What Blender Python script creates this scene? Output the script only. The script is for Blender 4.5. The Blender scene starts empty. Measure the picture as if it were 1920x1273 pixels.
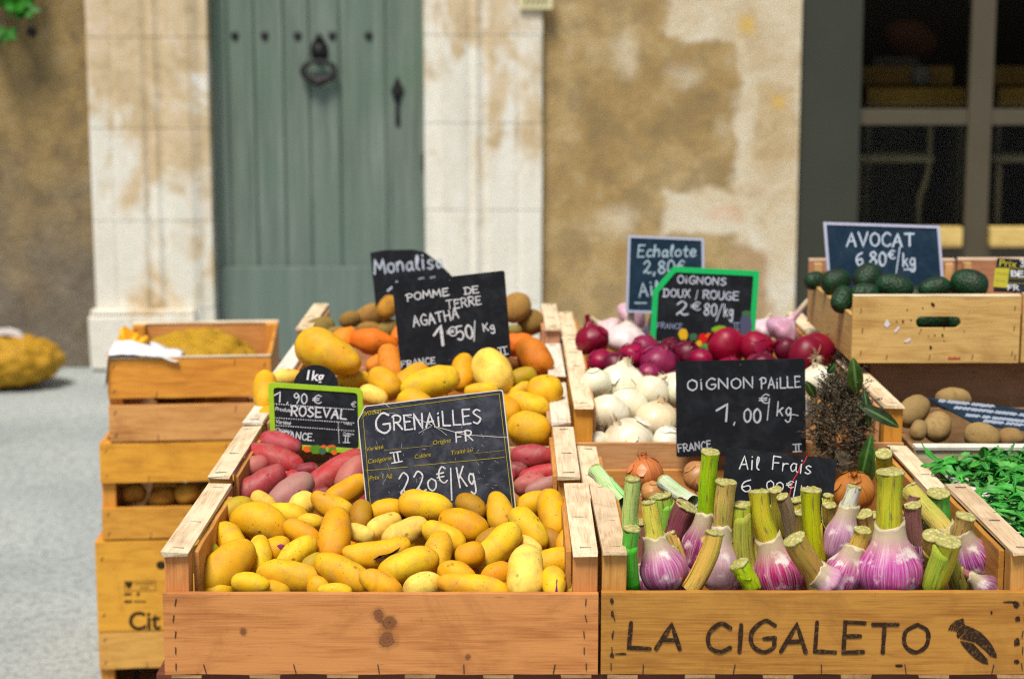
import bpy, bmesh, math, random
import numpy as np
from mathutils import Vector, Matrix, noise
from mathutils.geometry import tessellate_polygon

random.seed(11)
R = math.radians
SC = bpy.context.scene
COL = SC.collection
# ------------------------------------------------------------------ camera model (used to survey the photograph)
F, CX, CY = 3400.0, 960.0, 636.5
CAM = Vector((0, 0, 1.55))
PITCH = math.atan(546.5 / F)
UP = Vector((0, math.sin(PITCH), math.cos(PITCH)))
FWD = Vector((0, math.cos(PITCH), -math.sin(PITCH)))
RIGHT = Vector((1, 0, 0))

def ray(x, y):
    return RIGHT * ((x - CX) / F) + UP * ((CY - y) / F) + FWD

def at(x, y, Y):
    d = ray(x, y)
    return CAM + d * (Y / d.y)

def depth(p):
    return (p - CAM).dot(FWD)

# ------------------------------------------------------------------ materials
class NT:
    def __init__(s, name):
        s.m = bpy.data.materials.new(name)
        s.m.use_nodes = True
        s.t = s.m.node_tree
        s.b = next(n for n in s.t.nodes if n.type == 'BSDF_PRINCIPLED')
        s.out = next(n for n in s.t.nodes if n.type == 'OUTPUT_MATERIAL')

    def put(s, sock, v):
        if isinstance(v, bpy.types.NodeSocket):
            s.t.links.new(v, sock)
        elif isinstance(v, (tuple, list)) and sock.type == 'RGBA' and len(v) == 3:
            sock.default_value = (*v, 1)
        else:
            sock.default_value = v

    def node(s, typ, **kw):
        n = s.t.nodes.new(typ)
        for k, v in kw.items():
            if k.startswith('i_'):
                s.put(n.inputs[k[2:].replace('_', ' ')], v)
            else:
                setattr(n, k, v)
        return n

    def tc(s, which='Object'):
        return s.node('ShaderNodeTexCoord').outputs[which]

    def info(s, which):
        return s.node('ShaderNodeObjectInfo').outputs[which]

    def attr(s, name):
        return s.node('ShaderNodeAttribute', attribute_name=name).outputs['Vector']

    def vm(s, op, a, b):
        n = s.node('ShaderNodeVectorMath', operation=op)
        s.put(n.inputs[0], a)
        s.put(n.inputs[1], b)
        return n.outputs[0]

    def ma(s, op, a, b=0.0, clamp=False):
        n = s.node('ShaderNodeMath', operation=op, use_clamp=clamp)
        s.put(n.inputs[0], a)
        s.put(n.inputs[1], b)
        return n.outputs[0]

    def sep(s, v):
        n = s.node('ShaderNodeSeparateXYZ')
        s.put(n.inputs[0], v)
        return n.outputs

    def noise(s, vec, scale, detail=3.0, rough=0.55, dist=0.0):
        n = s.node('ShaderNodeTexNoise')
        s.put(n.inputs['Vector'], vec)
        n.inputs['Scale'].default_value = scale
        n.inputs['Detail'].default_value = detail
        n.inputs['Roughness'].default_value = rough
        n.inputs['Distortion'].default_value = dist
        return n.outputs['Fac']

    def voro(s, vec, scale, feature='F1'):
        n = s.node('ShaderNodeTexVoronoi', feature=feature)
        s.put(n.inputs['Vector'], vec)
        n.inputs['Scale'].default_value = scale
        return n.outputs

    def ramp(s, fac, stops):
        n = s.node('ShaderNodeValToRGB')
        s.put(n.inputs[0], fac)
        e = n.color_ramp.elements
        while len(e) < len(stops):
            e.new(0.5)
        for el, (p, c) in zip(e, stops):
            el.position = p
            el.color = (c, c, c, 1) if isinstance(c, (int, float)) else (*c, 1)
        return n.outputs[0]

    def mix(s, fac, a, b, mode='MIX'):
        n = s.node('ShaderNodeMix', data_type='RGBA', blend_type=mode)
        s.put(n.inputs[0], fac)
        s.put(n.inputs[6], a)
        s.put(n.inputs[7], b)
        return n.outputs[2]

    def bump(s, h, strength=0.3, distance=0.001):
        n = s.node('ShaderNodeBump')
        n.inputs['Strength'].default_value = strength
        n.inputs['Distance'].default_value = distance
        s.put(n.inputs['Height'], h)
        s.t.links.new(n.outputs[0], s.b.inputs['Normal'])

    def fin(s, col=None, rough=0.6, spec=None, sss=None, normal=None):
        if col is not None:
            s.put(s.b.inputs['Base Color'], col)
        s.put(s.b.inputs['Roughness'], rough)
        if spec is not None:
            s.b.inputs['Specular IOR Level'].default_value = spec
        if sss:
            s.b.inputs['Subsurface Weight'].default_value = sss
            s.b.inputs['Subsurface Radius'].default_value = (0.006, 0.004, 0.002)
            s.b.inputs['Subsurface Scale'].default_value = 1.0
        return s.m

M = {}

def wood(axis, knots=(), rough=0.62):
    """Sawn pine. The grain runs along the given local axis; the board's own tint comes from the object colour."""
    N = NT('pine_' + 'xyz'[axis])
    rnd = N.info('Random')
    off = N.node('ShaderNodeCombineXYZ')
    N.put(off.inputs[0], N.ma('MULTIPLY', rnd, 7.3))
    N.put(off.inputs[1], N.ma('MULTIPLY', rnd, 3.1))
    N.put(off.inputs[2], N.ma('MULTIPLY', rnd, 5.7))
    co = N.vm('ADD', N.tc(), off.outputs[0])
    def sc(along, across):
        v = [across] * 3
        v[axis] = along
        return N.vm('MULTIPLY', co, tuple(v))
    warp = N.noise(sc(2.2, 9.0), 1.0, 3, 0.5)
    rings = N.ma('SINE', N.ma('MULTIPLY', N.ma('ADD', warp, N.ma('MULTIPLY', N.noise(sc(0.8, 30), 1.0, 2), 0.35)), 62.0))
    fib = N.noise(sc(14, 420), 1.0, 4, 0.65)
    blot = N.noise(sc(4, 22), 1.0, 4, 0.6)
    v = N.ma('ADD', N.ma('MULTIPLY', rings, 0.055), N.ma('MULTIPLY', N.ma('SUBTRACT', fib, 0.5), 0.75))
    v = N.ma('ADD', v, N.ma('MULTIPLY', N.ma('SUBTRACT', blot, 0.5), 0.6))
    tint = N.info('Color')
    dark = N.mix(1.0, tint, (0.62, 0.47, 0.36), 'MULTIPLY')
    lite = N.mix(1.0, tint, (1.16, 1.2, 1.25), 'MULTIPLY')
    col = N.mix(N.ramp(v, [(0.0, 0.0), (1.0, 1.0)]), tint, lite)
    vv = N.ma('ADD', v, 0.5, True)
    col = N.mix(N.ramp(vv, [(0.22, 1.0), (0.55, 0.0)]), col, dark)
    pits = N.noise(sc(26, 170), 1.0, 2, 0.5)
    col = N.mix(N.ramp(pits, [(0.70, 0.0), (0.78, 0.55)]), col, N.mix(1.0, tint, (0.34, 0.24, 0.18), 'MULTIPLY'))
    st_ = N.noise(co, 7.0, 6, 0.68, 0.6)
    col = N.mix(N.ramp(st_, [(0.52, 0.0), (0.74, 0.62)]), col, N.mix(1.0, tint, (0.50, 0.42, 0.38), 'MULTIPLY'))
    st2 = N.noise(N.vm('ADD', co, (3, 8, 2)), 48.0, 4, 0.7, 0.8)
    col = N.mix(N.ramp(st2, [(0.66, 0.0), (0.74, 0.5)]), col, N.mix(1.0, tint, (0.30, 0.22, 0.18), 'MULTIPLY'))
    obj = N.tc()
    for (kx, kz, rad) in knots:
        d = N.vm('SUBTRACT', obj, (kx, 0, kz))
        d = N.vm('MULTIPLY', d, (1.0, 0.0, 0.92))
        ln = N.node('ShaderNodeVectorMath', operation='LENGTH')
        N.put(ln.inputs[0], d)
        w = N.ma('ADD', ln.outputs['Value'], N.ma('MULTIPLY', N.ma('SUBTRACT', N.noise(obj, 75, 4), 0.5), rad * 0.9))
        q = N.ma('DIVIDE', w, rad)
        halo = N.ramp(q, [(0.0, 1.0), (0.5, 1.0), (0.6, 0.4), (1.0, 0.0)])
        core = N.ramp(q, [(0.0, (0.10, 0.032, 0.012)), (0.14, (0.26, 0.095, 0.032)), (0.30, (0.19, 0.066, 0.022)), (0.40, (0.30, 0.115, 0.04)), (0.52, (0.14, 0.048, 0.018))])
        col = N.mix(halo, col, core)
    N.bump(N.ma('ADD', N.ma('MULTIPLY', fib, 0.8), N.ma('MULTIPLY', pits, 0.3)), 0.35, 0.0012)
    return N.fin(col, rough, 0.3)

def skin(name, dirt_col, dirt_amt, speck, rough=0.5, shine=0.4, blot=0.35, blotcol=(0.8, 0.62, 0.45)):
    N = NT(name)
    rnd = N.info('Random')
    off = N.node('ShaderNodeCombineXYZ')
    N.put(off.inputs[0], N.ma('MULTIPLY', rnd, 3.7))
    N.put(off.inputs[1], N.ma('MULTIPLY', rnd, 9.1))
    co = N.vm('ADD', N.tc(), off.outputs[0])
    tint = N.info('Color')
    big = N.noise(co, 22, 3, 0.5)
    col = N.mix(N.ramp(big, [(0.36, 0.0), (0.66, blot)]), tint, N.mix(1.0, tint, blotcol, 'MULTIPLY'))
    big2 = N.noise(N.vm('ADD', co, (4, 1, 2)), 30, 2, 0.5)
    col = N.mix(N.ramp(big2, [(0.5, 0.0), (0.75, 0.4)]), col, N.mix(1.0, tint, (1.18, 1.12, 0.9), 'MULTIPLY'))
    fine = N.noise(co, 900, 3, 0.7)
    col = N.mix(N.ramp(fine, [(0.45, 0.0), (0.75, 0.28)]), col, N.mix(1.0, tint, (0.55, 0.42, 0.35), 'MULTIPLY'))
    dn = N.noise(co, 55, 6, 0.7, 0.4)
    col = N.mix(N.ramp(dn, [(0.62 - 0.1 * dirt_amt, 0.0), (0.78, 0.75)]), col, dirt_col)
    sc_ = N.noise(N.vm('ADD', co, (7, 3, 1)), 24, 5, 0.7, 0.8)
    col = N.mix(N.ramp(sc_, [(0.60, 0.0), (0.68, 0.42)]), col, N.mix(1.0, tint, (0.62, 0.50, 0.50), 'MULTIPLY'))
    vo = N.voro(co, 190)
    gate = N.ma('MULTIPLY', N.ramp(N.sep(vo['Color'])[0], [(0.60, 0.0), (0.62, 1.0)]), N.ramp(N.noise(co, 38, 3, 0.6), [(0.42, 0.0), (0.62, 1.0)]))
    dot = N.ramp(vo['Distance'], [(0.14, 1.0), (0.24, 0.0)])
    sp = N.ma('MULTIPLY', N.ma('MULTIPLY', gate, dot), speck)
    col = N.mix(sp, col, N.mix(1.0, tint, (0.22, 0.16, 0.12), 'MULTIPLY'))
    vo2 = N.voro(N.vm('ADD', co, (2, 5, 1)), 42)
    eye = N.ma('MULTIPLY', N.ramp(vo2['Distance'], [(0.07, 1.0), (0.17, 0.0)]), N.ramp(N.sep(vo2['Color'])[1], [(0.55, 0.0), (0.57, 1.0)]))
    col = N.mix(N.ma('MULTIPLY', eye, 0.7 * min(1, speck)), col, N.mix(1.0, tint, (0.28, 0.2, 0.15), 'MULTIPLY'))
    h = N.ma('SUBTRACT', N.ma('ADD', N.ma('MULTIPLY', fine, 0.35), N.ma('MULTIPLY', dn, 0.6)), N.ma('MULTIPLY', eye, 0.9))
    N.bump(h, 0.6, 0.0014)
    return N.fin(col, rough, shine, 0.05)

def mk_materials():
    for a in range(3):
        M['wood' + 'xyz'[a]] = wood(a)
    M['wood_knot'] = wood(0, [(-0.003, 0.0275, 0.0125), (0.012, 0.0165, 0.015), (0.0085, -0.006, 0.0185), (-0.19, 0.004, 0.007), (0.12, -0.033, 0.006)])
    M['potato'] = skin('potato_skin', (0.36, 0.22, 0.075), 1.5, 0.95, 0.55, 0.25, 0.85, (0.93, 0.68, 0.38))
    M['red_potato'] = skin('red_potato_skin', (0.34, 0.20, 0.15), 1.7, 0.6, 0.5, 0.32, 0.7, (0.85, 1.7, 1.2))
    M['sweet_potato'] = skin('sweet_potato_skin', (0.22, 0.10, 0.04), 0.7, 0.6, 0.6, 0.25, 0.5)
    M['brown_potato'] = skin('brown_potato_skin', (0.12, 0.075, 0.03), 1.2, 0.5, 0.75, 0.15, 0.6)
    # avocado
    N = NT('avocado_skin'); co = N.tc()
    vo = N.voro(co, 210)['Distance']; n = N.noise(co, 30, 3)
    col = N.mix(N.ramp(n, [(0.35, 0.0), (0.7, 1.0)]), (0.004, 0.045, 0.011), (0.014, 0.014, 0.009))
    col = N.mix(N.ramp(vo, [(0.0, 0.55), (0.3, 0.0)]), col, (0.012, 0.095, 0.018))
    N.bump(vo, 0.8, 0.002); M['avocado'] = N.fin(col, 0.5, 0.35)
    # onions: stripes follow the 'flow' attribute (cos, sin, along)
    def onion(name, stripes, dark, rough, gl, spots):
        N = NT(name); fl = N.attr('flow'); rnd = N.info('Random')
        v = N.vm('ADD', N.vm('MULTIPLY', fl, (7, 7, 0.6)), N.node('ShaderNodeCombineXYZ', i_Z=N.ma('MULTIPLY', rnd, 40.0)).outputs[0])
        st = N.noise(v, 2.2, 4, 0.6)
        tint = N.info('Color')
        col = N.mix(N.ramp(st, [(0.42, 0.0), (0.68, stripes)]), tint, N.mix(1.0, tint, dark, 'MULTIPLY'))
        bl = N.noise(N.tc(), 40, 4, 0.6)
        col = N.mix(N.ramp(bl, [(0.55, 0.0), (0.75, spots)]), col, N.mix(1.0, tint, (0.62, 0.48, 0.36), 'MULTIPLY'))
        end = N.sep(fl)[2]
        col = N.mix(N.ramp(end, [(0.0, 0.75), (0.10, 0.0), (0.80, 0.0), (1.0, 0.7)]), col, N.mix(1.0, tint, (0.62, 0.5, 0.36), 'MULTIPLY'))
        N.bump(st, 0.25, 0.001)
        return N.fin(col, rough, gl, 0.1)
    M['white_onion'] = onion('white_onion_skin', 0.8, (0.80, 0.82, 0.55), 0.36, 0.45, 0.35)
    M['red_onion'] = onion('red_onion_skin', 0.9, (0.45, 0.6, 0.7), 0.4, 0.32, 0.8)
    M['brown_onion'] = onion('brown_onion_skin', 0.9, (0.55, 0.38, 0.28), 0.4, 0.45, 0.5)
    # garlic
    N = NT('garlic_bulb_skin'); fl = N.attr('flow'); rnd = N.info('Random')
    v = N.vm('ADD', N.vm('MULTIPLY', fl, (9, 9, 0.9)), N.node('ShaderNodeCombineXYZ', i_Z=N.ma('MULTIPLY', rnd, 30.0)).outputs[0])
    st = N.noise(v, 2.4, 5, 0.65); st2 = N.noise(N.vm('MULTIPLY', v, (1.6, 1.6, 0.6)), 3.0, 4, 0.7)
    tint = N.info('Color')
    col = N.mix(N.ramp(st, [(0.46, 0.0), (0.74, 0.8)]), tint, (0.74, 0.58, 0.66))
    col = N.mix(N.ramp(st2, [(0.5, 0.0), (0.7, 0.55)]), col, N.mix(1.0, tint, (0.6, 0.45, 0.6), 'MULTIPLY'))
    bl = N.noise(N.tc(), 28, 4, 0.6)
    col = N.mix(N.ramp(bl, [(0.54, 0.0), (0.63, 0.85)]), col, (0.80, 0.74, 0.72))
    zz = N.sep(fl)[2]
    col = N.mix(N.ramp(zz, [(0.58, 0.0), (0.90, 0.9)]), col, (0.55, 0.47, 0.28))
    N.bump(N.ma('ADD', st, N.ma('MULTIPLY', st2, 0.5)), 0.3, 0.0015)
    M['garlic'] = N.fin(col, 0.38, 0.4, 0.1)
    N = NT('garlic_stem_skin'); fl = N.attr('flow'); rnd = N.info('Random')
    v = N.vm('ADD', N.vm('MULTIPLY', fl, (3.0, 3.0, 0.30)), N.node('ShaderNodeCombineXYZ', i_Z=N.ma('MULTIPLY', rnd, 30.0)).outputs[0])
    st = N.noise(v, 2.6, 4, 0.6); fine = N.noise(N.vm('MULTIPLY', v, (2.6, 2.6, 0.8)), 3.4, 4, 0.7)
    tint = N.info('Color')
    side = N.noise(N.vm('ADD', N.vm('MULTIPLY', fl, (0.8, 0.8, 1.3)), N.node('ShaderNodeCombineXYZ', i_Z=N.ma('MULTIPLY', rnd, 17.0)).outputs[0]), 1.3, 2, 0.5)
    col = N.mix(N.ramp(side, [(0.46, 0.0), (0.60, 0.6)]), tint, N.mix(1.0, tint, (0.62, 1.0, 0.5), 'MULTIPLY'))
    col = N.mix(N.ramp(st, [(0.48, 0.0), (0.66, 0.6)]), col, N.mix(1.0, tint, (1.25, 1.15, 1.1), 'MULTIPLY'))
    col = N.mix(N.ramp(fine, [(0.52, 0.0), (0.68, 0.75)]), col, N.mix(1.0, tint, (0.40, 0.33, 0.33), 'MULTIPLY'))
    br = N.noise(N.vm('ADD', N.vm('MULTIPLY', fl, (2.2, 2.2, 2.0)), (3, 2, 7)), 1.7, 4, 0.6)
    col = N.mix(N.ramp(br, [(0.56, 0.0), (0.68, 0.7)]), col, (0.20, 0.10, 0.055))
    z = N.sep(fl)[2]
    col = N.mix(N.ramp(z, [(0.0, 0.75), (0.20, 0.0)]), col, (0.55, 0.47, 0.26))
    N.bump(N.ma('ADD', st, fine), 0.55, 0.0022)
    M['stem'] = N.fin(col, 0.58, 0.25, 0.04)
    N = NT('cut_stem'); co = N.tc(); vo = N.voro(co, 160)['Distance']
    col = N.mix(N.ramp(vo, [(0.1, 0.0), (0.5, 1.0)]), (0.62, 0.55, 0.25), (0.36, 0.33, 0.10))
    N.bump(vo, 0.7, 0.002); M['cut'] = N.fin(col, 0.6, 0.3)
    # roots / dry tufts
    N = NT('dry_roots'); M['roots'] = N.fin(N.mix(N.noise(N.tc(), 200), (0.30, 0.20, 0.10), (0.62, 0.50, 0.33)), 0.8, 0.1)
    # slates
    def slate(name, base, dust, dustamt):
        N = NT(name); co = N.tc()
        n = N.noise(co, 28, 6, 0.7, 0.5); f = N.noise(co, 900, 3, 0.7)
        col = N.mix(N.ramp(n, [(0.45, 0.0), (0.8, dustamt)]), base, dust)
        sc = N.noise(N.vm('MULTIPLY', co, (60, 380, 1)), 1.0, 3, 0.7)
        col = N.mix(N.ramp(sc, [(0.66, 0.0), (0.78, 0.3)]), col, dust)
        col = N.mix(N.ramp(f, [(0.63, 0.0), (0.76, 0.6)]), col, dust)
        N.bump(f, 0.2, 0.0005)
        return N.fin(col, 0.75, 0.14)
    M['slate'] = slate('black_slate', (0.008, 0.009, 0.012), (0.045, 0.052, 0.062), 0.45)
    M['slate_worn'] = slate('worn_slate', (0.024, 0.027, 0.040), (0.14, 0.15, 0.18), 0.6)
    M['slate_blue'] = slate('blue_slate', (0.007, 0.024, 0.048), (0.045, 0.08, 0.115), 0.5)
    N = NT('chalk'); co = N.tc(); n = N.noise(co, 1300, 3, 0.7); n2 = N.noise(co, 120, 3, 0.6)
    M['chalk'] = N.fin(N.mix(N.ma('ADD', N.ramp(n, [(0.40, 0.0), (0.62, 0.65)]), N.ramp(n2, [(0.5, 0.0), (0.8, 0.3)])), N.info('Color'), (0.10, 0.11, 0.14)), 0.9, 0.1)
    N = NT('print_ink'); M['ink'] = N.fin(N.mix(N.ramp(N.noise(N.tc(), 500), [(0.4, 0.0), (0.8, 0.5)]), N.info('Color'), (0.05, 0.05, 0.05)), 0.6, 0.2)
    N = NT('burned_brown'); M['burn'] = N.fin(N.mix(N.ramp(N.noise(N.tc(), 260, 4, 0.7), [(0.52, 0.0), (0.72, 0.75)]), (0.030, 0.013, 0.006), (0.23, 0.12, 0.045)), 0.75, 0.2)
    N = NT('plastic'); n = N.noise(N.tc(), 90, 4)
    M['plastic'] = N.fin(N.mix(N.ramp(n, [(0.4, 0.0), (0.8, 0.4)]), N.info('Color'), N.mix(1.0, N.info('Color'), (0.62, 0.62, 0.62), 'MULTIPLY')), 0.42, 0.4)
    N = NT('staple_steel'); N.b.inputs['Metallic'].default_value = 0.6
    M['staple'] = N.fin((0.075, 0.055, 0.045), 0.5)
    N = NT('iron'); N.b.inputs['Metallic'].default_value = 0.5
    M['iron'] = N.fin(N.mix(N.noise(N.tc(), 60), (0.012, 0.012, 0.016), (0.03, 0.028, 0.028)), 0.55)
    # facade
    N = NT('ochre_plaster'); co = N.tc()
    n1 = N.noise(co, 1.6, 6, 0.62, 0.6); n2 = N.noise(co, 6.5, 6, 0.66, 0.3); n3 = N.noise(co, 60, 5, 0.7)
    col = N.ramp(n1, [(0.28, (0.29, 0.20, 0.09)), (0.46, (0.45, 0.295, 0.115)), (0.58, (0.54, 0.385, 0.18)), (0.74, (0.62, 0.49, 0.29))])
    col = N.mix(N.ramp(n2, [(0.40, 0.55), (0.55, 0.0)]), col, (0.26, 0.185, 0.095))
    col = N.mix(N.ramp(n2, [(0.58, 0.0), (0.72, 0.7)]), col, (0.60, 0.50, 0.34))
    col = N.mix(N.ramp(n3, [(0.35, 0.25), (0.6, 0.0)]), col, (0.20, 0.14, 0.08))
    # old pale render and limewash left on the wall: irregular soft-edged areas, in wall metres
    wx = N.sep(co)[0]; wz = N.sep(co)[2]
    wob = N.ma('MULTIPLY', N.ma('SUBTRACT', N.noise(co, 5.5, 5, 0.62), 0.5), 0.20)
    wob2 = N.ma('MULTIPLY', N.ma('SUBTRACT', N.noise(N.vm('ADD', co, (9, 4, 2)), 5.5, 5, 0.62), 0.5), 0.20)
    X_ = N.ma('ADD', wx, wob); Z_ = N.ma('ADD', wz, wob2)
    def area(x0, x1, y0, y1, soft=0.035):
        ax0, ax1, az1, az0 = at(x0, 300, 9).x, at(x1, 300, 9).x, at(960, y0, 9).z, at(960, y1, 9).z
        def edge(v, e, sg):
            return N.ma('ADD', N.ma('MULTIPLY', N.ma('SUBTRACT', v, e), sg / soft), 0.5, True)
        return N.ma('MULTIPLY', N.ma('MULTIPLY', edge(X_, ax0, 1), edge(X_, ax1, -1)), N.ma('MULTIPLY', edge(Z_, az0, 1), edge(Z_, az1, -1)))
    m = area(1378, 1560, -400, 468)
    for q in ((1240, 1400, -400, 74), (1246, 1400, 356, 444), (1440, 1560, 440, 800)):
        m = N.ma('MAXIMUM', m, area(*q))
    for q in ((1150, 1190, 70, 140), (1262, 1300, 132, 162), (1128, 1182, 392, 436), (1346, 1366, 224, 256)):
        m = N.ma('MAXIMUM', m, N.ma('MULTIPLY', area(*q, 0.09), 0.75))
    pale = N.ramp(N.noise(co, 3.6, 5, 0.65, 0.6), [(0.30, (0.56, 0.42, 0.25)), (0.45, (0.68, 0.56, 0.38)), (0.6, (0.74, 0.66, 0.51)), (0.75, (0.79, 0.75, 0.68))])
    col = N.mix(m, col, pale)
    col = N.mix(N.ma('MULTIPLY', area(1414, 1490, 158, 306), 0.85), col, N.ramp(N.noise(co, 9, 5, 0.65), [(0.3, (0.42, 0.29, 0.15)), (0.5, (0.56, 0.41, 0.22)), (0.63, (0.64, 0.50, 0.32)), (0.72, (0.72, 0.44, 0.07))]))
    col = N.mix(N.ma('MULTIPLY', area(1384, 1450, 466, 640, 0.06), 0.8), col, N.ramp(N.noise(co, 8, 5, 0.65), [(0.3, (0.38, 0.24, 0.14)), (0.6, (0.52, 0.35, 0.20)), (0.75, (0.62, 0.47, 0.32))]))
    col = N.mix(N.ma('MULTIPLY', area(1385, 1412, 30, 66, 0.05), 0.7), col, (0.72, 0.44, 0.05))
    col = N.mix(N.ma('MULTIPLY', area(1442, 1470, 176, 200, 0.05), 0.7), col, (0.72, 0.44, 0.05))
    col = N.mix(N.ma('MULTIPLY', area(1335, 1392, 386, 412, 0.05), 0.4), col, (0.70, 0.38, 0.24))
    N.bump(N.ma('ADD', n3, n2), 0.6, 0.02); M['plaster'] = N.fin(col, 0.9, 0.15)
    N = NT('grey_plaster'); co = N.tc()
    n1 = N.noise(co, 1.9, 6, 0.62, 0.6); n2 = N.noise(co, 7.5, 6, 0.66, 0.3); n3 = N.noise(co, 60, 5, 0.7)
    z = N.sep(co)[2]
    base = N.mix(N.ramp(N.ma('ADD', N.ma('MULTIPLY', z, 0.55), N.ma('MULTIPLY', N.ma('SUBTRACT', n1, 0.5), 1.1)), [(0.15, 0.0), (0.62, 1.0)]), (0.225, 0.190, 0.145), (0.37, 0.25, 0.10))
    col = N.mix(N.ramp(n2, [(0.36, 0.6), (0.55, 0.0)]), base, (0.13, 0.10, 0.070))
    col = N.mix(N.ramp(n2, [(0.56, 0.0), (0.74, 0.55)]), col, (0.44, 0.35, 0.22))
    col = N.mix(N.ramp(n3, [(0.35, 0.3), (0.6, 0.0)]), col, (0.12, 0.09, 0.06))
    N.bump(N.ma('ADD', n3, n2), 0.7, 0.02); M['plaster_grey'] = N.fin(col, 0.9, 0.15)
    N = NT('limewashed_stone'); co = N.tc()
    n1 = N.noise(N.vm('MULTIPLY', co, (3.2, 3.2, 1.5)), 1.0, 5, 0.6, 0.8); n2 = N.noise(co, 9, 5, 0.65); n3 = N.noise(co, 70, 4, 0.7)
    z = N.sep(co)[2]
    tan = N.ramp(n2, [(0.32, (0.50, 0.375, 0.215)), (0.52, (0.64, 0.50, 0.315)), (0.72, (0.70, 0.54, 0.40))])
    wash = N.ramp(N.noise(N.vm('MULTIPLY', co, (7, 7, 2.5)), 1.0, 5, 0.65), [(0.3, (0.70, 0.67, 0.57)), (0.7, (0.83, 0.80, 0.72))])
    x = N.sep(co)[0]
    f = N.ma('SUBTRACT', N.ma('ADD', n1, N.ma('MULTIPLY', N.ma('SUBTRACT', n2, 0.5), 0.3)), N.ma('MULTIPLY', z, 0.15))
    f = N.ma('ADD', f, N.ramp(N.ma('ADD', N.ma('MULTIPLY', x, 0.4), 0.8), [(0.2, -0.0), (0.62, 0.06)]))
    col = N.mix(N.ramp(f, [(0.30, 0.0), (0.43, 1.0)]), tan, wash)
    col = N.mix(N.ramp(n3, [(0.3, 0.25), (0.55, 0.0)]), col, (0.40, 0.34, 0.25))
    N.bump(N.ma('ADD', n3, n2), 0.4, 0.01); M['lime'] = N.fin(col, 0.85, 0.2)
    N = NT('pale_quoin_render'); co = N.tc()
    n1 = N.noise(co, 3.4, 5, 0.6, 0.7); n2 = N.noise(co, 12, 5, 0.65); n3 = N.noise(co, 70, 4, 0.7)
    col = N.ramp(n1, [(0.32, (0.58, 0.43, 0.26)), (0.45, (0.72, 0.60, 0.42)), (0.6, (0.78, 0.70, 0.56)), (0.75, (0.82, 0.79, 0.73))])
    col = N.mix(N.ramp(n2, [(0.66, 0.0), (0.73, 0.75)]), col, (0.62, 0.36, 0.06))
    col = N.mix(N.ramp(n3, [(0.3, 0.3), (0.55, 0.0)]), col, (0.45, 0.36, 0.22))
    N.bump(N.ma('ADD', n3, n2), 0.5, 0.01); M['quoin'] = N.fin(col, 0.88, 0.15)
    N = NT('tan_quoin_render'); co = N.tc(); n2 = N.noise(co, 9, 5, 0.65)
    col = N.ramp(n2, [(0.3, (0.42, 0.29, 0.15)), (0.5, (0.55, 0.40, 0.20)), (0.62, (0.62, 0.48, 0.30)), (0.7, (0.72, 0.44, 0.07))])
    N.bump(N.noise(co, 70, 4), 0.5, 0.01); M['quoin_tan'] = N.fin(col, 0.9, 0.15)
    N = NT('pink_stone_render'); co = N.tc(); n2 = N.noise(co, 8, 5, 0.65)
    col = N.ramp(n2, [(0.3, (0.36, 0.22, 0.12)), (0.6, (0.50, 0.33, 0.19)), (0.75, (0.60, 0.45, 0.30))])
    N.bump(N.noise(co, 70, 4), 0.5, 0.01); M['pink'] = N.fin(col, 0.9, 0.15)
    N = NT('green_door_paint'); co = N.tc()
    s = N.noise(N.vm('MULTIPLY', co, (26, 26, 1.4)), 1.0, 5, 0.62); b = N.noise(co, 2.4, 4, 0.6)
    col = N.ramp(s, [(0.30, (0.088, 0.122, 0.104)), (0.52, (0.148, 0.186, 0.154)), (0.72, (0.205, 0.252, 0.225))])
    col = N.mix(N.ramp(b, [(0.42, 0.0), (0.7, 0.6)]), col, (0.115, 0.185, 0.130))
    z = N.sep(co)[2]
    col = N.mix(N.ramp(z, [(0.35, 0.45), (1.1, 0.0)]), col, (0.148, 0.190, 0.178))
    N.bump(s, 0.3, 0.004); M['door'] = N.fin(col, 0.62, 0.3)
    N = NT('grey_green_shop_paint'); co = N.tc(); n = N.noise(co, 3, 4, 0.6)
    M['shop'] = N.fin(N.mix(n, N.info('Color'), N.mix(1.0, N.info('Color'), (0.7, 0.72, 0.65), 'MULTIPLY')), 0.5, 0.35)
    N = NT('window_glass')
    tr = N.node('ShaderNodeBsdfTransparent', i_Color=(0.90, 0.90, 0.86, 1)); gl = N.node('ShaderNodeBsdfGlossy', i_Roughness=0.03)
    fr = N.node('ShaderNodeFresnel', i_IOR=1.18); mx = N.node('ShaderNodeMixShader')
    N.t.links.new(fr.outputs[0], mx.inputs[0]); N.t.links.new(tr.outputs[0], mx.inputs[1]); N.t.links.new(gl.outputs[0], mx.inputs[2])
    N.t.links.new(mx.outputs[0], N.out.inputs[0]); M['glass'] = N.m
    N = NT('pale_pavement'); co = N.tc()
    n1 = N.noise(co, 1.1, 5, 0.6); n2 = N.noise(co, 45, 6, 0.75); vo = N.voro(co, 95)['Distance']
    col = N.ramp(n1, [(0.3, (0.30, 0.335, 0.33)), (0.55, (0.385, 0.42, 0.41)), (0.75, (0.455, 0.485, 0.47))])
    col = N.mix(N.ramp(n2, [(0.36, 0.8), (0.53, 0.0)]), col, (0.17, 0.175, 0.165))
    col = N.mix(N.ramp(vo, [(0.12, 0.5), (0.3, 0.0)]), col, (0.60, 0.62, 0.62))
    N.bump(N.ma('ADD', vo, n2), 0.5, 0.006); M['ground'] = N.fin(col, 0.85, 0.2)
    N = NT('net_mesh'); co = N.tc()
    w1 = N.node('ShaderNodeTexWave', i_Vector=N.vm('ADD', co, (0, 0, 0)), i_Scale=70.0, i_Distortion=2.0, i_Detail=1.0, bands_direction='DIAGONAL').outputs['Fac']
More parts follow.
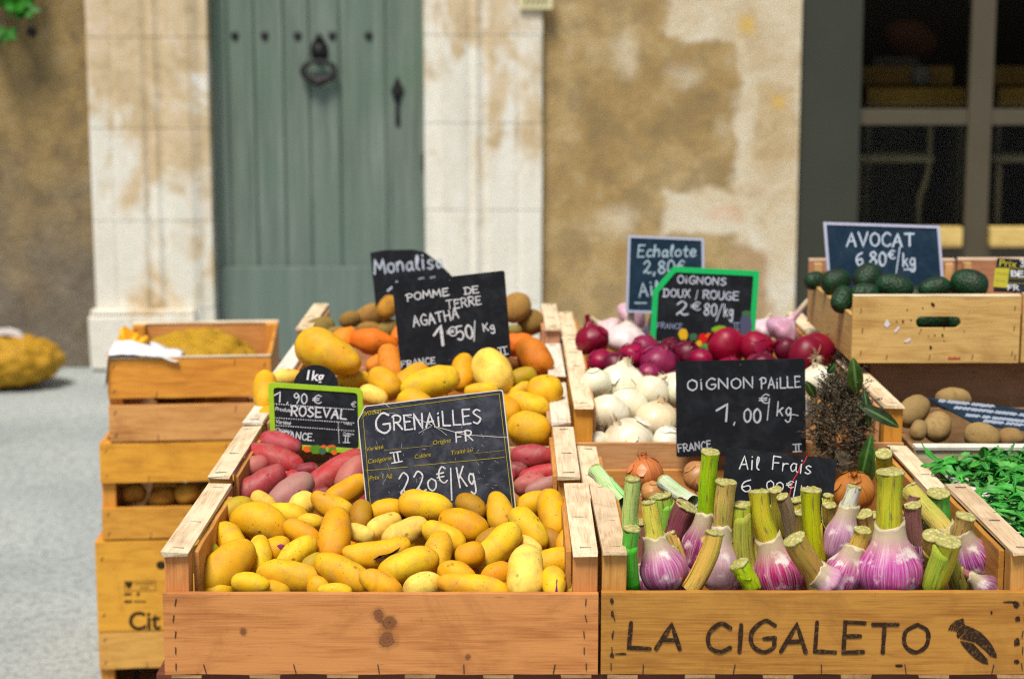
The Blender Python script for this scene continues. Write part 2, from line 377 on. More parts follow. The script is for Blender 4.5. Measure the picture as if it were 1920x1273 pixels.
    w2 = N.node('ShaderNodeTexWave', i_Vector=N.vm('MULTIPLY', co, (-1, 1, 1)), i_Scale=70.0, i_Distortion=2.0, i_Detail=1.0, bands_direction='DIAGONAL').outputs['Fac']
    net = N.ma('MAXIMUM', N.ramp(w1, [(0.55, 0.0), (0.8, 1.0)]), N.ramp(w2, [(0.55, 0.0), (0.8, 1.0)]))
    big = N.noise(co, 12, 4, 0.6)
    under = N.mix(N.ramp(big, [(0.35, 0.0), (0.65, 1.0)]), (0.055, 0.038, 0.012), (0.20, 0.12, 0.03))
    col = N.mix(net, under, N.info('Color'))
    N.bump(net, 0.5, 0.002); M['net'] = N.fin(col, 0.6, 0.3)
    N = NT('leaf_green'); co = N.tc(); n = N.noise(co, 48, 4, 0.6); n5 = N.noise(co, 170, 3)
    col = N.mix(N.ramp(n, [(0.3, 0.0), (0.7, 1.0)]), N.mix(1.0, N.info('Color'), (0.30, 0.36, 0.4), 'MULTIPLY'), N.mix(1.0, N.info('Color'), (2.0, 1.6, 1.3), 'MULTIPLY'))
    col = N.mix(N.ramp(n5, [(0.45, 0.0), (0.75, 0.4)]), col, N.mix(1.0, N.info('Color'), (0.6, 0.6, 0.6), 'MULTIPLY'))
    fl = N.sep(N.attr('flow'))
    k = N.ramp(fl[0], [(0.0, 1.0), (0.2, 0.42), (0.5, 1.0), (0.75, 0.65), (1.0, 1.0)])
    col = N.mix(1.0, col, k, 'MULTIPLY')
    col = N.mix(N.ramp(fl[0], [(0.85, 0.0), (0.9, 0.5)]), col, (0.16, 0.40, 0.09))
    col = N.mix(N.ramp(fl[1], [(0.75, 0.0), (1.0, 0.45)]), col, (0.22, 0.42, 0.14))
    M['leaf'] = N.fin(col, 0.5, 0.3)
    N = NT('dry_herb'); co = N.tc(); n = N.noise(co, 130, 4, 0.7)
    M['herb'] = N.fin(N.ramp(n, [(0.32, (0.030, 0.022, 0.013)), (0.5, (0.10, 0.080, 0.050)), (0.70, (0.30, 0.26, 0.18))]), 0.8, 0.15)
    N = NT('paper'); M['paper'] = N.fin(N.mix(N.ramp(N.noise(N.tc(), 25, 4), [(0.3, 0.0), (0.8, 0.4)]), N.info('Color'), N.mix(1.0, N.info('Color'), (0.75, 0.75, 0.72), 'MULTIPLY')), 0.7, 0.2)
    N = NT('matt_paint'); M['matt'] = N.fin(N.mix(N.noise(N.tc(), 8, 4), N.info('Color'), N.mix(1.0, N.info('Color'), (0.6, 0.6, 0.6), 'MULTIPLY')), 0.75, 0.2)

# ------------------------------------------------------------------ building objects
def put(o, parent=None, color=None):
    COL.objects.link(o)
    if parent is not None:
        o.parent = parent
    if color is not None:
        l = 0.3 * color[0] + 0.6 * color[1] + 0.1 * color[2]     # market produce in full colour
        o.color = (*[max(0.002, min(1, l + (c - l) * 1.13)) for c in color], 1)
    return o

def empty(name, label, cat, loc=(0, 0, 0), rz=0.0, group=None):
    o = bpy.data.objects.new(name, None)
    o.empty_display_size = 0.05
    put(o)
    o.location = loc
    o.rotation_euler = (0, 0, rz)
    return tag(o, label, cat, group)

def tag(o, label, cat=None, group=None, kind=None):
    o['label'] = label
    if cat:
        o['category'] = cat
    if group:
        o['group'] = group
    if kind:
        o['kind'] = kind
    return o

class MB:
    def __init__(s):
        s.v, s.f, s.m, s.fl = [], [], [], []

    def add(s, verts, faces, mi=0, flow=None):
        b = len(s.v)
        s.v += [tuple(p) for p in verts]
        s.f += [tuple(i + b for i in q) for q in faces]
        s.m += [mi] * len(faces)
        s.fl += [tuple(p) for p in (flow if flow is not None else [(0, 0, 0)] * len(verts))]

    def box(s, x0, x1, y0, y1, z0, z1, mi=0, j=0.0):
        g = lambda a: a + random.uniform(-j, j)
        vs = [(g(x), g(y), g(z)) for z in (z0, z1) for y in (y0, y1) for x in (x0, x1)]
        s.add(vs, [(0, 2, 3, 1), (4, 5, 7, 6), (0, 1, 5, 4), (2, 6, 7, 3), (0, 4, 6, 2), (1, 3, 7, 5)], mi)

    def tube(s, path, radii, n=8, mi=0, caps=True, v0=0.0, v1=1.0, prof=None):
        path = [Vector(p) for p in path]
        k = len(path)
        if not hasattr(radii, '__len__'):
            radii = [radii] * k
        t = (path[1] - path[0]).normalized()
        ref = Vector((0, 0, 1)) if abs(t.z) < 0.9 else Vector((1, 0, 0))
        nrm = (ref - t * ref.dot(t)).normalized()
        vs, fl = [], []
        for i in range(k):
            t = (path[min(i + 1, k - 1)] - path[max(i - 1, 0)]).normalized()
            nrm = (nrm - t * nrm.dot(t)).normalized()
            bn = t.cross(nrm)
            for a in range(n):
                an = 2 * math.pi * a / n
                r = radii[i] * (prof(an, i / (k - 1)) if prof else 1.0)
                vs.append(path[i] + nrm * (math.cos(an) * r) + bn * (math.sin(an) * r))
                fl.append((math.cos(an), math.sin(an), v0 + (v1 - v0) * i / (k - 1)))
        fs = []
        for i in range(k - 1):
            for a in range(n):
                b = (a + 1) % n
                fs.append((i * n + a, i * n + b, (i + 1) * n + b, (i + 1) * n + a))
        if caps:
            fs.append(tuple(range(n - 1, -1, -1)))
            fs.append(tuple((k - 1) * n + a for a in range(n)))
        s.add(vs, fs, mi, fl)

    def extrude(s, loops, y0, y1, mi=0, axis='xz'):
        """Flat outline (with holes) in x,z turned into a slab between y0 and y1."""
        flat = [p for l in loops for p in l]
        tris = tessellate_polygon([[Vector((p[0], p[1], 0)) for p in l] for l in loops])
        n = len(flat)
        mk = (lambda p, d: (p[0], d, p[1])) if axis == 'xz' else (lambda p, d: (p[0], p[1], d))
        vs = [mk(p, y0) for p in flat] + [mk(p, y1) for p in flat]
        fs = [tuple(t) for t in tris] + [tuple(i + n for i in reversed(t)) for t in tris]
        b = 0
        for l in loops:
            k = len(l)
            for i in range(k):
                a, c = b + i, b + (i + 1) % k
                fs.append((a, c, c + n, a + n))
            b += k
        s.add(vs, fs, mi)

    def build(s, name, mats, parent=None, color=None, loc=None, rot=None, smooth=False, bevel=0.0, flow=False, fix=True):
        me = bpy.data.meshes.new(name)
        me.from_pydata(s.v, [], s.f)
        for m in (mats if isinstance(mats, (list, tuple)) else [mats]):
            me.materials.append(M[m] if isinstance(m, str) else m)
        if any(s.m):
            me.polygons.foreach_set('material_index', s.m)
        if flow:
            at_ = me.attributes.new('flow', 'FLOAT_VECTOR', 'POINT')
            at_.data.foreach_set('vector', [c for p in s.fl for c in p])
        if fix:
            bm = bmesh.new(); bm.from_mesh(me)
            bmesh.ops.recalc_face_normals(bm, faces=bm.faces)
            bm.to_mesh(me); bm.free()
        if smooth:
            me.polygons.foreach_set('use_smooth', [True] * len(me.polygons))
        me.update()
        o = bpy.data.objects.new(name, me)
        put(o, parent, color)
        if loc is not None:
            o.location = loc
        if rot is not None:
            o.rotation_euler = rot
        if bevel:
            md = o.modifiers.new('edge', 'BEVEL')
            md.width = bevel; md.segments = 2; md.limit_method = 'ANGLE'; md.angle_limit = R(40)
        return o

def board(name, parent, c, size, mat, color, j=0.0008, bevel=0.0014, staples=()):
    """One board: a mesh centred on itself; staples are part of its mesh."""
    b = MB()
    sx, sy, sz = size
    ax = (sx, sy, sz).index(max(sx, sy, sz)); L = (sx, sy, sz)[ax]
    n = max(2, int(L / 0.022)); oa, ob = [q for q in range(3) if q != ax]
    ha, hb = (sx, sy, sz)[oa] / 2, (sx, sy, sz)[ob] / 2
    ph = random.uniform(0, 90); vs = []
    cup = random.uniform(-1, 1) * 0.0012
    for i in range(n + 1):
        t = -L / 2 + L * i / n
        for k, (sa, sb) in enumerate(((-1, -1), (1, -1), (1, 1), (-1, 1))):
            v = [0, 0, 0]
            v[ax] = t
            e1 = noise.noise(Vector((t * 14, ph + sa, 1))) * j + noise.noise(Vector((t * 70, ph + k, 3))) * j * 0.6
            e2 = noise.noise(Vector((t * 14, ph + 7 + sb, 5))) * j * 1.6 + noise.noise(Vector((t * 70, ph + k, 8))) * j * 0.9
            v[oa] = sa * ha + e1 * 0.4 + cup * (2 * t / L) ** 2
            v[ob] = sb * hb + e2 * 0.9
            vs.append(tuple(v))
    fs = [(3, 2, 1, 0), tuple(n * 4 + q for q in range(4))]
    for i in range(n):
        for k in range(4):
            m = (k + 1) % 4
            fs.append((i * 4 + k, i * 4 + m, (i + 1) * 4 + m, (i + 1) * 4 + k))
    b.add(vs, fs)
    for (x, z, dx, dz) in staples:          # on the front (-y) face
        p = Vector((x, -sy / 2 - 0.0006, z)); d = Vector((dx, 0, dz))
        b.tube([p - d, p + d], 0.0009, 5, 1)
    k = (random.uniform(0.93, 1.06) if color else 1)
    return b.build(name, [mat, 'staple'], parent, tuple(min(1, q * k) for q in color), c, None, False, bevel)

def catmull(pts, sub=6, closed=False):
    P = [Vector(p) for p in pts]
    if len(P) < 3:
        return P
    out = []
    n = len(P)
    rng = range(n if closed else n - 1)
    for i in rng:
        p0 = P[(i - 1) % n] if closed or i > 0 else P[0] * 2 - P[1]
        p1, p2 = P[i], P[(i + 1) % n]
        p3 = P[(i + 2) % n] if closed or i + 2 < n else P[-1] * 2 - P[-2]
        for k in range(sub):
            t = k / sub
            out.append(0.5 * ((2 * p1) + (p2 - p0) * t + (2 * p0 - 5 * p1 + 4 * p2 - p3) * t * t + (3 * p1 - p0 - 3 * p2 + p3) * t ** 3))
    if not closed:
        out.append(P[-1])
    return out
# ------------------------------------------------------------------ handwriting: single strokes on a 0..10 grid ('~' = curved)
GL = {
 'A': (7, '0,0 3.6,10 6.6,0|1.3,3.6 5.6,3.9'), 'B': (6, '0.4,0 0.4,10|~0.4,10 4.8,9.4 4.8,6.2 0.6,5.2|~0.6,5.2 6,4.6 5.8,1 0.2,0'),
 'C': (6.5, '~6.4,8.4 3.6,10 0.6,6.5 1,2 4,0 6.6,1.6'), 'D': (7, '1,0 1,10|~-0.4,9.8 4.5,9.8 6.8,5.4 4.6,0.6 -0.2,0'),
 'E': (6, '5.8,9.8 0.4,10 0.4,0 6,0.3|0.4,5.2 4.8,5.4'), 'F': (6, '0.4,0 0.4,10 6,9.8|0.4,5.2 4.8,5.4'),
 'G': (7, '~6.6,8.6 3.8,10 0.6,6.6 0.8,2.2 3.8,0 6.4,1.6 6.6,4.4|6.8,4.5 3.8,4.4'), 'H': (7, '0.4,0 0.4,10|6.2,0 6.2,10|0.4,5 6.2,5.2'),
 'I': (2, '1,0 1,10'), 'i': (2.4, '1,0 1,6.8|0.9,9 1.2,9.5'), 'K': (6.4, '0.4,0 0.4,10|6,10 0.6,4.4|2,5.8 6.2,0'),
 'L': (6, '0.5,10 0.4,0.2 6,0'), 'M': (8.2, '0,0 1,10 4.1,2.8 7,10 8,0'), 'N': (7, '0.2,0 0.4,10 6.2,0 6.4,10'),
 'O': (7, '~3.6,10 0.6,7.4 0.7,2.4 3.6,0 6.4,2.5 6.4,7.5 3.6,10'), 'P': (6.2, '1,0 1.2,10|~-0.8,8.6 2,10.4 5.8,9 5,5.6 1,4.8'),
 'R': (6.6, '0.6,0 0.8,10|~-0.4,9.2 2.4,10.4 5.8,8.6 4.8,5.6 1,5|2.6,5.1 6.6,0'), 'S': (6.2, '~5.8,8.9 3.2,10 0.8,8 3.2,5.4 5.8,3 3.4,0 0.2,1.2'),
 'T': (7, '0,9.8 7,10|3.4,10 3.4,0'), 'U': (6.4, '~0.4,10 0.4,2.4 3,0 5.6,2.4 6,10'), 'V': (7, '0,10 3.4,0 6.8,10'), 'X': (6.4, '0,0 6,10|0.2,10 6.2,0'),
 '0': (6, '~3,10 0.6,7.4 0.7,2.4 3,0 5.4,2.5 5.4,7.5 3,10'), '1': (4.6, '0,5.8 3,10 3,0'), '2': (6.4, '~0.6,7.6 3.2,10 5.4,7.6 3.2,3.6 0.6,0.8 0.8,0.2|~0.6,1 2,2 4,0.2 6.4,0.8'),
 '3': (6, '~0.6,9 3.6,10 5,7.6 2.4,5.4 5.6,3.2 3,0 0.2,1'), '5': (6, '5.8,10 1.2,10 0.6,5.4|~0.6,5.4 4,6.2 5.8,3.2 3.4,0 0.2,1'),
 '6': (6, '~5.4,9.6 1.6,7.4 0.5,3 3,0 5.6,2 4.6,4.8 1,3.6'), '8': (6, '~3,5.3 0.8,7.8 3,10 5.2,7.8 3,5.3 0.4,2.5 3,0 5.6,2.5 3,5.3'), '9': (6, '~5.4,8 3,10 0.8,7.5 3,5.5 5.2,7.6 5.4,4 3.6,0'),
 '\u20ac': (6.4, '~6.2,8.6 4,10 1.4,6.8 1.6,2.4 4,0 6.2,1.4|0,6 4.8,6.2|0,3.8 4.6,4'), '/': (4, '0,-1.5 3.6,11'), '.': (2.4, '0.9,0 1.3,0.5'), ',': (2.4, '1.4,0.8 0.6,-1.8'),
 'a': (5.8, '~4.8,5 2.4,6 0.5,3.2 2,0.2 4.8,2.4|~4.8,6 4.7,1.4 5.8,0'), 'c': (5, '~4.8,5 2.4,6 0.6,3 2,0.2 5,1'), 'e': (5.2, '~0.6,3 4.6,3.4 4,5.8 2,5.8 0.6,3 2,0.2 5.2,1.2'),
 'f': (4.4, '~4.4,9.6 2.4,9 2,4 2,0|0.4,5.8 4,6'), 'g': (5.8, '~4.8,5 2.4,6 0.6,3.4 2.6,0.8 4.8,3|~4.9,6 4.9,-2 3,-4 0.6,-2.6'), 'h': (5.4, '~0.8,10 0.5,5 0.4,0|~0.5,3.6 2.8,6 4.6,4.4 4.8,0'),
 'k': (5.2, '0.4,0 0.4,10|4.6,6 0.6,2.6|1.8,3.8 5,0'), 'l': (3, '~0.6,2 2.4,8 1.6,10 0.8,7 0.9,1.6 2.6,0'), 'm': (8, '0.4,0 0.4,6|~0.5,3.8 2.2,6 3.8,4.6 3.8,0|~3.9,3.8 5.6,6 7.2,4.6 7.4,0'),
 'n': (5.4, '0.4,0 0.4,6|~0.5,3.6 2.6,6 4.6,4.4 4.8,0'), 'o': (5.4, '~2.6,6 0.5,4.4 0.6,1.4 2.6,0 4.8,1.6 4.8,4.6 2.6,6'), 'r': (4.4, '0.6,0 0.5,6|~0.6,3.6 2,5.6 4.4,5.8'),
 's': (4.8, '~4.4,5.2 2.4,6 0.8,4.6 2.6,3 4.4,1.6 2.4,0 0.2,0.8'), 't': (4.4, '~2,9 1.8,2 3,0 4.4,0.6|0.2,6 4.2,6.2'), 'u': (5.4, '~0.5,6 0.5,1.6 2.4,0 4.6,1.6 4.8,6|4.8,6 5,0'),
 '\u2016': (6, '1.9,0 1.9,10|4.1,0 4.1,10|0,10 6,9.8|0,0 6,0.2'), ' ': (3.6, ''), '-': (4, '0,4 4,4.2'),
}

def ribbon(mb, pts, w, y, mi=0, ends=True):
    """Flat stroke facing -y, mitred along a polyline of (x, z); slowly rises so that it never lies in its own plane."""
    P = [Vector((p[0], p[1])) for p in pts]
    Q = [P[0]]
    for p in P[1:]:
        if (p - Q[-1]).length > w * 0.12:
            Q.append(p)
    P = Q
    if len(P) < 2:
        P = [P[0], P[0] + Vector((w * 0.4, w * 0.2))]
    if ends:
        d0 = (P[1] - P[0]).normalized(); d1 = (P[-1] - P[-2]).normalized()
        P = [P[0] - d0 * w * 0.35] + P + [P[-1] + d1 * w * 0.35]
    vs, fs = [], []
    n = len(P)
    for i in range(n):
        a = (P[i] - P[max(i - 1, 0)]); b = (P[min(i + 1, n - 1)] - P[i])
        if a.length < 1e-9: a = b
        if b.length < 1e-9: b = a
        a = a.normalized(); b = b.normalized()
        t = a + b
        if t.length < 0.3: t = b
        t = t.normalized()
        nr = Vector((-t.y, t.x))
        k = min(1.5, 1 / max(0.35, abs(nr.dot(Vector((-b.y, b.x))))))
        ww = w * 0.5 * k
        if ends and i in (0, n - 1): ww *= 0.5
        ww *= 1 + random.uniform(-0.14, 0.14)
        yy = y - 0.00012 * i / n
        for s in (1, -1):
            q = P[i] + nr * (ww * s)
            vs.append((q.x, yy, q.y))
    for i in range(n - 1):
        fs.append((2 * i, 2 * i + 1, 2 * i + 3, 2 * i + 2))
    mb.add(vs, fs, mi)

class Chalk:
    """Collects what is chalked on one slate: every word a part of its own, the figures of a price together."""
    def __init__(s):
        s.words, s.price = [], MB()

    def pick(s, text):
        t = text.strip('.')
        if text == '\u2016' or (t.isalpha() and len(t) > 2):
            m = MB(); s.words.append(('chalk_numeral' if text == '\u2016' else 'chalk_word', m))
            return m
        m = MB(); s.words.append(('chalk_figure', m))
        return m

    def add(s, *a):
        s.price.add(*a)

    def build(s, nm, mat, root, col, fix=False):
        for n, m in s.words:
            m.build(n, mat, root, col, fix=False)
        if s.price.v:
            return s.price.build('chalk_stroke', mat, root, col, fix=False)

class Plane:
    """Flat thing facing the customer: maps points of the survey onto its own x (right), z (up)."""
    def __init__(s, o, ux, uz):
        s.o = Vector(o); s.ux = ux.normalized()
        uz = uz - s.ux * uz.dot(s.ux)
        s.uz = uz.normalized()
        s.uy = s.uz.cross(s.ux)             # away from the viewer
        s.mat = Matrix((s.ux, s.uy, s.uz)).transposed().to_4x4()
        s.mat.translation = s.o

    def xz(s, px, py):
        d = ray(px, py)
        t = (s.o - CAM).dot(s.uy) / d.dot(s.uy)
        q = CAM + d * t - s.o
        return (q.dot(s.ux), q.dot(s.uz))

def write(mb, pl, text, p0, p1, hpx, wpx, y=-0.0004, jit=0.35, cnt=[0], slant=0.0, twice=False):
    """Text along the base line p0 -> p1 (survey points), capitals hpx high, strokes wpx wide."""
    a = Vector(pl.xz(*p0)); b = Vector(pl.xz(*p1))
    k = (b - a).length / math.hypot(p1[0] - p0[0], p1[1] - p0[1])
    h, w = hpx * k, wpx * k * 0.66
    mb = mb.pick(text) if hasattr(mb, 'pick') else mb
    ux = (b - a).normalized(); uz = Vector((-ux.y, ux.x))
    total = sum(GL[c][0] + 1.6 for c in text) - 1.6
    sx = (b - a).length / total
    sz = h / 10
    x = 0
    for c in text:
        adv, st = GL[c]
        jz = random.uniform(-jit, jit)
        js = 1 + random.uniform(-0.06, 0.06)
        for s in [q for q in st.split('|') if q]:
            cur = s[0] == '~'
            pts = [tuple(float(v) for v in q.split(',')) for q in s.lstrip('~').split()]
            pts = [Vector(((p[0] + x + random.uniform(-.12, .12) + slant * p[1]), (p[1] * js + jz + random.uniform(-.12, .12)), 0)) for p in pts]
            pts = catmull(pts, 5) if cur else [pts[i] + (pts[i + 1] - pts[i]) * (q / 3) for i in range(len(pts) - 1) for q in range(3)] + [pts[-1]] if len(pts) > 1 else pts
            loc = [a + ux * (p.x * sx) + uz * (p.y * sz) for p in pts]
            for rep in range(2 if twice else 1):
                cnt[0] += 1
                off = Vector((random.uniform(-.35, .35), random.uniform(-.35, .35))) * (w * rep)
                ribbon(mb, [q + off for q in loc], w, y - 0.00013 * (cnt[0] % 5))
        x += adv + 1.6

def stroke(mb, pl, pts, wpx, y=-0.0005, curve=False):
    P = [Vector((*pl.xz(*p), 0)) for p in pts]
    k = (P[1] - P[0]).length / max(1e-6, math.hypot(pts[1][0] - pts[0][0], pts[1][1] - pts[0][1]))
    if curve:
        P = catmull(P, 6)
    ribbon(mb, [(p.x, p.y) for p in P], wpx * k, y, ends=False)

def dashes(mb, pl, p0, p1, n, wpx):
    for i in range(n):
        f0, f1 = i / n, (i + 0.55) / n
        stroke(mb, pl, [(p0[0] + (p1[0] - p0[0]) * f, p0[1] + (p1[1] - p0[1]) * f) for f in (f0, f1)], wpx)

def printed(text, pl, p0, hpx, ang=0.0, shear=0.25, bold=0.0, y=-0.0005, wide=1.0):
    """Printed lettering as mesh data laid on the plane, returned as (verts, faces)."""
    cu = bpy.data.curves.new('lettering', 'FONT')
    cu.body = text
    cu.shear = shear
    cu.offset = bold
    o = bpy.data.objects.new('lettering', cu)
    COL.objects.link(o)
    dg = bpy.context.evaluated_depsgraph_get()
    me = bpy.data.meshes.new_from_object(o.evaluated_get(dg))
    a = Vector(pl.xz(*p0)); b = Vector(pl.xz(p0[0], p0[1] - hpx))
    k = (b - a).length / 0.70
    c, s = math.cos(R(ang)), math.sin(R(ang))
    vs = [(a.x + k * wide * (v.co.x * c - v.co.y * s), y, a.y + k * (v.co.x * s * wide + v.co.y * c)) for v in me.vertices]
    fs = [tuple(p.vertices) for p in me.polygons]
    bpy.data.objects.remove(o); bpy.data.curves.remove(cu); bpy.data.meshes.remove(me)
    return vs, fs

def rounded(pts, r, n=4):
    """Corners of a polygon rounded off."""
    out = []
    k = len(pts)
    for i in range(k):
        p, a, b = Vector(pts[i]), Vector(pts[i - 1]), Vector(pts[(i + 1) % k])
        da, db = (a - p), (b - p)
        rr = min(r, da.length * 0.4, db.length * 0.4)
        s, e = p + da.normalized() * rr, p + db.normalized() * rr
        for j in range(n + 1):
            t = j / n
            out.append(tuple(s * (1 - t) ** 2 + p * 2 * t * (1 - t) + e * t * t))
    return out

def inset(pts, d):
    """Shrinks a convex-ish outline (anticlockwise or clockwise) by d."""
    k = len(pts)
    area = sum(pts[i][0] * pts[(i + 1) % k][1] - pts[(i + 1) % k][0] * pts[i][1] for i in range(k))
    sg = 1 if area > 0 else -1
    out = []
    for i in range(k):
        p, a, b = Vector(pts[i]), Vector(pts[i - 1]), Vector(pts[(i + 1) % k])
        n1 = (p - a).normalized(); n2 = (b - p).normalized()
        n1 = Vector((-n1.y, n1.x)) * sg; n2 = Vector((-n2.y, n2.x)) * sg
        m = (n1 + n2)
        m = m / max(0.4, m.dot(n1))
        out.append(tuple(p + m * d))
    return out

SIGNS = {}
def sign(key, quad, Yb, lean, label, mat='slate', outline=None, frame=None, edge=None, rad=0.006, skew=0.0, th=0.003, spike=0.09, cat='price sign', name='price_slate', Ys=None):
    """quad: TL, TR, BR, BL as surveyed; the plate stands at depth Yb and leans back by lean."""
    TL, TR, BR, BL = quad
    if Ys:
        bl, br, tl = at(*BL, Ys[0]), at(*BR, Ys[1]), at(*TL, Ys[2])
    else:
        bl, br, tl = at(*BL, Yb), at(*BR, Yb + skew), at(*TL, Yb + lean)
    pl = Plane(bl, br - bl, tl - bl)
    root = bpy.data.objects.new(name, None); put(root); root.matrix_world = pl.mat
    root.empty_display_size = 0.04
    tag(root, label, cat, 'chalked price slates in the crates')
    base = [pl.xz(*p) for p in (outline or quad)]
    out = rounded(base, rad) if rad else base
    if frame:
        fw, fcol = frame
        inn = rounded(inset(base, fw), rad * 0.7)
        b = MB(); b.extrude([inn], 0, th); b.build('board', mat, root, bevel=0.0)
        b = MB(); b.extrude([out, rounded(inset(base, fw), rad * 0.7)], -0.0022, th + 0.001)
        b.build('frame', 'plastic', root, fcol, bevel=0.0008)
    else:
        b = MB(); b.extrude([out], 0, th); b.build('board', mat, root, bevel=0.0005)
        if edge:
            b = MB(); b.extrude([out, rounded(inset(base, 0.0016), rad)], -0.0004, -0.00005); b.build('worn_edge', 'paper', root, edge)
    cx = sum(p[0] for p in base) / len(base)
    zb = min(p[1] for p in base)
    if spike:
        b = MB()
        for s in (-0.25, 0.25):
            x = cx + s * 0.12
            b.tube([(x, th + 0.0015, zb + 0.05), (x, th + 0.0015, zb - spike)], 0.0014, 6)
        b.build('spike', 'staple', root)
    SIGNS[key] = (pl, root)
    return pl, root
# ------------------------------------------------------------------ fruit and vegetable bodies
def mesh_obj(name, vs, fs, mats, parent=None, color=None, mat4=None, smooth=True, flow=None, mi=None):
    me = bpy.data.meshes.new(name)
    me.from_pydata([tuple(v) for v in vs], [], fs)
    for m in (mats if isinstance(mats, (list, tuple)) else [mats]):
        me.materials.append(M[m])
    if mi is not None:
        me.polygons.foreach_set('material_index', mi)
    if flow is not None:
        a = me.attributes.new('flow', 'FLOAT_VECTOR', 'POINT')
        a.data.foreach_set('vector', [c for p in flow for c in p])
    if smooth:
        me.polygons.foreach_set('use_smooth', [True] * len(me.polygons))
    me.update()
    o = bpy.data.objects.new(name, me)
    put(o, parent, color)
    if mat4 is not None:
        o.matrix_world = mat4
    return o

def lathe(prof, n, fn=None):
    """prof: [(x, r)] along +X; fn(theta, x, r) -> (x, r) wobble. Poles are closed."""
    vs, fs, fl = [], [], []
    L = prof[-1][0] - prof[0][0]
    k = len(prof)
    for (x, r) in prof:
        for a in range(n):
            th = 2 * math.pi * a / n
            xx, rr = fn(th, x, r) if fn else (x, r)
            vs.append((xx, math.cos(th) * rr, math.sin(th) * rr))
            fl.append((math.cos(th), math.sin(th), (x - prof[0][0]) / L))
    for i in range(k - 1):
        for a in range(n):
            b = (a + 1) % n
            fs.append((i * n + a, (i + 1) * n + a, (i + 1) * n + b, i * n + b))
    fs.append(tuple(range(n))); fs.append(tuple((k - 1) * n + a for a in reversed(range(n))))
    return vs, fs, fl

def tuber(name, a, b, seed, bend=0.0, taper=0.0, lump=0.07, tip=0.0, mat='potato', color=(1, 1, 1), mat4=None):
    rnd = random.Random(seed)
    n, k = 30, 24
    prof = []
    p = rnd.uniform(2.1, 2.5)
    for i in range(k + 1):
        x = -math.cos(math.pi * i / k)
        x = max(-0.9995, min(0.9995, x))
        r = (1 - abs(x) ** p) ** (1 / p)
        r *= 1 + taper * x
        if tip:
            r *= 1 - tip * max(0, x) ** 1.5
        prof.append((x * a, max(0.0004, r * b)))
    vs, fs, fl = lathe(prof, n)
    off = Vector((rnd.uniform(0, 50), rnd.uniform(0, 50), rnd.uniform(0, 50)))
    flat = rnd.uniform(0.86, 1.0)
    out = []
    for v in vs:
        v = Vector(v)
        q = v / b
        nn = noise.noise(q * 0.75 + off) * 1.5 + noise.noise(q * 1.9 + off) * 0.6 + noise.noise(q * 5 + off) * 0.10
        d = Vector((v.x * 0.25, v.y, v.z))
        if d.length > 1e-6:
            d.normalize()
        v = v + d * (nn * lump * b)
        v.z *= flat
        v.y += bend * ((v.x / a) ** 2 - 0.35) * a
        out.append(v)
    return mesh_obj(name, out, fs, mat, None, color, mat4)

def frame_for(ang, toward=0.0, roll=0.0):
    """Rotation whose X axis has the given slant in view; 'toward' tips it to (+) or away from (-) the customer."""
    c, s = math.cos(R(ang)), math.sin(R(ang))
    X = RIGHT * c + UP * s
    X = (X * math.cos(R(toward)) - FWD * math.sin(R(toward))).normalized()
    Z = (-FWD) - X * (-FWD).dot(X)
    if Z.length < 0.05:
        Z = UP - X * UP.dot(X)
    Z.normalize()
    Y = Z.cross(X)
    m = Matrix((X, Y, Z)).transposed()
    return m @ Matrix.Rotation(R(roll), 3, 'X')

def place(m3, p):
    m = m3.to_4x4(); m.translation = p
    return m

class Pile:
    """Things heaped in one crate: placed where they were surveyed, then settled along the line of sight until they only touch."""
    def __init__(s, ys, Ys, ymin):
        s.ys, s.Ys, s.ymin, s.items = ys, Ys, ymin, []

    def add(s, x, y, a, b, ang, build, tow=None, Y=None):
        t = (y - s.ys[0]) / (s.ys[1] - s.ys[0])
        Y = Y if Y is not None else s.Ys[0] + (s.Ys[1] - s.Ys[0]) * t
        if tow is None:
            tow = 38 * abs(math.sin(R(ang))) * (-1 if math.sin(R(ang)) > 0 else 1)
        p = at(x, y, Y)
        z = depth(p)
        aw = a * z / F / max(0.55, math.cos(R(tow)))
        bw = b * z / F
        s.items.append(dict(p=p, d=(p - CAM).normalized(), a=max(aw, bw), b=bw, m=frame_for(ang, tow), build=build, t0=(p - CAM).length, ang=ang))

    def settle(s, it=70, drift=0.045):
        I = s.items
        for q in I:
            ax = q['m'] @ Vector((1, 0, 0))
            L = max(0.0, q['a'] - q['b'])
            q['off'] = [ax * (L * f) for f in ((-1, -0.5, 0, 0.5, 1) if L > 0.3 * q['b'] else (-1, 1) if L > 1e-4 else (0,))]
            q['t'] = q['t0']
        for _ in range(it):
            mv = [0.0] * len(I)
            for i in range(len(I)):
                A = I[i]; pa = CAM + A['d'] * A['t']
                for j in range(i + 1, len(I)):
                    B = I[j]; pb = CAM + B['d'] * B['t']
                    if (pa - pb).length > A['a'] + B['a']:
                        continue
                    worst = 0.0
                    for u in A['off']:
                        for v in B['off']:
                            w = (A['b'] + B['b']) * 0.90 - (pa + u - pb - v).length
                            if w > worst:
                                worst = w
                    if worst > 0:
                        sg = 1 if A['t'] > B['t'] else -1
                        mv[i] += sg * worst * 0.35; mv[j] -= sg * worst * 0.35
            for q, dm in zip(I, mv):
                q['t'] = max(q['t0'] - drift, min(q['t0'] + drift, q['t'] + dm))
                lim = (s.ymin + q['b'] * 0.9) / q['d'].y
                q['t'] = max(q['t'], lim)
        for k, q in enumerate(I):
            sc = q['t'] / q['t0']
            q['build'](CAM + q['d'] * q['t'], q['m'], q['a'] * sc, q['b'] * sc, k)

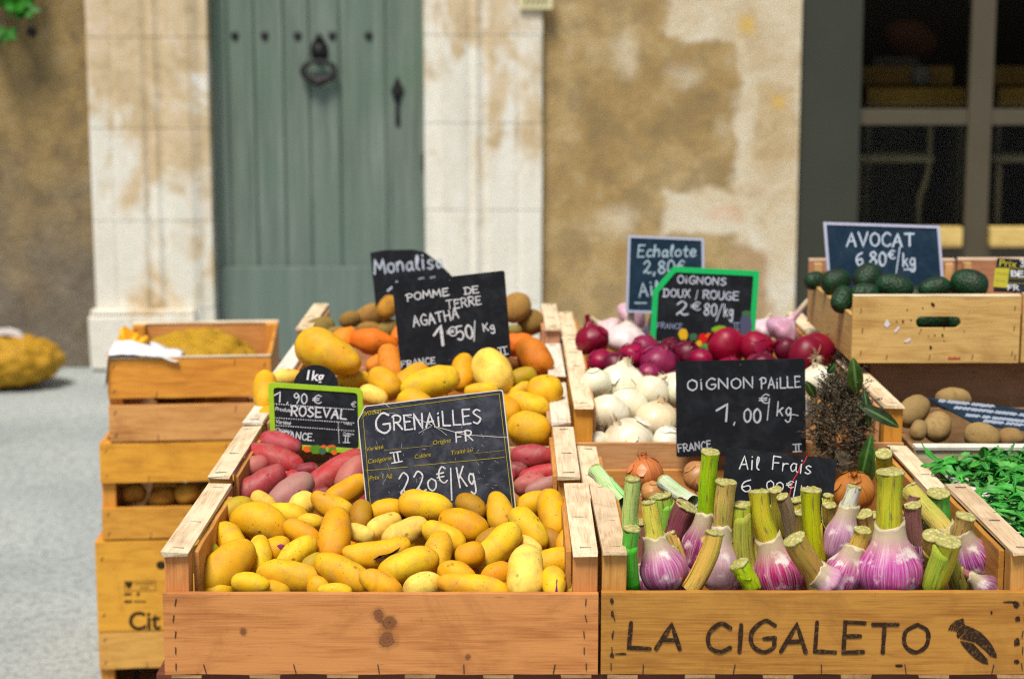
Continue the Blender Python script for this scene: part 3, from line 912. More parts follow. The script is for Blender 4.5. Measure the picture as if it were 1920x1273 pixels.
def jitter(c, h=0.06, rnd=random):
    k = 1 + rnd.uniform(-h, h)
    return tuple(max(0, min(1, q * k * (1 + rnd.uniform(-h, h) * 0.5))) for q in c)

def heap(rows, pile, name, cat, group, mat, colors, lump=0.07):
    for r in rows:
        x, y, a, b, ang, opt, label = r
        def mk(p, m, aa, bb, k, opt=opt, label=label, x=x, y=y):
            col = jitter(colors[opt.get('c', 0)], 0.07)
            o = tuber(name, aa, bb, int(x * 7 + y * 13), opt.get('bend', 0) , opt.get('taper', random.uniform(-.1, .1)), opt.get('lump', lump), opt.get('tip', 0), mat, col, place(m, p))
            tag(o, label, cat, group)
            if opt.get('extra'):
                opt['extra'](o, aa, bb)
        pile.add(x, y, a, b, ang, mk, opt.get('tow'), opt.get('Y'))

def sprout(o, a, b):
    """A pointed purple shoot breaking through the skin."""
    mb = MB()
    pts = [(-0.62, -0.55), (0.05, 0.62), (0.55, -0.6), (0.0, -0.8)]
    ring = [Vector((p[0] * b, p[1] * b, 0)) for p in pts]
    c = sum(ring, Vector()) / 4
    inv = o.matrix_world.to_3x3().inverted()
    rx, rz, ry = inv @ RIGHT, inv @ UP, inv @ (-FWD)
    base = ry * (b * 0.80)
    mb.add([base + rx * (q.x + b * .2) + rz * (q.y - b * .1) for q in ring] + [base + ry * (b * 0.42) + rx * (c.x + b * .2) + rz * (c.y - b * .1)], [(0, 1, 4), (1, 2, 4), (2, 3, 4), (3, 0, 4)])
    s = mb.build('shoot', 'plastic', o, (0.20, 0.022, 0.16), smooth=False)
    s['label'] = 'purple pointed shoot'

def eye(o, a, b):
    """A small purple eye on the side turned to the customer."""
    inv = o.matrix_world.to_3x3().inverted()
    rx, rz, ry = inv @ RIGHT, inv @ UP, inv @ (-FWD)
    mb = MB()
    ring = [rx * (b * (.34 + .26 * math.cos(k) * (1 + .3 * math.sin(3 * k)))) + rz * (b * (.30 + .20 * math.sin(k))) + ry * (b * .90) for k in [i * .5712 for i in range(11)]]
    c = sum(ring, Vector()) / 11
    mb.add(ring + [c + ry * (b * .07)], [(i, (i + 1) % 11, 11) for i in range(11)])
    mb.build('eye', 'matt', o, (0.24, 0.05, 0.15), smooth=True)['label'] = 'purple potato eye'

def tear(o, a, b):
    """Dark torn hollow along the lower side, with a curled rim of skin."""
    inv = o.matrix_world.to_3x3().inverted()
    rx, rz, ry = inv @ RIGHT, inv @ UP, inv @ (-FWD)
    mb = MB()
    pts = [(-0.12, -0.72), (0.1, -0.44), (0.32, -0.36), (0.52, -0.26), (0.74, -0.05), (0.80, 0.10), (0.74, -0.16), (0.58, -0.40), (0.40, -0.62), (0.15, -0.85)]
    ring = []
    for (u, v) in pts:
        v += 0.42
        w = math.sqrt(max(0.05, 1 - (u * 0.62) ** 2 - v * v * 0.6))
        ring.append(rx * (u * a * 0.85) + rz * (v * b) + ry * (b * (w + 0.10)))
    c = sum(ring, Vector()) / len(ring)
    mb.add(ring + [c - ry * 0.004], [(i, (i + 1) % len(ring), len(ring)) for i in range(len(ring))])
    t = mb.build('split', 'matt', o, (0.055, 0.022, 0.010))
    t['label'] = 'dark torn split in the skin'

# ---- onions: X axis runs from root to neck
ON_PROF = [(-1.0, 0.02), (-0.985, 0.13), (-0.93, 0.34), (-0.8, 0.62), (-0.55, 0.87), (-0.2, 0.99), (0.1, 0.99), (0.4, 0.88), (0.66, 0.66), (0.83, 0.42), (0.96, 0.24), (1.1, 0.15), (1.28, 0.12), (1.42, 0.13)]
def onion(p, ndir, r, color, mat, seed, label, cat, group, neck=1.0, roots=True, name='onion', flat=1.0):
    """ndir: neck direction as (across, up, towards the customer)."""
    X = (RIGHT * ndir[0] + UP * ndir[1] - FWD * ndir[2]).normalized()
    h = UP if abs(X.dot(UP)) < 0.9 else RIGHT
    Y = (h - X * h.dot(X)).normalized(); Z = X.cross(Y)
    m = Matrix((X, Y, Z)).transposed().to_4x4(); m.translation = p
    rnd = random.Random(seed)
    off = Vector((rnd.uniform(0, 30),) * 3)
    prof = [(q.x, q.y) for q in catmull([Vector((x, y, 0)) for x, y in ON_PROF], 3)]
    prof = [(x * r * (0.92 * flat if x < 0.83 else 0.92 * flat + (neck - 1) * (x - 0.83) * 0.6), max(0.0003, y * r)) for x, y in prof]
    def wob(th, x, rr):
        q = Vector((math.cos(th), math.sin(th), x / r))
        k = 1 + (0.05 if mat == 'white_onion' else 0.09) * noise.noise(q * 0.9 + off) + 0.02 * math.sin(th * 5 + seed) + 0.03 * noise.noise(q * 2.6 + off)
        if x > 0.8 * r:
            k *= 1 + 0.5 * noise.noise(q * 2.2 + off)
            x = x + 0.10 * r * noise.noise(q * 3 + off)
        return x, rr * k
    vs, fs, fl = lathe(prof, 28, wob)
    o = mesh_obj(name, vs, fs, mat, None, color, m, True, fl)
    tag(o, label, cat, group)
    if roots:
        mb = MB()
        for i in range(26):
            an = rnd.uniform(0, 6.28); l = rnd.uniform(0.22, 0.58) * r
            d = Vector((-0.22, math.cos(an), math.sin(an)))
            b0 = Vector((-0.905 * flat * r, math.cos(an) * 0.05 * r, math.sin(an) * 0.05 * r))
            e = b0 + d * l; e.x = -0.94 * r * flat - rnd.uniform(0.0, 0.14) * r
            mb.tube([b0, (b0 + e) / 2 + Vector((-0.06 * r, 0, 0)), e], [0.0011, 0.0009, 0.0004], 4)
        mb.build('roots', 'roots', o)
    # loose papery flakes round the neck
    mb = MB()
    for i in range(7):                       # a peeling flake lifted off the shoulder
        an = rnd.uniform(0, 6.28); sp = rnd.uniform(.25, .55); xa = rnd.uniform(-.1, .35); g0 = len(mb.v)
        vv = []
        for u in range(5):
            x_ = xa + (0.78 - xa) * u / 4
            rr_ = math.sqrt(max(.05, 1 - (x_ * 1.02) ** 2)) * (1.02 + 0.10 * (1 - u / 4) * rnd.random())
            for w in (-1, 0, 1):
                a_ = an + w * sp * math.sin(math.pi * (0.12 + 0.76 * u / 4)) * rnd.uniform(.7, 1)
                vv.append((x_ * r * .92 * flat, math.cos(a_) * rr_ * r, math.sin(a_) * rr_ * r))
        if i < 3:
            mb.add(vv, [(u * 3 + w, u * 3 + w + 1, u * 3 + w + 4, u * 3 + w + 3) for u in range(4) for w in range(2)], 0, [(math.cos(an), math.sin(an), .5)] * 15)
    for i in range(5):
        an = rnd.uniform(0, 6.28); an2 = an + rnd.uniform(0.3, 0.7)
        x0, x1 = 0.9 * r * flat, (1.12 + rnd.uniform(0, 0.35) * neck) * r * flat
        q = [(x0, 0.34), (x0, 0.34), (x1, 0.30)]
        mb.add([(x0, math.cos(an) * .3 * r, math.sin(an) * .3 * r), (x0, math.cos(an2) * .3 * r, math.sin(an2) * .3 * r),
                (x1, math.cos((an + an2) / 2) * .26 * r, math.sin((an + an2) / 2) * .26 * r)], [(0, 1, 2)])
    mb.build('dry_skin', mat, o, tuple(min(1, q * 1.12 + 0.01) for q in color), flow=True, smooth=True)
    return o

# ---- dry garlic heads and fresh stalked garlic
def bulb_profile(r, h, wneck):
    P = [(-0.0, 0.03), (0.01, 0.3), (0.06, 0.62), (0.16, 0.88), (0.32, 1.0), (0.48, 0.96), (0.63, 0.78), (0.76, 0.54), (0.88, 0.36), (1.0, 0.26)]
    out = []
    for x, y in P:
        rr = y * r
        if x > 0.4:
            f = (x - 0.4) / 0.6
            rr = (rr ** 3 + wneck ** 3) ** (1 / 3)
            rr = rr * (1 - f ** 2) + wneck * f ** 2
        out.append(Vector((x * h, rr, 0)))
    return [(q.x, max(0.0003, q.y)) for q in catmull(out, 3)]

def garlic(label, Yb, base, tip, w0, w1, stem, bulb=None, bulbcol=(0.42, 0.10, 0.28), Yt=None, bend=0.0, cap=True, group='stalks of fresh garlic', cat='fresh garlic'):
    """base -> tip: foot and cut end of the stalk; bulb = (x, y, r) of the head if it shows."""
    root = bpy.data.objects.new('fresh_garlic', None); put(root); root.empty_display_size = 0.03
    tag(root, label, cat, group)
    rnd = random.Random(int(base[0] * 3 + tip[1]))
    if Yt - Yb < 0.05:
        Yt = Yb + random.Random(int(tip[0] * 7 + tip[1])).uniform(-0.030, 0.012)   # most cut ends lean out towards the customer
    A, B = at(*base, Yb), at(*tip, Yt)
    root.location = A
    k = depth(A) / F
    w0, w1 = w0 * 0.94, w1 * 0.94
    path = []
    side = (RIGHT * bend * k * 40)
    for i in range(9):
        t = i / 8
        path.append(A.lerp(B, t) + side * (4 * t * (1 - t)) + (RIGHT * math.sin(t * 4 + base[0]) * 0.0011) + Vector((noise.noise(Vector((t * 2, base[0], 0))), noise.noise(Vector((t * 2, 5, base[0]))), 0)) * 0.0016 - A)
    rad = [(w0 + (w1 - w0) * (i / 8)) * 0.5 * k for i in range(9)]
    rad[-1] *= 1.04
    if bulb:
        rad = [q * (1 + 0.16 * math.exp(-i * 0.9)) for i, q in enumerate(rad)]
    ph = rnd.uniform(0, 6)
    mb = MB()
    mb.tube(path, rad, 26, 0, False, 0 if bulb else 0.3, 1, lambda an, t: 1 + 0.06 * math.sin(an * 2 + ph + t) + 0.03 * math.sin(an * 5 + ph * 3) + 0.02 * math.sin(an * 13 + ph * 2) + 0.03 * math.sin(t * 9 + ph) + (0.06 * math.sin(an + ph) if t > 0.93 else 0))
    tq = (path[-1] - path[-2]).normalized()
    for q in range(26):                      # ragged cut rim
        an = 2 * math.pi * q / 26
        w = 0.0035 * noise.noise(Vector((math.cos(an) * 1.2, math.sin(an) * 1.2, ph))) + 0.0022 * noise.noise(Vector((math.cos(an) * 6, math.sin(an) * 6, ph)))
        i = 8 * 26 + q
        mb.v[i] = tuple(Vector(mb.v[i]) + tq * w)
    stem = tuple(min(1, q * 1.22) for q in stem)
    st = mb.build('stem', 'stem', root, stem, smooth=True, flow=True)
    if not bulb and rnd.random() < 0.8:                  # an outer leaf sheath wrapped part of the way up
        m0, m1 = 0, rnd.choice((4, 5, 6, 7)); a0 = rnd.uniform(0, 6.28); span = rnd.uniform(2.2, 4.2); nn = 16
        vs, fl = [], []
        t0 = (path[1] - path[0]).normalized(); rf = Vector((0, 1, 0)); nr = (rf - t0 * rf.dot(t0)).normalized(); bn = t0.cross(nr)
        for i in range(m0, m1 + 1):
            for q in range(nn + 1):
                an = a0 + span * (q / nn - 0.5) * (1 - 0.25 * (i / m1) ** 2)
                up = 0.010 * noise.noise(Vector((an * 1.1, ph, 2))) + 0.012 * math.cos((q / nn - 0.5) * 3.1) - 0.008 if i == m1 else 0
                r_ = rad[i] * (1.075 + 0.03 * noise.noise(Vector((an * 2, i * .4, ph))) + (0.05 if i == m1 else 0))
                vs.append(path[i] + t0 * up + nr * (math.cos(an) * r_) + bn * (math.sin(an) * r_))
                fl.append((math.cos(an), math.sin(an), 0.3 + 0.6 * i / 8))
        fs = [(i * (nn + 1) + q, i * (nn + 1) + q + 1, (i + 1) * (nn + 1) + q + 1, (i + 1) * (nn + 1) + q) for i in range(m1 - m0) for q in range(nn)]
        sh = mesh_obj('leaf_sheath', vs, fs, 'stem', root, jitter(tuple(q * rnd.uniform(0.75, 1.15) for q in stem), 0.1, rnd), None, True, fl)
        md = sh.modifiers.new('thick', 'SOLIDIFY'); md.thickness = 0.0007
    tl = (path[-1] - path[-2]).normalized()
    if cap:
        X = tl; h = RIGHT; Yv = (h - X * h.dot(X)).normalized(); Z = X.cross(Yv)
        m = Matrix((X, Yv, Z)).transposed().to_4x4(); m.translation = path[-1]
        rr = rad[-1]
        vs, fs, fl = lathe([(-0.003, rr * 0.995), (0.0004, rr * 1.03), (0.0012, rr * 0.9), (0.0006, rr * 0.62), (0.002, rr * 0.45), (0.0012, rr * 0.2), (0.0026, rr * 0.04)], 22,
                           lambda th, x, r: (x + 0.0022 * noise.noise(Vector((math.cos(th) * 2, math.sin(th) * 2, r * 300 + ph))), r * (1 + 0.05 * noise.noise(Vector((math.cos(th), math.sin(th), ph))))))
        c = mesh_obj('cut_end', vs, fs, 'cut', st, None, None, True, fl)
        c.matrix_local = m
    if bulb:
        bx, by, br = bulb[:3]
        hh = bulb[3] if len(bulb) > 3 else br * 2.25
        d0 = (path[1] - path[0]).normalized()
        C = at(bx, by, Yb) - A
        r = br * k; H = hh * k
        tgt = path[0] + d0 * (rad[0] * 1.5)
        X = (tgt - C).normalized()
        foot = C - X * (0.36 * H)
        H = (tgt - foot).length
        h2 = RIGHT; Yv = (h2 - X * h2.dot(X)).normalized(); Z = X.cross(Yv)
        m = Matrix((X, Yv, Z)).transposed().to_4x4(); m.translation = foot
        lob = rnd.choice((7, 8, 9))
        vs, fs, fl = lathe(bulb_profile(r, H, rad[0] * 1.05), 44, lambda th, x, q: (x + (0.010 * noise.noise(Vector((math.cos(th) * 1.6, math.sin(th) * 1.6, ph))) * max(0, x / H - .8) * 5), q * (1 + 0.03 * math.cos(lob * th + ph) * min(1, q / r * 1.1) * (1 - (x / H) ** 2) + 0.03 * noise.noise(Vector((math.cos(th), math.sin(th), x / r + ph))))))
        b = mesh_obj('bulb', vs, fs, 'garlic', root, bulbcol, None, True, fl)
        b.matrix_local = m
        mr = MB()
        for i in range(22):
            an = rnd.uniform(0, 6.28); l = rnd.uniform(0.1, 0.3) * r
            mr.tube([(0.001, math.cos(an) * .12 * r, math.sin(an) * .12 * r), (-l * .6, math.cos(an) * (.12 * r + l), math.sin(an) * (.12 * r + l))], 0.0006, 4)
        q = mr.build('roots', 'roots', b)
    return root

def garlic_head(p, ndir, r, color, seed, label, neck=1.0):
    X = (RIGHT * ndir[0] + UP * ndir[1] - FWD * ndir[2]).normalized()
    h = RIGHT if abs(X.dot(RIGHT)) < 0.9 else UP
    Y = (h - X * h.dot(X)).normalized(); Z = X.cross(Y)
    m = Matrix((X, Y, Z)).transposed().to_4x4(); m.translation = p - X * (0.55 * r)
    ph = seed * 1.7
    prof = [(-0.02, .03), (0.0, .35), (.12, .72), (.38, .98), (.65, 1.0), (.95, .82), (1.2, .52), (1.42, .27), (1.65, .18), (1.65 + .6 * neck, .15), (1.68 + .6 * neck, .02)]
    prof = [(q.x * r, max(.0003, q.y * r)) for q in catmull([Vector((a, b, 0)) for a, b in prof], 3)]
    vs, fs, fl = lathe(prof, 44, lambda th, x, q: (x, q * (1 + 0.085 * abs(math.cos(4.5 * th + ph)) * min(1, q / r) * (1 if x < 1.3 * r else 0.2) - 0.04 + 0.05 * noise.noise(Vector((math.cos(th), math.sin(th), x / r + ph))))))
    o = mesh_obj('garlic_head', vs, fs, 'garlic', None, color, m, True, fl)
    return tag(o, label, 'garlic', 'garlic heads behind the red onions')
# ------------------------------------------------------------------ what lies in the crates
YEL = [(0.76, 0.47, 0.068), (0.79, 0.56, 0.080), (0.73, 0.40, 0.050), (0.48, 0.38, 0.052), (0.84, 0.65, 0.18), (0.40, 0.23, 0.035)]
def fill_grenailles():
    g = 'small yellow potatoes in the front crate'
    P = Pile((1100, 940), (2.465, 2.765), 2.421)
    rows = [
     (380, 1044, 32, 26, 30, {'c': 3}, 'olive yellow potato wedged under the pale rail by the front post'),
     (432, 1018, 40, 27, -52, {}, 'plump potato slanting down behind the fat one in the front corner'),
     (424, 1066, 59, 37, 47, {}, 'fat yellow potato in the front corner beside the crate stack'),
     (487, 1041, 32, 21, 97, {'c': 1}, 'upright lemon potato just behind the fat corner potato'),
     (521, 1030, 26, 25, 20, {'c': 2, 'extra': eye}, 'round orange potato with a purple eye'),
     (555, 1038, 41, 23, 38, {'c': 1}, 'bright yellow potato slanting up beside the round one with purple eye'),
     (542, 1080, 62, 29, -8, {'c': 0}, 'long smooth tan potato lying along the front board'),
     (470, 1094, 36, 20, -8, {'c': 1, 'Y': 2.475}, 'half hidden potato squeezed under the long smooth tan one'),
     (488, 981, 57, 33, -17, {'bend': -0.16}, 'large bean shaped potato with dark pits by the pale rail'),
     (432, 960, 46, 22, 22, {'c': 3}, 'greenish potato at the back corner beside the pale rail'),
     (493, 940, 25, 17, -28, {'c': 4, 'Y': 2.79}, 'pale knobbly potato touching the dusty purple red one'),
     (538, 964, 40, 21, -12, {'c': 1}, 'yellow potato lying behind the large bean shaped one'),
     (564, 950, 29, 23, 45, {'c': 4, 'Y': 2.785}, 'pale potato between the purple red one and the bent one'),
     (621, 948, 42, 22, -24, {'c': 0, 'bend': 0.12}, 'bent tan potato below the one leaning on the grey slate'),
     (649, 923, 46, 23, 31, {'c': 2, 'Y': 2.80}, 'long orange yellow potato leaning on the edge of the grey slate'),
     (402, 995, 34, 17, 8, {'c': 3}, 'olive potato with a skin fold under the pale rail'),
     (566, 1000, 37, 21, -27, {'c': 2}, 'orange yellow potato pointing down beside the standing orange one'),
     (581, 978, 24, 15, 0, {'c': 1}, 'speckled lemon potato behind the standing orange one'),
     (628, 1004, 46, 29, 84, {'c': 2}, 'orange potato standing on its end in mid crate'),
     (677, 966, 26, 20, 85, {'c': 5}, 'brownish potato touching the lower edge of the grey slate'),
     (674, 1000, 28, 17, -15, {'c': 4}, 'pale speckled potato peeping out behind the torn one'),
     (650, 1077, 64, 28, -25, {'c': 0}, 'very long potato sloping down to the middle of the front board'),
     (587, 1057, 22, 17, 40, {'c': 3}, 'small olive potato in the gap beside the very long one'),
     (628, 1108, 32, 15, -4, {'c': 1, 'Y': 2.46}, 'potato sunk low behind the front board under the very long one'),
     (713, 1096, 42, 24, -24, {'c': 2, 'Y': 2.452}, 'short orange potato against the middle of the front board'),
     (708, 1037, 63, 27, 8, {'c': 0, 'bend': 0.20, 'extra': tear}, 'bent potato with a dark torn hollow'),
     (763, 1061, 57, 30, 17, {'c': 1}, 'smooth lemon potato in front of the torn one'),
     (821, 1041, 40, 25, 82, {'c': 0}, 'upright yellow potato with small eyes near its top in mid crate'),
     (832, 1006, 43, 24, -25, {'c': 1}, 'lemon potato with black scabs at one end'),
     (797, 949, 50, 28, -8, {'c': 1, 'Y': 2.70}, 'large oval potato lying right below the price on the grey slate'),
     (725, 957, 33, 21, 6, {'c': 0}, 'yellow potato tucked under the lower corner of the grey slate'),
     (719, 987, 34, 21, 27, {'c': 4}, 'pale wrinkled potato behind the torn one'),
     (760, 998, 44, 23, 27, {'c': 4}, 'pale potato sloping up towards the large oval one'),
     (868, 986, 47, 29, -17, {'c': 2}, 'big speckled orange potato in the second rank below the slate'),
     (883, 949, 31, 21, -32, {'c': 5, 'Y': 2.74}, 'brown rough potato half hidden against the grey slate'),
     (846, 956, 22, 17, -20, {'c': 4, 'Y': 2.755}, 'pale potato end between the oval and the brown rough one'),
     (938, 961, 35, 25, -72, {'c': 0, 'Y': 2.71}, 'egg shaped potato standing before the slate corner'),
     (929, 1029, 57, 27, 43, {'c': 1, 'taper': 0.16}, 'greenish yellow pear shaped potato slanting up in mid crate'),
     (880, 1041, 28, 24, 15, {'c': 2}, 'peeling orange potato in the hollow beside the pear shaped one'),
     (915, 1010, 24, 16, 30, {'c': 5}, 'dull potato deep behind the pear shaped one'),
     (857, 1077, 37, 23, -20, {'c': 0}, 'rounded yellow potato behind the long one on the front board'),
     (887, 1101, 67, 25, -9, {'c': 0, 'Y': 2.452}, 'long tan potato lying low along the front board'),
     (793, 1099, 37, 24, 16, {'c': 4, 'Y': 2.462}, 'shiny potato with a pale glint against the front board'),
     (933, 1078, 31, 24, 25, {'c': 2}, 'orange tan potato beside the big upright egg shaped one'),
     (985, 1073, 46, 34, 84, {'c': 4, 'taper': -0.1, 'Y': 2.46}, 'big smooth egg shaped potato standing at the front board'),
     (1045, 1054, 42, 27, 12, {'c': 0}, 'broad potato pushed against the corner post beside the garlic crate'),
     (1038, 1094, 28, 22, 97, {'c': 1, 'extra': sprout, 'Y': 2.452}, 'potato with a pointed purple shoot at the front board'),
     (1070, 1096, 22, 17, 80, {'c': 3, 'Y': 2.47}, 'potato sliver behind the corner post beside the garlic crate'),
     (1062, 1012, 25, 17, 70, {'c': 2}, 'orange potato end under the rail beside the garlic crate'),
     (993, 1022, 24, 14, -35, {'c': 4}, 'small pale potato above the big upright egg shaped one'),
     (991, 991, 43, 26, -48, {'c': 1}, 'bright lemon potato slanting down under the two beside the slate'),
     (1036, 962, 40, 26, -80, {'c': 2, 'Y': 2.70}, 'tall orange speckled potato against the rail beside the garlic crate'),
     (1000, 945, 34, 24, 20, {'c': 0, 'Y': 2.77}, 'glossy potato between the slate edge and the tall orange one'),
     (1034, 1014, 26, 20, -40, {'c': 5, 'Y': 2.68}, 'shaded brown potato below the tall orange one by the rail'),
    ]
    # a lower layer glimpsed through the gaps
    rnd = random.Random(5)
    for i in range(7):
        for j in range(4):
            x = 400 + i * 108 + (54 if j % 2 else 0) + rnd.uniform(-14, 14)
            rows.append((min(1050, x), 1095 - j * 38, 38, 26, rnd.uniform(-60, 60), {'c': rnd.choice((0, 2, 3, 5)), 'low': 1, 'Y': 2.50 + j * 0.085}, 'yellow potato in the lower layer, mostly hidden by those on top'))
    low = [r for r in rows if r[5].get('low')]
    top = [r for r in rows if not r[5].get('low')]
    top = [(x, y, a * 1.03, b * 1.05, an, o, l) for x, y, a, b, an, o, l in top]
    heap(top, P, 'yellow_potato', 'potato', g, 'potato', YEL)
    P.settle(70, 0.06)
    for (x, y, a, b, ang, opt, label) in low:
        p = at(x, y, opt['Y']); p.z = 0.781
        k = depth(p) / F
        o = tuber('yellow_potato', a * k, b * k, int(x), 0, 0, 0.07, 0, 'potato', jitter(YEL[opt['c']]), place(frame_for(ang, rnd.uniform(-40, 40)), p))
        tag(o, label, 'potato', 'buried yellow potatoes in the front crate')

RED = [(0.38, 0.045, 0.058), (0.44, 0.042, 0.048), (0.48, 0.115, 0.11), (0.40, 0.15, 0.15), (0.22, 0.02, 0.03)]
def fill_roseval():
    P = Pile((925, 835), (2.88, 3.15), 2.846)
    rows = [
     (526, 832, 42, 22, -14, {'c': 0}, 'rear pink red potato under the word on the green framed slate'),
     (514, 861, 59, 27, -18, {'c': 1}, 'shiny red potato with a corky ring at one end'),
     (470, 877, 34, 23, 15, {'c': 2}, 'dull pink potato beside the rail, behind the bean shaped one'),
     (486, 910, 53, 28, 30, {'c': 0, 'bend': 0.14}, 'long bean shaped purple red potato beside the corner post'),
     (546, 924, 48, 28, 40, {'c': 3}, 'dusty mauve potato sloping down to the yellow ones'),
     (560, 905, 28, 19, -30, {'c': 1}, 'red potato just behind the dusty mauve one'),
     (574, 882, 24, 15, 10, {'c': 4}, 'dark red potato in the shade below the green framed slate'),
     (626, 887, 64, 27, 36, {'c': 1, 'taper': -0.12}, 'bright magenta potato pointing up to the grey slate'),
     (660, 888, 38, 24, 52, {'c': 2}, 'pale pink potato half hidden behind the grey slate'),
     (603, 924, 18, 13, 0, {'c': 4, 'Y': 2.87}, 'small dark red potato between the magenta and the yellow one'),
     (531, 898, 18, 15, 0, {'c': 3}, 'pale pink potato end behind the dusty mauve one'),
     (1000, 856, 43, 23, 0, {'c': 0}, 'crimson oval potato topmost beside the grey slate'),
     (1016, 888, 44, 17, 10, {'c': 1}, 'slim red potato lying below the crimson oval one'),
     (993, 908, 31, 22, 20, {'c': 2}, 'dusty pink potato at the edge of the grey slate'),
     (1017, 913, 35, 17, 20, {'c': 3}, 'mauve potato above the yellow ones near the garlic crate'),
     (969, 883, 22, 18, 0, {'c': 4}, 'dark red potato behind the edge of the grey slate'),
     (675, 935, 22, 20, 40, {'c': 0, 'Y': 2.9}, 'red potato low behind the lower corner of the grey slate'),
    ]
    rows += [(720 + i * 52, 905 - (i % 2) * 25, 40, 23, (-1) ** i * 25, {'c': i % 4}, 'red potato hidden behind the big grey slate') for i in range(5)]
    heap(rows, P, 'red_potato', 'potato', 'red skinned potatoes', 'red_potato', RED)
    P.settle()

def fill_agatha():
    P = Pile((820, 690), (3.26, 3.56), 3.248)
    rows = [
     (617, 663, 66, 38, -24, {'c': 0, 'taper': -0.22, 'Y': 3.50}, 'very large pear shaped yellow potato on top beside the white rail'),
     (497, 733, 35, 23, 96, {'c': 0, 'Y': 3.42}, 'upright potato leaning over the white rail'),
     (538, 707, 28, 16, 5, {'c': 4, 'Y': 3.50}, 'pale potato under the very large pear shaped one'),
     (500, 786, 24, 22, 60, {'c': 2}, 'orange yellow potato low between the rail and green framed slate'),
     (662, 713, 34, 18, 4, {'c': 1}, 'lemon potato just above the corner of the green framed slate'),
     (721, 719, 34, 27, -40, {'c': 0}, 'yellow potato with a pale blunt end below the sweet potatoes'),
     (700, 742, 29, 19, -25, {'c': 4}, 'pale cut looking potato tucked between the two front slates'),
     (773, 713, 36, 27, 40, {'c': 0, 'Y': 3.50}, 'potato directly under the word on the black slate, behind another'),
     (808, 718, 56, 29, 15, {'c': 1, 'Y': 3.43}, 'large smooth oval potato above the middle of the grey slate'),
     (868, 698, 33, 23, 88, {'c': 2}, 'small upright orange potato before the black slate'),
     (923, 697, 42, 37, -60, {'c': 4, 'Y': 3.47}, 'biggest round pale yellow potato before the black slate'),
     (981, 708, 26, 20, 15, {'c': 3}, 'olive potato with a round eye near the brown sweet potato'),
     (1023, 735, 34, 32, 20, {'c': 0, 'Y': 3.46}, 'ball shaped potato resting on the rail by the onion crate'),
     (976, 732, 24, 14, 30, {'c': 1}, 'yellow potato under the ball shaped one'),
     (989, 760, 44, 25, -14, {'c': 1}, 'lemon potato with a scarred middle, under the ball shaped one'),
     (992, 806, 43, 35, -12, {'c': 0}, 'scabby domed potato standing above the crimson red one'),
     (902, 733, 32, 16, 4, {'c': 1}, 'yellow potato showing just over the top edge of grey slate'),
     (664, 828, 24, 19, 30, {'c': 2, 'Y': 3.26}, 'dark yellow potato at the lower corner of the green framed slate'),
    ]
    rows += [(560 + i * 75, 790 - (i % 2) * 26, 44, 29, (-1) ** i * 30, {'c': i % 3}, 'yellow potato hidden behind the front slates') for i in range(6)]
    heap(rows, P, 'large_yellow_potato', 'potato', 'larger yellow potatoes', 'potato', YEL)
    P.settle()
    P = Pile((690, 630), (3.70, 3.95), 3.655)
    SW = [(0.70, 0.19, 0.045), (0.72, 0.27, 0.06), (0.55, 0.19, 0.04), (0.36, 0.15, 0.05)]
    rows = [
     (701, 642, 44, 26, -6, {'c': 0, 'tip': 0.55}, 'long salmon orange sweet potato tapering towards the black slate'),
     (645, 637, 28, 23, 52, {'c': 1, 'tip': 0.6}, 'short pale sweet potato with its pointed tip up'),
     (733, 681, 36, 23, -72, {'c': 1, 'Y': 3.68}, 'orange sweet potato standing against the edge of the black slate'),
     (707, 683, 22, 18, 40, {'c': 1}, 'small sweet potato in the gap above the yellow potatoes'),
     (1001, 668, 38, 30, -50, {'c': 2, 'Y': 3.72}, 'fat brownish sweet potato on the rail beside the black slate'),
     (973, 646, 30, 23, 10, {'c': 0}, 'sweet potato behind the fat brownish one'),
     (960, 684, 19, 14, 0, {'c': 3}, 'small brown sweet potato below the black slate corner'),
     (747, 627, 18, 13, 70, {'c': 0}, 'sweet potato tip peeping past the edge of the black slate'),
    ]
    rows += [(800 + i * 58, 650, 40, 24, 20 * (-1) ** i, {'c': i % 2}, 'sweet potato hidden behind the black slate') for i in range(3)]
    heap(rows, P, 'sweet_potato', 'sweet potato', 'sweet potatoes', 'sweet_potato', SW, 0.1)
    P.settle()
    P = Pile((625, 575), (4.10, 4.38), 4.075)
    BR = [(0.34, 0.21, 0.075), (0.27, 0.17, 0.06), (0.26, 0.20, 0.07), (0.44, 0.24, 0.06)]
    rows = [
     (693, 592, 29, 22, 22, {'c': 0}, 'brown earthy potato leaning up towards the broken slate'),
     (656, 599, 20, 16, 15, {'c': 1}, 'small brown potato behind the leaning earthy one'),
     (727, 577, 22, 19, 60, {'c': 3, 'Y': 4.15}, 'tan brown potato beside the black slate, below the broken one'),
     (601, 616, 28, 23, 20, {'c': 2}, 'greenish brown potato in the corner under the rail'),
     (692, 616, 23, 13, 0, {'c': 0}, 'flat brown potato between earthy one and salmon sweet potato'),
     (727, 616, 20, 15, 30, {'c': 2}, 'brown potato at the edge of black slate above sweet potatoes'),
     (968, 577, 27, 26, 60, {'c': 0, 'Y': 4.2}, 'round brown potato perched on top beside the black slate'),
     (996, 605, 24, 23, 30, {'c': 1}, 'round grey brown potato under the perched one by the rail'),
     (963, 620, 16, 12, 0, {'c': 2}, 'dark brown potato in the gap under the perched one'),
     (632, 625, 20, 13, 10, {'c': 2}, 'low brown potato just above the very large yellow one'),
    ]
    rows += [(780 + i * 48, 590 + (i % 2) * 16, 28, 22, 25 * (-1) ** i, {'c': i % 3}, 'brown potato hidden behind the black slate') for i in range(4)]
    heap(rows, P, 'brown_potato', 'potato', 'brown earthy potatoes', 'brown_potato', BR)
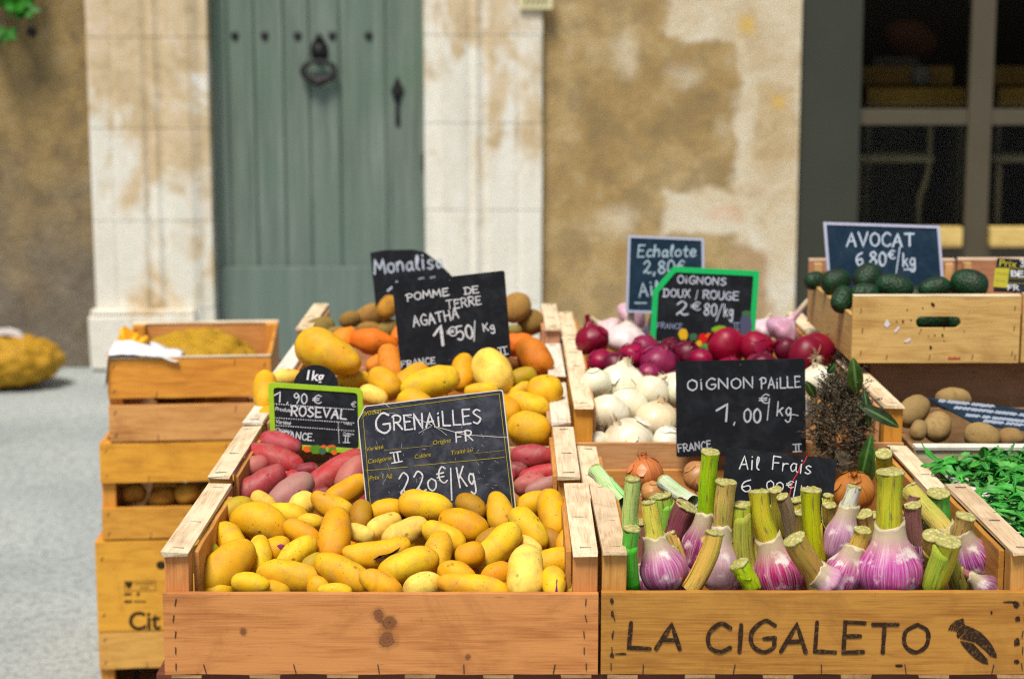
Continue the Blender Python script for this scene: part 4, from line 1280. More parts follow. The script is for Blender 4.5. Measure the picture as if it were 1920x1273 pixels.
    P.settle()

def ball_pile(rows, ys, Ys, ymin, build):
    P = Pile(ys, Ys, ymin)
    for i, r in enumerate(rows):
        x, y, rad = r[:3]
        P.add(x, y, rad, rad, 0, (lambda p, m, a, b, k, r=r: build(p, b, r, k)), 0, r[3].get('Y'))
    P.settle(60, 0.05)

def fill_onions():
    W = (0.82, 0.77, 0.63)
    def b(p, rr, r, k):
        o = r[3]
        onion(p, o.get('n', (0.1, 0.9, 0.2)), rr * 1.10, jitter(o.get('c', W), 0.03), 'white_onion', int(r[0] * 3 + r[1]), r[4], 'white onion', 'white onions', o.get('neck', 0.4), True, 'white_onion', o.get('flat', 1.0))
    ball_pile([
     (1140, 778, 38, {'n': (0.1, 0.55, -0.8)}, 'white onion with its rooty base turned out, beside the rail'),
     (1178, 764, 36, {'n': (0.3, 0.5, -0.8)}, 'white onion wedged behind the one with its roots out'),
     (1166, 722, 43, {'n': (0.15, 1, 0.1), 'neck': 0.55}, 'largest white onion, ragged neck upward, under the red ones'),
     (1116, 720, 29, {'n': (-0.3, 0.6, -0.5), 'Y': 3.50}, 'smooth white onion against the rail, under the red onions'),
     (1233, 787, 38, {'n': (0.15, 0.7, 0.2), 'c': (0.78, 0.66, 0.48)}, 'cream onion with dirt specks and frayed roots beside the slate'),
     (1177, 826, 45, {'n': (-0.35, 0.75, 0.3), 'c': (0.80, 0.73, 0.60), 'Y': 3.29}, 'white onion resting on the front board in mid view'),
     (1224, 734, 30, {'n': (0.7, 0.8, 0), 'neck': 0.7}, 'papery white onion with a dry twisted neck'),
     (1262, 731, 34, {'n': (-0.7, 0.7, 0)}, 'white onion cut off from view by the black slate edge'),
     (1254, 832, 30, {'n': (0.6, 0.2, 0.3), 'c': (0.78, 0.74, 0.68), 'Y': 3.29}, 'white onion low at the front board beside the slate'),
     (1118, 828, 20, {'n': (-0.5, 0.4, 0.2), 'Y': 3.28}, 'small white onion in the corner below the rooty one'),
     (1533, 712, 30, {'n': (-0.2, 0.9, 0.3), 'Y': 3.36}, 'white onion peeping out behind the dried herbs'),
     (1320, 760, 40, {'n': (0, 1, 0)}, 'white onion hidden behind the large black slate'),
     (1410, 760, 40, {'n': (0.3, 1, 0)}, 'white onion hidden behind the large black slate'),
     (1490, 770, 38, {'n': (0.2, 1, 0.3)}, 'white onion hidden behind the large black slate'),
     (1640, 765, 30, {'n': (0.2, 1, 0.3), 'Y': 3.4}, 'white onion behind the bay leaves'),
    ], (830, 720), (3.30, 3.52), 3.245, b)
    C = [(0.22, 0.004, 0.028), (0.30, 0.006, 0.050), (0.13, 0.008, 0.026), (0.29, 0.005, 0.034), (0.25, 0.026, 0.075)]
    def br(p, rr, r, k):
        o = r[3]
        onion(p, o.get('n', (0.2, 0.9, 0.2)), rr * 1.03, jitter(C[o.get('c', 0)], 0.06), 'red_onion', int(r[0] * 5 + r[1]), r[4], 'red onion', 'red onions', o.get('neck', 0.3), o.get('roots', False), 'red_onion')
    ball_pile([
     (1110, 636, 31, {'n': (-0.2, 0.95, 0.1), 'neck': 1.3, 'c': 0}, 'dark red onion with a horn shaped neck, highest beside the rail'),
     (1128, 677, 25, {'c': 1}, 'magenta red onion beneath the horn necked one'),
     (1157, 684, 25, {'c': 2, 'n': (0.5, 0.5, 0.6)}, 'dull dark red onion resting on the largest white one'),
     (1186, 667, 26, {'c': 1, 'n': (0.4, 0.8, -.2)}, 'red onion below the heap of white garlic'),
     (1211, 655, 29, {'c': 4, 'n': (0.3, 0.9, -.3)}, 'pinkish red onion under the corner of the green framed slate'),
     (1237, 681, 36, {'c': 4, 'n': (0.35, 0.85, 0.3), 'neck': 0.8}, 'large pink red onion above the papery white one'),
     (1257, 651, 20, {'c': 2}, 'small dark onion under the lower edge of green framed slate'),
     (1290, 662, 25, {'c': 2, 'n': (0.2, 0.5, 0.5)}, 'grey purple onion below the painted yellow bulb on the slate'),
     (1315, 672, 21, {'c': 1}, 'red onion just over the top edge of the large black slate'),
     (1361, 650, 36, {'c': 3, 'n': (-0.3, 0.2, -0.9)}, 'glossy bright red onion, biggest above the large black slate'),
     (1420, 654, 33, {'c': 3, 'n': (0.8, 0.3, 0.3), 'neck': 0.8}, 'glossy red onion with a frayed neck, next to the biggest one'),
     (1474, 656, 23, {'c': 2, 'n': (0, 0.1, -1)}, 'small purple onion before the lilac garlic head'),
     (1516, 667, 36, {'c': 0, 'n': (-0.3, 0.0, -0.9), 'roots': True, 'Y': 3.66}, 'dark red onion with a ringed root scar beside the avocado box'),
     (1534, 654, 33, {'c': 0, 'n': (0.6, 0.5, -0.4), 'Y': 3.73}, 'dark red onion half behind the one with the root scar'),
     (1217, 700, 22, {'c': 4}, 'dusty red onion lying on the papery white one'),
    ] + [(1120 + i * 62, 700 - (i % 2) * 10, 34, {'c': i % 3, 'Y': 3.78}, 'red onion deep under the others') for i in range(7)], (690, 640), (3.68, 3.86), 3.66, br)
    # brown onions lying among the garlic
    for (x, y, r, Y, n, c, lab) in [
        (1209, 888, 36, 3.02, (-0.1, 0.95, 0.2), (0.60, 0.22, 0.085), 'orange brown onion with a dry neck below the white onions'),
        (1312, 892, 31, 3.06, (0.3, 0.6, 0.5), (0.50, 0.27, 0.12), 'brown onion half hidden behind the tall green garlic stalk'),
        (1601, 920, 40, 2.93, (-0.1, 0.7, 0.6), (0.50, 0.21, 0.06), 'striped golden onion under the dried herbs'),
        (1225, 925, 24, 2.93, (0.6, 0.3, 0.3), (0.55, 0.30, 0.12), 'small brown onion low behind the garlic stalks'),
        (1400, 900, 36, 3.06, (0.2, 0.9, 0.2), (0.50, 0.25, 0.09), 'brown onion hidden behind the small black slate')]:
        p = at(x, y, Y)
        onion(p, n, r * depth(p) / F, c, 'brown_onion', int(x), lab, 'brown onion', 'brown onions behind the fresh garlic', 0.6, True, 'brown_onion')
    for (x, y, r, Y, n, c, lab, nk) in [
        (1174, 640, 42, 4.12, (0.15, 0.9, 0.15), (0.74, 0.62, 0.60), 'big white garlic head in the middle of the pale heap', 0.6),
        (1184, 594, 31, 4.24, (0.55, 0.6, 0.2), (0.62, 0.38, 0.44), 'pinkish white garlic head topmost of the pale heap', 1.2),
        (1142, 620, 26, 4.22, (-0.7, 0.5, 0.1), (0.70, 0.50, 0.50), 'garlic head behind the horn necked red onion', 0.8),
        (1208, 634, 24, 4.18, (0.3, 0.9, -0.2), (0.72, 0.60, 0.58), 'garlic head against the edge of the green framed slate', 1.0),
        (1429, 618, 24, 4.14, (0.4, 0.8, 0.2), (0.70, 0.52, 0.58), 'white garlic head beyond the snapped green framed slate', 0.6),
        (1466, 622, 34, 4.12, (0.62, 0.75, 0.1), (0.50, 0.26, 0.36), 'lilac striped garlic head with a long pale neck', 1.9),
        (1300, 620, 34, 4.25, (0.1, 1, 0), (0.6, 0.4, 0.45), 'garlic head hidden behind the green framed slate', 0.8),
        (1365, 620, 34, 4.25, (-0.1, 1, 0), (0.6, 0.4, 0.45), 'garlic head hidden behind the green framed slate', 0.8)]:
        p = at(x, y, Y)
        garlic_head(p, n, r * depth(p) / F, c, int(x), lab, nk)

def fill_garlic():
    Gn, Yg, St, Pu, Wh, Lk = (0.30, 0.46, 0.035), (0.56, 0.46, 0.11), (0.54, 0.35, 0.12), (0.30, 0.13, 0.13), (0.62, 0.52, 0.46), (0.09, 0.42, 0.14)
    T = [
     ('bright green leek-like stalk standing in the corner post angle', 2.46, (1184, 1104), (1184, 990), 35, 33, (0.13, 0.45, 0.075), None, Lk, 2.47),
     ('pale green stalk end just behind the corner green one', 2.52, (1185, 1010), (1185, 897), 31, 29, (0.40, 0.50, 0.19), None, Lk, 2.53),
     ('striped white and purple head with yellow green stalk, beside the corner', 2.475, (1231, 1034), (1217, 941), 37, 29, Yg, (1245, 1072, 45), (0.36, 0.09, 0.22), 2.50),
     ('straw stalk stub behind the striped head beside the corner', 2.54, (1279, 1066), (1252, 1000), 28, 27, St, None, Pu, 2.56),
     ('short green leaf stalk behind the striped head', 2.66, (1240, 1020), (1238, 929), 40, 43, (0.32, 0.46, 0.10), None, Lk, 2.67),
     ('purple brown stalk leaning over to the tall green one', 2.63, (1258, 1020), (1290, 948), 44, 46, (0.20, 0.055, 0.075), None, Pu, 2.66),
     ('tall bright green stalk rising from a purple head', 2.56, (1322, 985), (1332, 847), 33, 36, (0.33, 0.46, 0.025), (1304, 1040, 30, 95), (0.26, 0.03, 0.12), 2.60),
     ('tan stalk with a brown split and a pale pink head', 2.53, (1356, 1015), (1361, 903), 34, 41, (0.50, 0.36, 0.12), (1347, 1076, 34, 95), (0.56, 0.36, 0.38), 2.56),
     ('slanting tan stalk cut clean, before the pale pink head', 2.445, (1294, 1106), (1341, 998), 36, 37, (0.52, 0.34, 0.10), None, St, 2.475),
     ('thick yellow green stalk with a white cut top', 2.54, (1397, 1075), (1391, 945), 46, 33, (0.40, 0.46, 0.08), None, Yg, 2.57),
     ('short green stub leaning at the front board', 2.44, (1413, 1104), (1386, 1056), 36, 38, (0.40, 0.50, 0.03), None, Yg, 2.455),
     ('thick olive yellow stalk on a crimson head', 2.52, (1447, 1040), (1424, 921), 44, 41, (0.50, 0.40, 0.06), (1462, 1084, 46), (0.36, 0.02, 0.11), 2.56),
     ('thin purple and green stalk behind the thick olive one', 2.63, (1488, 1030), (1466, 930), 28, 25, (0.28, 0.20, 0.14), None, Pu, 2.66),
     ('yellow stalk end behind the thick olive one', 2.67, (1462, 1000), (1453, 918), 26, 24, Yg, None, Pu, 2.69),
     ('long pale green stalk lying back onto the rail', 2.74, (1172, 943), (1116, 882), 31, 30, (0.48, 0.58, 0.36), None, Lk, 2.84),
     ('pale green stalk lying back towards the orange brown onion', 2.72, (1300, 941), (1245, 903), 30, 30, (0.50, 0.55, 0.40), None, Lk, 2.80),
     ('thick brown streaked stalk slanting down to the front board', 2.455, (1540, 1102), (1490, 1010), 46, 45, (0.40, 0.24, 0.075), (1560, 1098, 28, 60), (0.48, 0.22, 0.34), 2.50),
     ('straight yellow green stalk in mid crate', 2.56, (1534, 1062), (1522, 918), 36, 40, (0.42, 0.44, 0.04), None, Yg, 2.60),
     ('thin straw stalk between the straight green and the white one', 2.62, (1566, 1010), (1556, 946), 26, 27, St, None, St, 2.64),
     ('small green tip behind the thin straw stalk', 2.70, (1556, 985), (1552, 928), 21, 21, Yg, None, Yg, 2.72),
     ('white papery stalk with an opened purple head', 2.56, (1586, 972), (1601, 912), 34, 29, (0.66, 0.58, 0.54), (1573, 1022, 32, 92), (0.40, 0.20, 0.30), 2.60),
     ('straw stalk on a streaked purple head beside the biggest one', 2.475, (1600, 1048), (1616, 993), 36, 34, (0.50, 0.34, 0.09), (1581, 1082, 38, 84), (0.34, 0.05, 0.17), 2.50),
     ('straw stalk end standing behind the streaked purple head', 2.57, (1622, 1030), (1621, 963), 34, 33, St, None, St, 2.59),
     ('biggest purple head with a thick green and purple stalk', 2.468, (1662, 1018), (1668, 884), 50, 54, (0.42, 0.40, 0.06), (1667, 1078, 63, 118), (0.40, 0.055, 0.25), 2.49),
     ('straw stub behind the biggest stalk under the bay leaves', 2.74, (1663, 905), (1656, 850), 31, 31, (0.50, 0.34, 0.06), None, St, 2.76),
     ('long streaked stalk falling across to the dark purple head', 2.56, (1786, 1016), (1703, 917), 42, 40, (0.46, 0.36, 0.11), (1800, 1050, 36, 84), (0.22, 0.03, 0.15), 2.62),
     ('vivid green stalk standing at the rail', 2.66, (1770, 1010), (1759, 924), 42, 43, (0.14, 0.46, 0.10), None, Lk, 2.68),
     ('straw stalk rising from the dark purple head at the post', 2.55, (1806, 1018), (1810, 967), 38, 38, (0.50, 0.34, 0.13), (1824, 1056, 40, 92), (0.24, 0.025, 0.17), 2.58),
     ('cut stalk stub behind the slanting olive one', 2.50, (1754, 1058), (1750, 1003), 38, 39, (0.52, 0.40, 0.12), None, St, 2.51),
     ('slanting olive stalk with a clean cut at the front board', 2.445, (1752, 1108), (1778, 1014), 46, 50, (0.42, 0.36, 0.06), None, St, 2.47),
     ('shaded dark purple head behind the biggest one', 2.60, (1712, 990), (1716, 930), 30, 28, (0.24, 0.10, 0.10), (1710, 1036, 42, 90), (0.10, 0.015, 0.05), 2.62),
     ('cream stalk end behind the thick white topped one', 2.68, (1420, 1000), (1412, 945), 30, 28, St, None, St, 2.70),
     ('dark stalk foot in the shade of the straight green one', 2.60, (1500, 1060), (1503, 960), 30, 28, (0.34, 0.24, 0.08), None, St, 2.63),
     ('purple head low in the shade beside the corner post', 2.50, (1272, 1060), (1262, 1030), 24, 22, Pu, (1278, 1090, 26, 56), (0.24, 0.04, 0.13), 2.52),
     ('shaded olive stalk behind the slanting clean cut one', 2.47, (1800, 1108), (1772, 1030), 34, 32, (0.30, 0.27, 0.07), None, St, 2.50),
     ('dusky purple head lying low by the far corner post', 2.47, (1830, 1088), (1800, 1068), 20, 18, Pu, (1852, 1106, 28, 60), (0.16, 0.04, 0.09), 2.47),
    ]
    rg = random.Random(21)
    for i in range(22):
        x = 1205 + i * 28 + rg.uniform(-10, 10); Yb = rg.uniform(2.56, 2.70); top = rg.uniform(935, 1005); lean = rg.uniform(-42, 42)
        T.append(('garlic stalk crowded among the others, mostly hidden', Yb, (x, 1075), (x + lean, top), rg.uniform(24, 34), rg.uniform(24, 34), rg.choice((St, Yg, (0.42, 0.30, 0.10), (0.38, 0.40, 0.07), (0.34, 0.16, 0.14), (0.50, 0.44, 0.30))),
                  (x - lean * .2, 1092, rg.uniform(28, 38)) if i % 3 == 0 else None, (0.26, 0.05, 0.14), Yb + rg.uniform(-.02, .06)))
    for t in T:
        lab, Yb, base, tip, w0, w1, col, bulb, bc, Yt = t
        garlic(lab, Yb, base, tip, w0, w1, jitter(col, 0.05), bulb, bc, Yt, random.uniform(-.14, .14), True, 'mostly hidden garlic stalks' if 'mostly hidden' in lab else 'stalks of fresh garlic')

def fill_side():
    rows = [
     (1527, 526, 20, 18, 20, {'Y': 4.0}, 'small avocado in the back corner against the box side'),
     (1567, 528, 28, 25, 20, {'Y': 3.86}, 'dark avocado under the corner of the blue slate'),
     (1600, 517, 22, 20, 60, {'Y': 3.94}, 'avocado squeezed between the two under the blue slate'),
     (1627, 521, 27, 26, 40, {'Y': 3.82}, 'rounded green avocado before the price on the blue slate'),
     (1580, 562, 24, 22, 60, {'Y': 3.66}, 'green avocado low beside the sloping box side'),
     (1622, 552, 27, 22, 0, {'Y': 3.64}, 'avocado half sunk behind the box front near its corner'),
     (1678, 538, 35, 25, -12, {'Y': 3.66}, 'large bright green avocado in mid box'),
     (1753, 540, 32, 21, 8, {'Y': 3.66}, 'avocado with a rusty patch under the blue slate corner'),
     (1817, 533, 35, 29, -18, {'Y': 3.68}, 'blackish avocado at the end away from the onions'),
     (1792, 552, 26, 20, 15, {'Y': 3.70}, 'shaded avocado behind the blackish one'),
     (1710, 560, 30, 24, 15, {'Y': 3.74}, 'avocado buried under the large bright green one'),
     (1745, 598, 34, 26, 10, {'Y': 3.63}, 'avocado seen through the hand hole of the box'),
     (1690, 605, 30, 26, 40, {'Y': 3.65}, 'avocado in the bottom layer behind the box front'),
     (1800, 602, 32, 26, -20, {'Y': 3.65}, 'avocado at the bottom of the box below the blackish one'),
    ]
    P = Pile((560, 520), (3.62, 3.9), 3.565)
    heap(rows, P, 'avocado', 'avocado', 'avocados in the plywood box', 'avocado', [(1, 1, 1)], 0.05)
    for q in P.items: q['a'] *= 1.0; q['b'] *= 0.98
    P.settle(40, 0.03)
    D = [(0.36, 0.25, 0.12), (0.30, 0.21, 0.10)]
    rows = [
     (1758, 800, 27, 26, 60, {}, 'round earthy potato at the white rim below the lying slate'),
     (1722, 806, 18, 16, 60, {'c': 1}, 'small earthy potato in the corner beside the wooden post'),
     (1712, 772, 34, 26, 40, {'c': 1, 'Y': 3.36}, 'dim earthy potato behind the post'),
     (1788, 748, 34, 22, 0, {'Y': 3.52}, 'earthy potato under the tip of the lying slate'),
     (1842, 818, 34, 26, -12, {'c': 1, 'Y': 3.26}, 'dark earthy potato in the shade of the lying slate'),
     (1895, 822, 26, 20, 0, {'c': 1, 'Y': 3.26}, 'flattish earthy potato at the white rim near the frame edge'),
    ]
    P = Pile((820, 740), (3.26, 3.52), 3.23)
    heap(rows, P, 'earthy_potato', 'potato', 'earthy potatoes below the lying slate', 'brown_potato', D)
    P.settle(40, 0.03)

def leaf_mesh(mb, base, d, n, L, W, curl, lobes=0, mi=0):
    d = d.normalized(); s = d.cross(n).normalized(); n = s.cross(d)
    k = 7
    vs, fl = [], []
    rv = random.random()
    for i in range(k + 1):
        t = i / k
        fl += [(rv, 0, t), (rv, 1, t), (rv, 0, t)]
        w = W * (math.sin(math.pi * min(1, t * 0.92 + 0.05)) ** 0.8) if not lobes else W * (math.sin(math.pi * (0.08 + 0.9 * t)) ** 0.7) * (0.62 + 0.38 * math.cos(t * lobes * 6.28))
        c = base + d * (L * t) + n * (curl * L * (t - t * t) * 2 - curl * 0.3 * L * t)
        vs += [c - s * w + n * (0.18 * w), c, c + s * w + n * (0.18 * w)]
    fs = []
    for i in range(k):
        a = 3 * i
        fs += [(a, a + 1, a + 4, a + 3), (a + 1, a + 2, a + 5, a + 4)]
    mb.add(vs, fs, mi, fl)

def herbs_and_leaves():
    # bouquet of dried herbs with bay leaves
    c = at(1574, 796, 3.165)
    k = depth(c) / F
    root = empty('dried_herb_bouquet', 'bunch of dried thyme and dark bay leaves hanging over the onion crate edge', 'herbs', c)
    rnd = random.Random(3)
    mb = MB()
    def P3(px, py, dy=0.0):
        return at(px, py, 3.165 + dy) - c
    for i in range(560):
        an, r0 = rnd.uniform(0, 6.28), math.sqrt(rnd.random())
        dep = rnd.uniform(-1, 1) * math.sqrt(max(0, 1 - r0 * r0))
        x0, y0 = 1576 + r0 * 44 * math.cos(an), 786 + r0 * 80 * math.sin(an)
        if y0 > 830: x0 = 1576 + (x0 - 1576) * 0.8
        L = rnd.uniform(16, 42); dr = math.atan2(y0 - 838, (x0 - 1576) * 1.5) + rnd.gauss(0, 0.95)
        x1, y1 = x0 + L * math.cos(dr), y0 + L * math.sin(dr)
        d0 = -0.028 * dep + 0.012
        pts = [P3(x0, y0, d0), P3((x0 + x1) / 2 + rnd.uniform(-6, 6), (y0 + y1) / 2 + rnd.uniform(-6, 6), d0 + rnd.uniform(-.01, .006)), P3(x1, y1, d0 + rnd.uniform(-.016, .008))]
        q = catmull(pts, 4)
        mb.tube(q, [0.0007] * (len(q) - 3) + [0.0006, 0.0005, 0.0004], 4)
        for j in range(34):
            b = q[rnd.randrange(1, len(q))] + Vector((rnd.gauss(0, .001), rnd.gauss(0, .001), rnd.gauss(0, .001)))
            d = Vector((rnd.gauss(0, 1), rnd.gauss(0, 1), rnd.gauss(0, 1))).normalized()
            L2, W = rnd.uniform(0.0022, 0.0048), rnd.uniform(0.0007, 0.0014)
            sd = d.cross(Vector((rnd.gauss(0, 1), rnd.gauss(0, 1), 1))).normalized()
            mb.add([b, b + d * L2 * .5 + sd * W, b + d * L2, b + d * L2 * .5 - sd * W], [(0, 1, 2, 3)])
    mb.build('thyme_sprigs', 'herb', root, fix=False)
    mb = MB()
    for i in range(9):
        x = 1566 + i * 3
        mb.tube([P3(x, 846, -0.004), P3(1575 + i * 2, 870, -0.006), P3(1568 + i * 3.5, 892, -0.004)], 0.0010, 5)
    mb.tube([P3(1556, 866, -0.014), P3(1578, 872, -0.02), P3(1600, 866, -0.014)], 0.0016, 6)
    mb.build('stalk_bundle', 'herb', root)
    for (px, py, qx, qy, w, dy, cl) in [(1606, 738, 1600, 672, 15, -0.004, (0.045, 0.095, 0.018)), (1612, 760, 1686, 800, 13, -0.012, (0.028, 0.060, 0.014)), (1620, 730, 1630, 800, 9, -0.006, (0.016, 0.045, 0.012)),
                                     (1614, 900, 1634, 815, 13, -0.02, (0.028, 0.085, 0.014)), (1630, 905, 1640, 840, 9, -0.006, (0.014, 0.04, 0.01)), (1552, 700, 1566, 682, 7, -0.012, (0.03, 0.13, 0.055)),
                                     (1528, 745, 1512, 715, 9, 0.006, (0.05, 0.10, 0.02)), (1650, 858, 1668, 838, 9, 0.0, (0.016, 0.05, 0.014))]:
        mb = MB()
        a, b = P3(px, py, dy), P3(qx, qy, dy - 0.01)
        leaf_mesh(mb, a, b - a, (-FWD + Vector((rnd.uniform(-.5, .5), 0, rnd.uniform(-.2, .4)))).normalized(), (b - a).length, w * k, 0.14)
        o = mb.build('bay_leaf', 'leaf', root, cl, smooth=True, fix=False, flow=True)
    # rocket leaves heaped in the far crate: nobody could count them
    mb = MB()
    for i in range(1500):
        x, y = rnd.uniform(0.735, 1.12), rnd.uniform(2.53, 3.06)
        z = 0.828 + 0.036 * math.sin(math.pi * (x - 0.71) / 0.46) * math.sin(math.pi * (y - 2.42) / 0.75) + rnd.uniform(-0.018, 0.016)
        an = rnd.uniform(0, 6.28)
        d = Vector((math.cos(an), math.sin(an), rnd.uniform(-0.25, 0.35)))
        n = Vector((rnd.gauss(0, .45), rnd.gauss(-.2, .45), 1)).normalized()
        L = rnd.uniform(0.032, 0.060)
        leaf_mesh(mb, Vector((x, y, z)), d, n, L, L * rnd.uniform(0.13, 0.24), rnd.uniform(-.5, .9), rnd.choice((0, 2, 3)))
        if i % 5 == 0:
            b = Vector((x, y, z)); mb.tube([b, b - d * L * 0.6, b - d * L * 1.1 + Vector((0, 0, -.006))], 0.0011, 5)
    o = mb.build('rocket_leaves', 'leaf', None, (0.055, 0.33, 0.055), smooth=True, fix=False, flow=True)
    tag(o, 'heap of fresh green rocket leaves in the crate beside the garlic', 'salad leaves', None, 'stuff')
# ------------------------------------------------------------------ crates
PINE = (0.60, 0.30, 0.105); SALMON = (0.58, 0.26, 0.105); ORANGE = (0.66, 0.31, 0.085); HONEY = (0.47, 0.235, 0.068); PALE = (0.84, 0.70, 0.49); DIM = (0.38, 0.24, 0.13)
CR = {}
def crate(key, label, X0, X1, Y0, Y1, z0, z1, fh, bh=None, post=0.034, col=PINE, post_col=None, lath=PALE, side_col=None, front_mat='woodx', rz=0.0, group='shallow wooden crates on the stall', name='produce_crate', stap=True, front2=None):
    """Corner posts, one low board at each end, two boards a side and a flat lath along the top of each side."""
    W, D, H = X1 - X0, Y1 - Y0, z1 - z0
    root = empty(name, label, 'crate', ((X0 + X1) / 2, Y0, z0), rz, group)
    w2 = W / 2
    bh = bh or fh
    t, lt = 0.011, 0.006
    post_col = post_col or col; side_col = side_col or col
    st = []
    if stap:
        n = 5
        for i in range(n):
            z = -fh / 2 + fh * (i + 0.5) / n
            st += [(-w2 + 0.016 + random.uniform(-.002, .002), z, random.uniform(-.0012, .0012), 0.005), (w2 - 0.018 + random.uniform(-.002, .002), z, random.uniform(-.0012, .0012), 0.005)]
        for i in range(5):
            st.append((-w2 + W * (0.1 + 0.2 * i) + random.uniform(-.006, .006), -fh / 2 + 0.008, random.uniform(-.002, .002), 0.007))
    fb = board('front_board', root, (0, t / 2, fh / 2), (W, t, fh), front_mat, col, staples=st)
    board('back_board', root, (0, D - t / 2, bh / 2), (W, t, bh), 'woodx', side_col)
    for sx in (-1, 1):
        for yy in (t + post / 2, D - t - post / 2):
            board('corner_post', root, (sx * (w2 - post / 2 - 0.001), yy, (H - lt) / 2), (post, post - 0.002, H - lt - 0.001), 'woodz', post_col, 0.001)
        sh = (H - 0.02) * 0.44
        for zz in (0.012 + sh / 2, H - lt - 0.004 - sh / 2):
            board('side_board', root, (sx * (w2 - post - 0.005 + 0.0), D / 2, zz), (0.008, D - 2 * t - 2 * post - 0.002, sh), 'woody', side_col)
        b = MB()
        L = D - 0.006
        b.box(-post / 2 - .001, post / 2 + .001, -L / 2, L / 2, -lt / 2, lt / 2, 0, 0.0016)
        for f in (-0.44, -0.06 + random.uniform(-.05, .05), 0.43):
            b.tube([(-0.008 + random.uniform(-.003, .003), f * L, lt / 2 + .0004), (0.009, f * L + random.uniform(-.003, .003), lt / 2 + .0004)], 0.0008, 5, 1)
        k = random.uniform(0.92, 1.04)
        b.build('top_lath', ['woody', 'staple'], root, tuple(min(1, q * k) for q in lath), (sx * (w2 - post / 2 - 0.001), D / 2, H - lt / 2), None, False, 0.0014)
    b = MB()
    for i in range(6):
        x = -w2 + 0.03 + (W - 0.06) * i / 5
        b.box(x - 0.021, x + 0.021, 0.0, D, -0.0055, -0.0008, 0, 0.0008)
    b.build('slatted_base', 'woody', root, DIM)
    CR[key] = root
    return root, fb

def crates():
    z0 = 0.6935
    crate('L1', 'front pine crate with two dark knots, full of small yellow potatoes', -0.481, 0.119, 2.407, 2.812, z0, 0.867, 0.1155, col=SALMON, front_mat='wood_knot', side_col=PINE)
    r, fb = crate('R1', 'front crate of fresh garlic with lettering and a cicada on its board', 0.123, 0.723, 2.407, 2.810, z0, 0.868, 0.1175, col=HONEY, post_col=(0.55, 0.29, 0.10), lath=(0.72, 0.56, 0.38))
    burned_marks(fb, r)
    crate('L2', 'crate of red skinned potatoes behind the small yellow ones', -0.489, 0.110, 2.835, 3.228, z0, 0.872, 0.11, col=PINE, post_col=(0.62, 0.33, 0.10))
    crate('L3', 'crate of large yellow potatoes behind the red skinned ones', -0.491, 0.108, 3.235, 3.632, z0, 0.877, 0.137, col=(0.50, 0.31, 0.17), post_col=PINE, lath=(0.86, 0.78, 0.64))
    crate('L4', 'crate of sweet potatoes behind the large yellow potatoes', -0.490, 0.109, 3.640, 4.036, z0, 0.893, 0.13, col=PINE, lath=(0.86, 0.80, 0.68))
    crate('L5', 'rearmost crate of brown earthy potatoes, last before the green door', -0.490, 0.110, 4.052, 4.452, z0, 0.925, 0.14, col=(0.66, 0.36, 0.22))
    crate('R2', 'crate behind the fresh garlic holding brown onions', 0.117, 0.716, 2.826, 3.224, z0, 0.837, 0.10, col=PINE)
    crate('R3', 'crate of white onions with a bare pine front board', 0.112, 0.714, 3.232, 3.632, z0, 0.908, 0.146, col=(0.52, 0.30, 0.15), post_col=(0.60, 0.29, 0.07))
    crate('R4', 'crate of red onions behind the white ones', 0.114, 0.714, 3.640, 4.036, z0, 0.906, 0.14, col=PINE)
    crate('R5', 'rearmost crate of pale garlic heads behind the red onions', 0.114, 0.714, 4.046, 4.446, z0, 0.905, 0.14, col=PINE)
    crate('T1', 'pale crate of rocket leaves beside the garlic crate', 0.738, 1.140, 2.50, 3.10, z0, 0.835, 0.135, col=(0.62, 0.58, 0.42), lath=(0.80, 0.80, 0.72), stap=False)
    low_box('T2', 'low pale crate of earthy potatoes with a white rim', 0.729, 1.329, 3.205, 3.605, z0, 0.838)
    crate('T3', 'dusty brown crate under the avocado box', 0.729, 1.329, 3.625, 4.18, z0, 0.929, 0.230, col=(0.40, 0.225, 0.12), post_col=(0.36, 0.2, 0.1), stap=False, lath=DIM)
    plywood_box('A1', 'honey coloured plywood box of avocados with a slotted hand hole', 0.674, 1.0065, 3.55, 4.10, 0.932, 1.064, True)
    plywood_box('A2', 'plywood box beside the avocados, cut by the frame edge', 1.012, 1.345, 3.555, 4.10, 0.932, 1.066, False)
    street_crates()

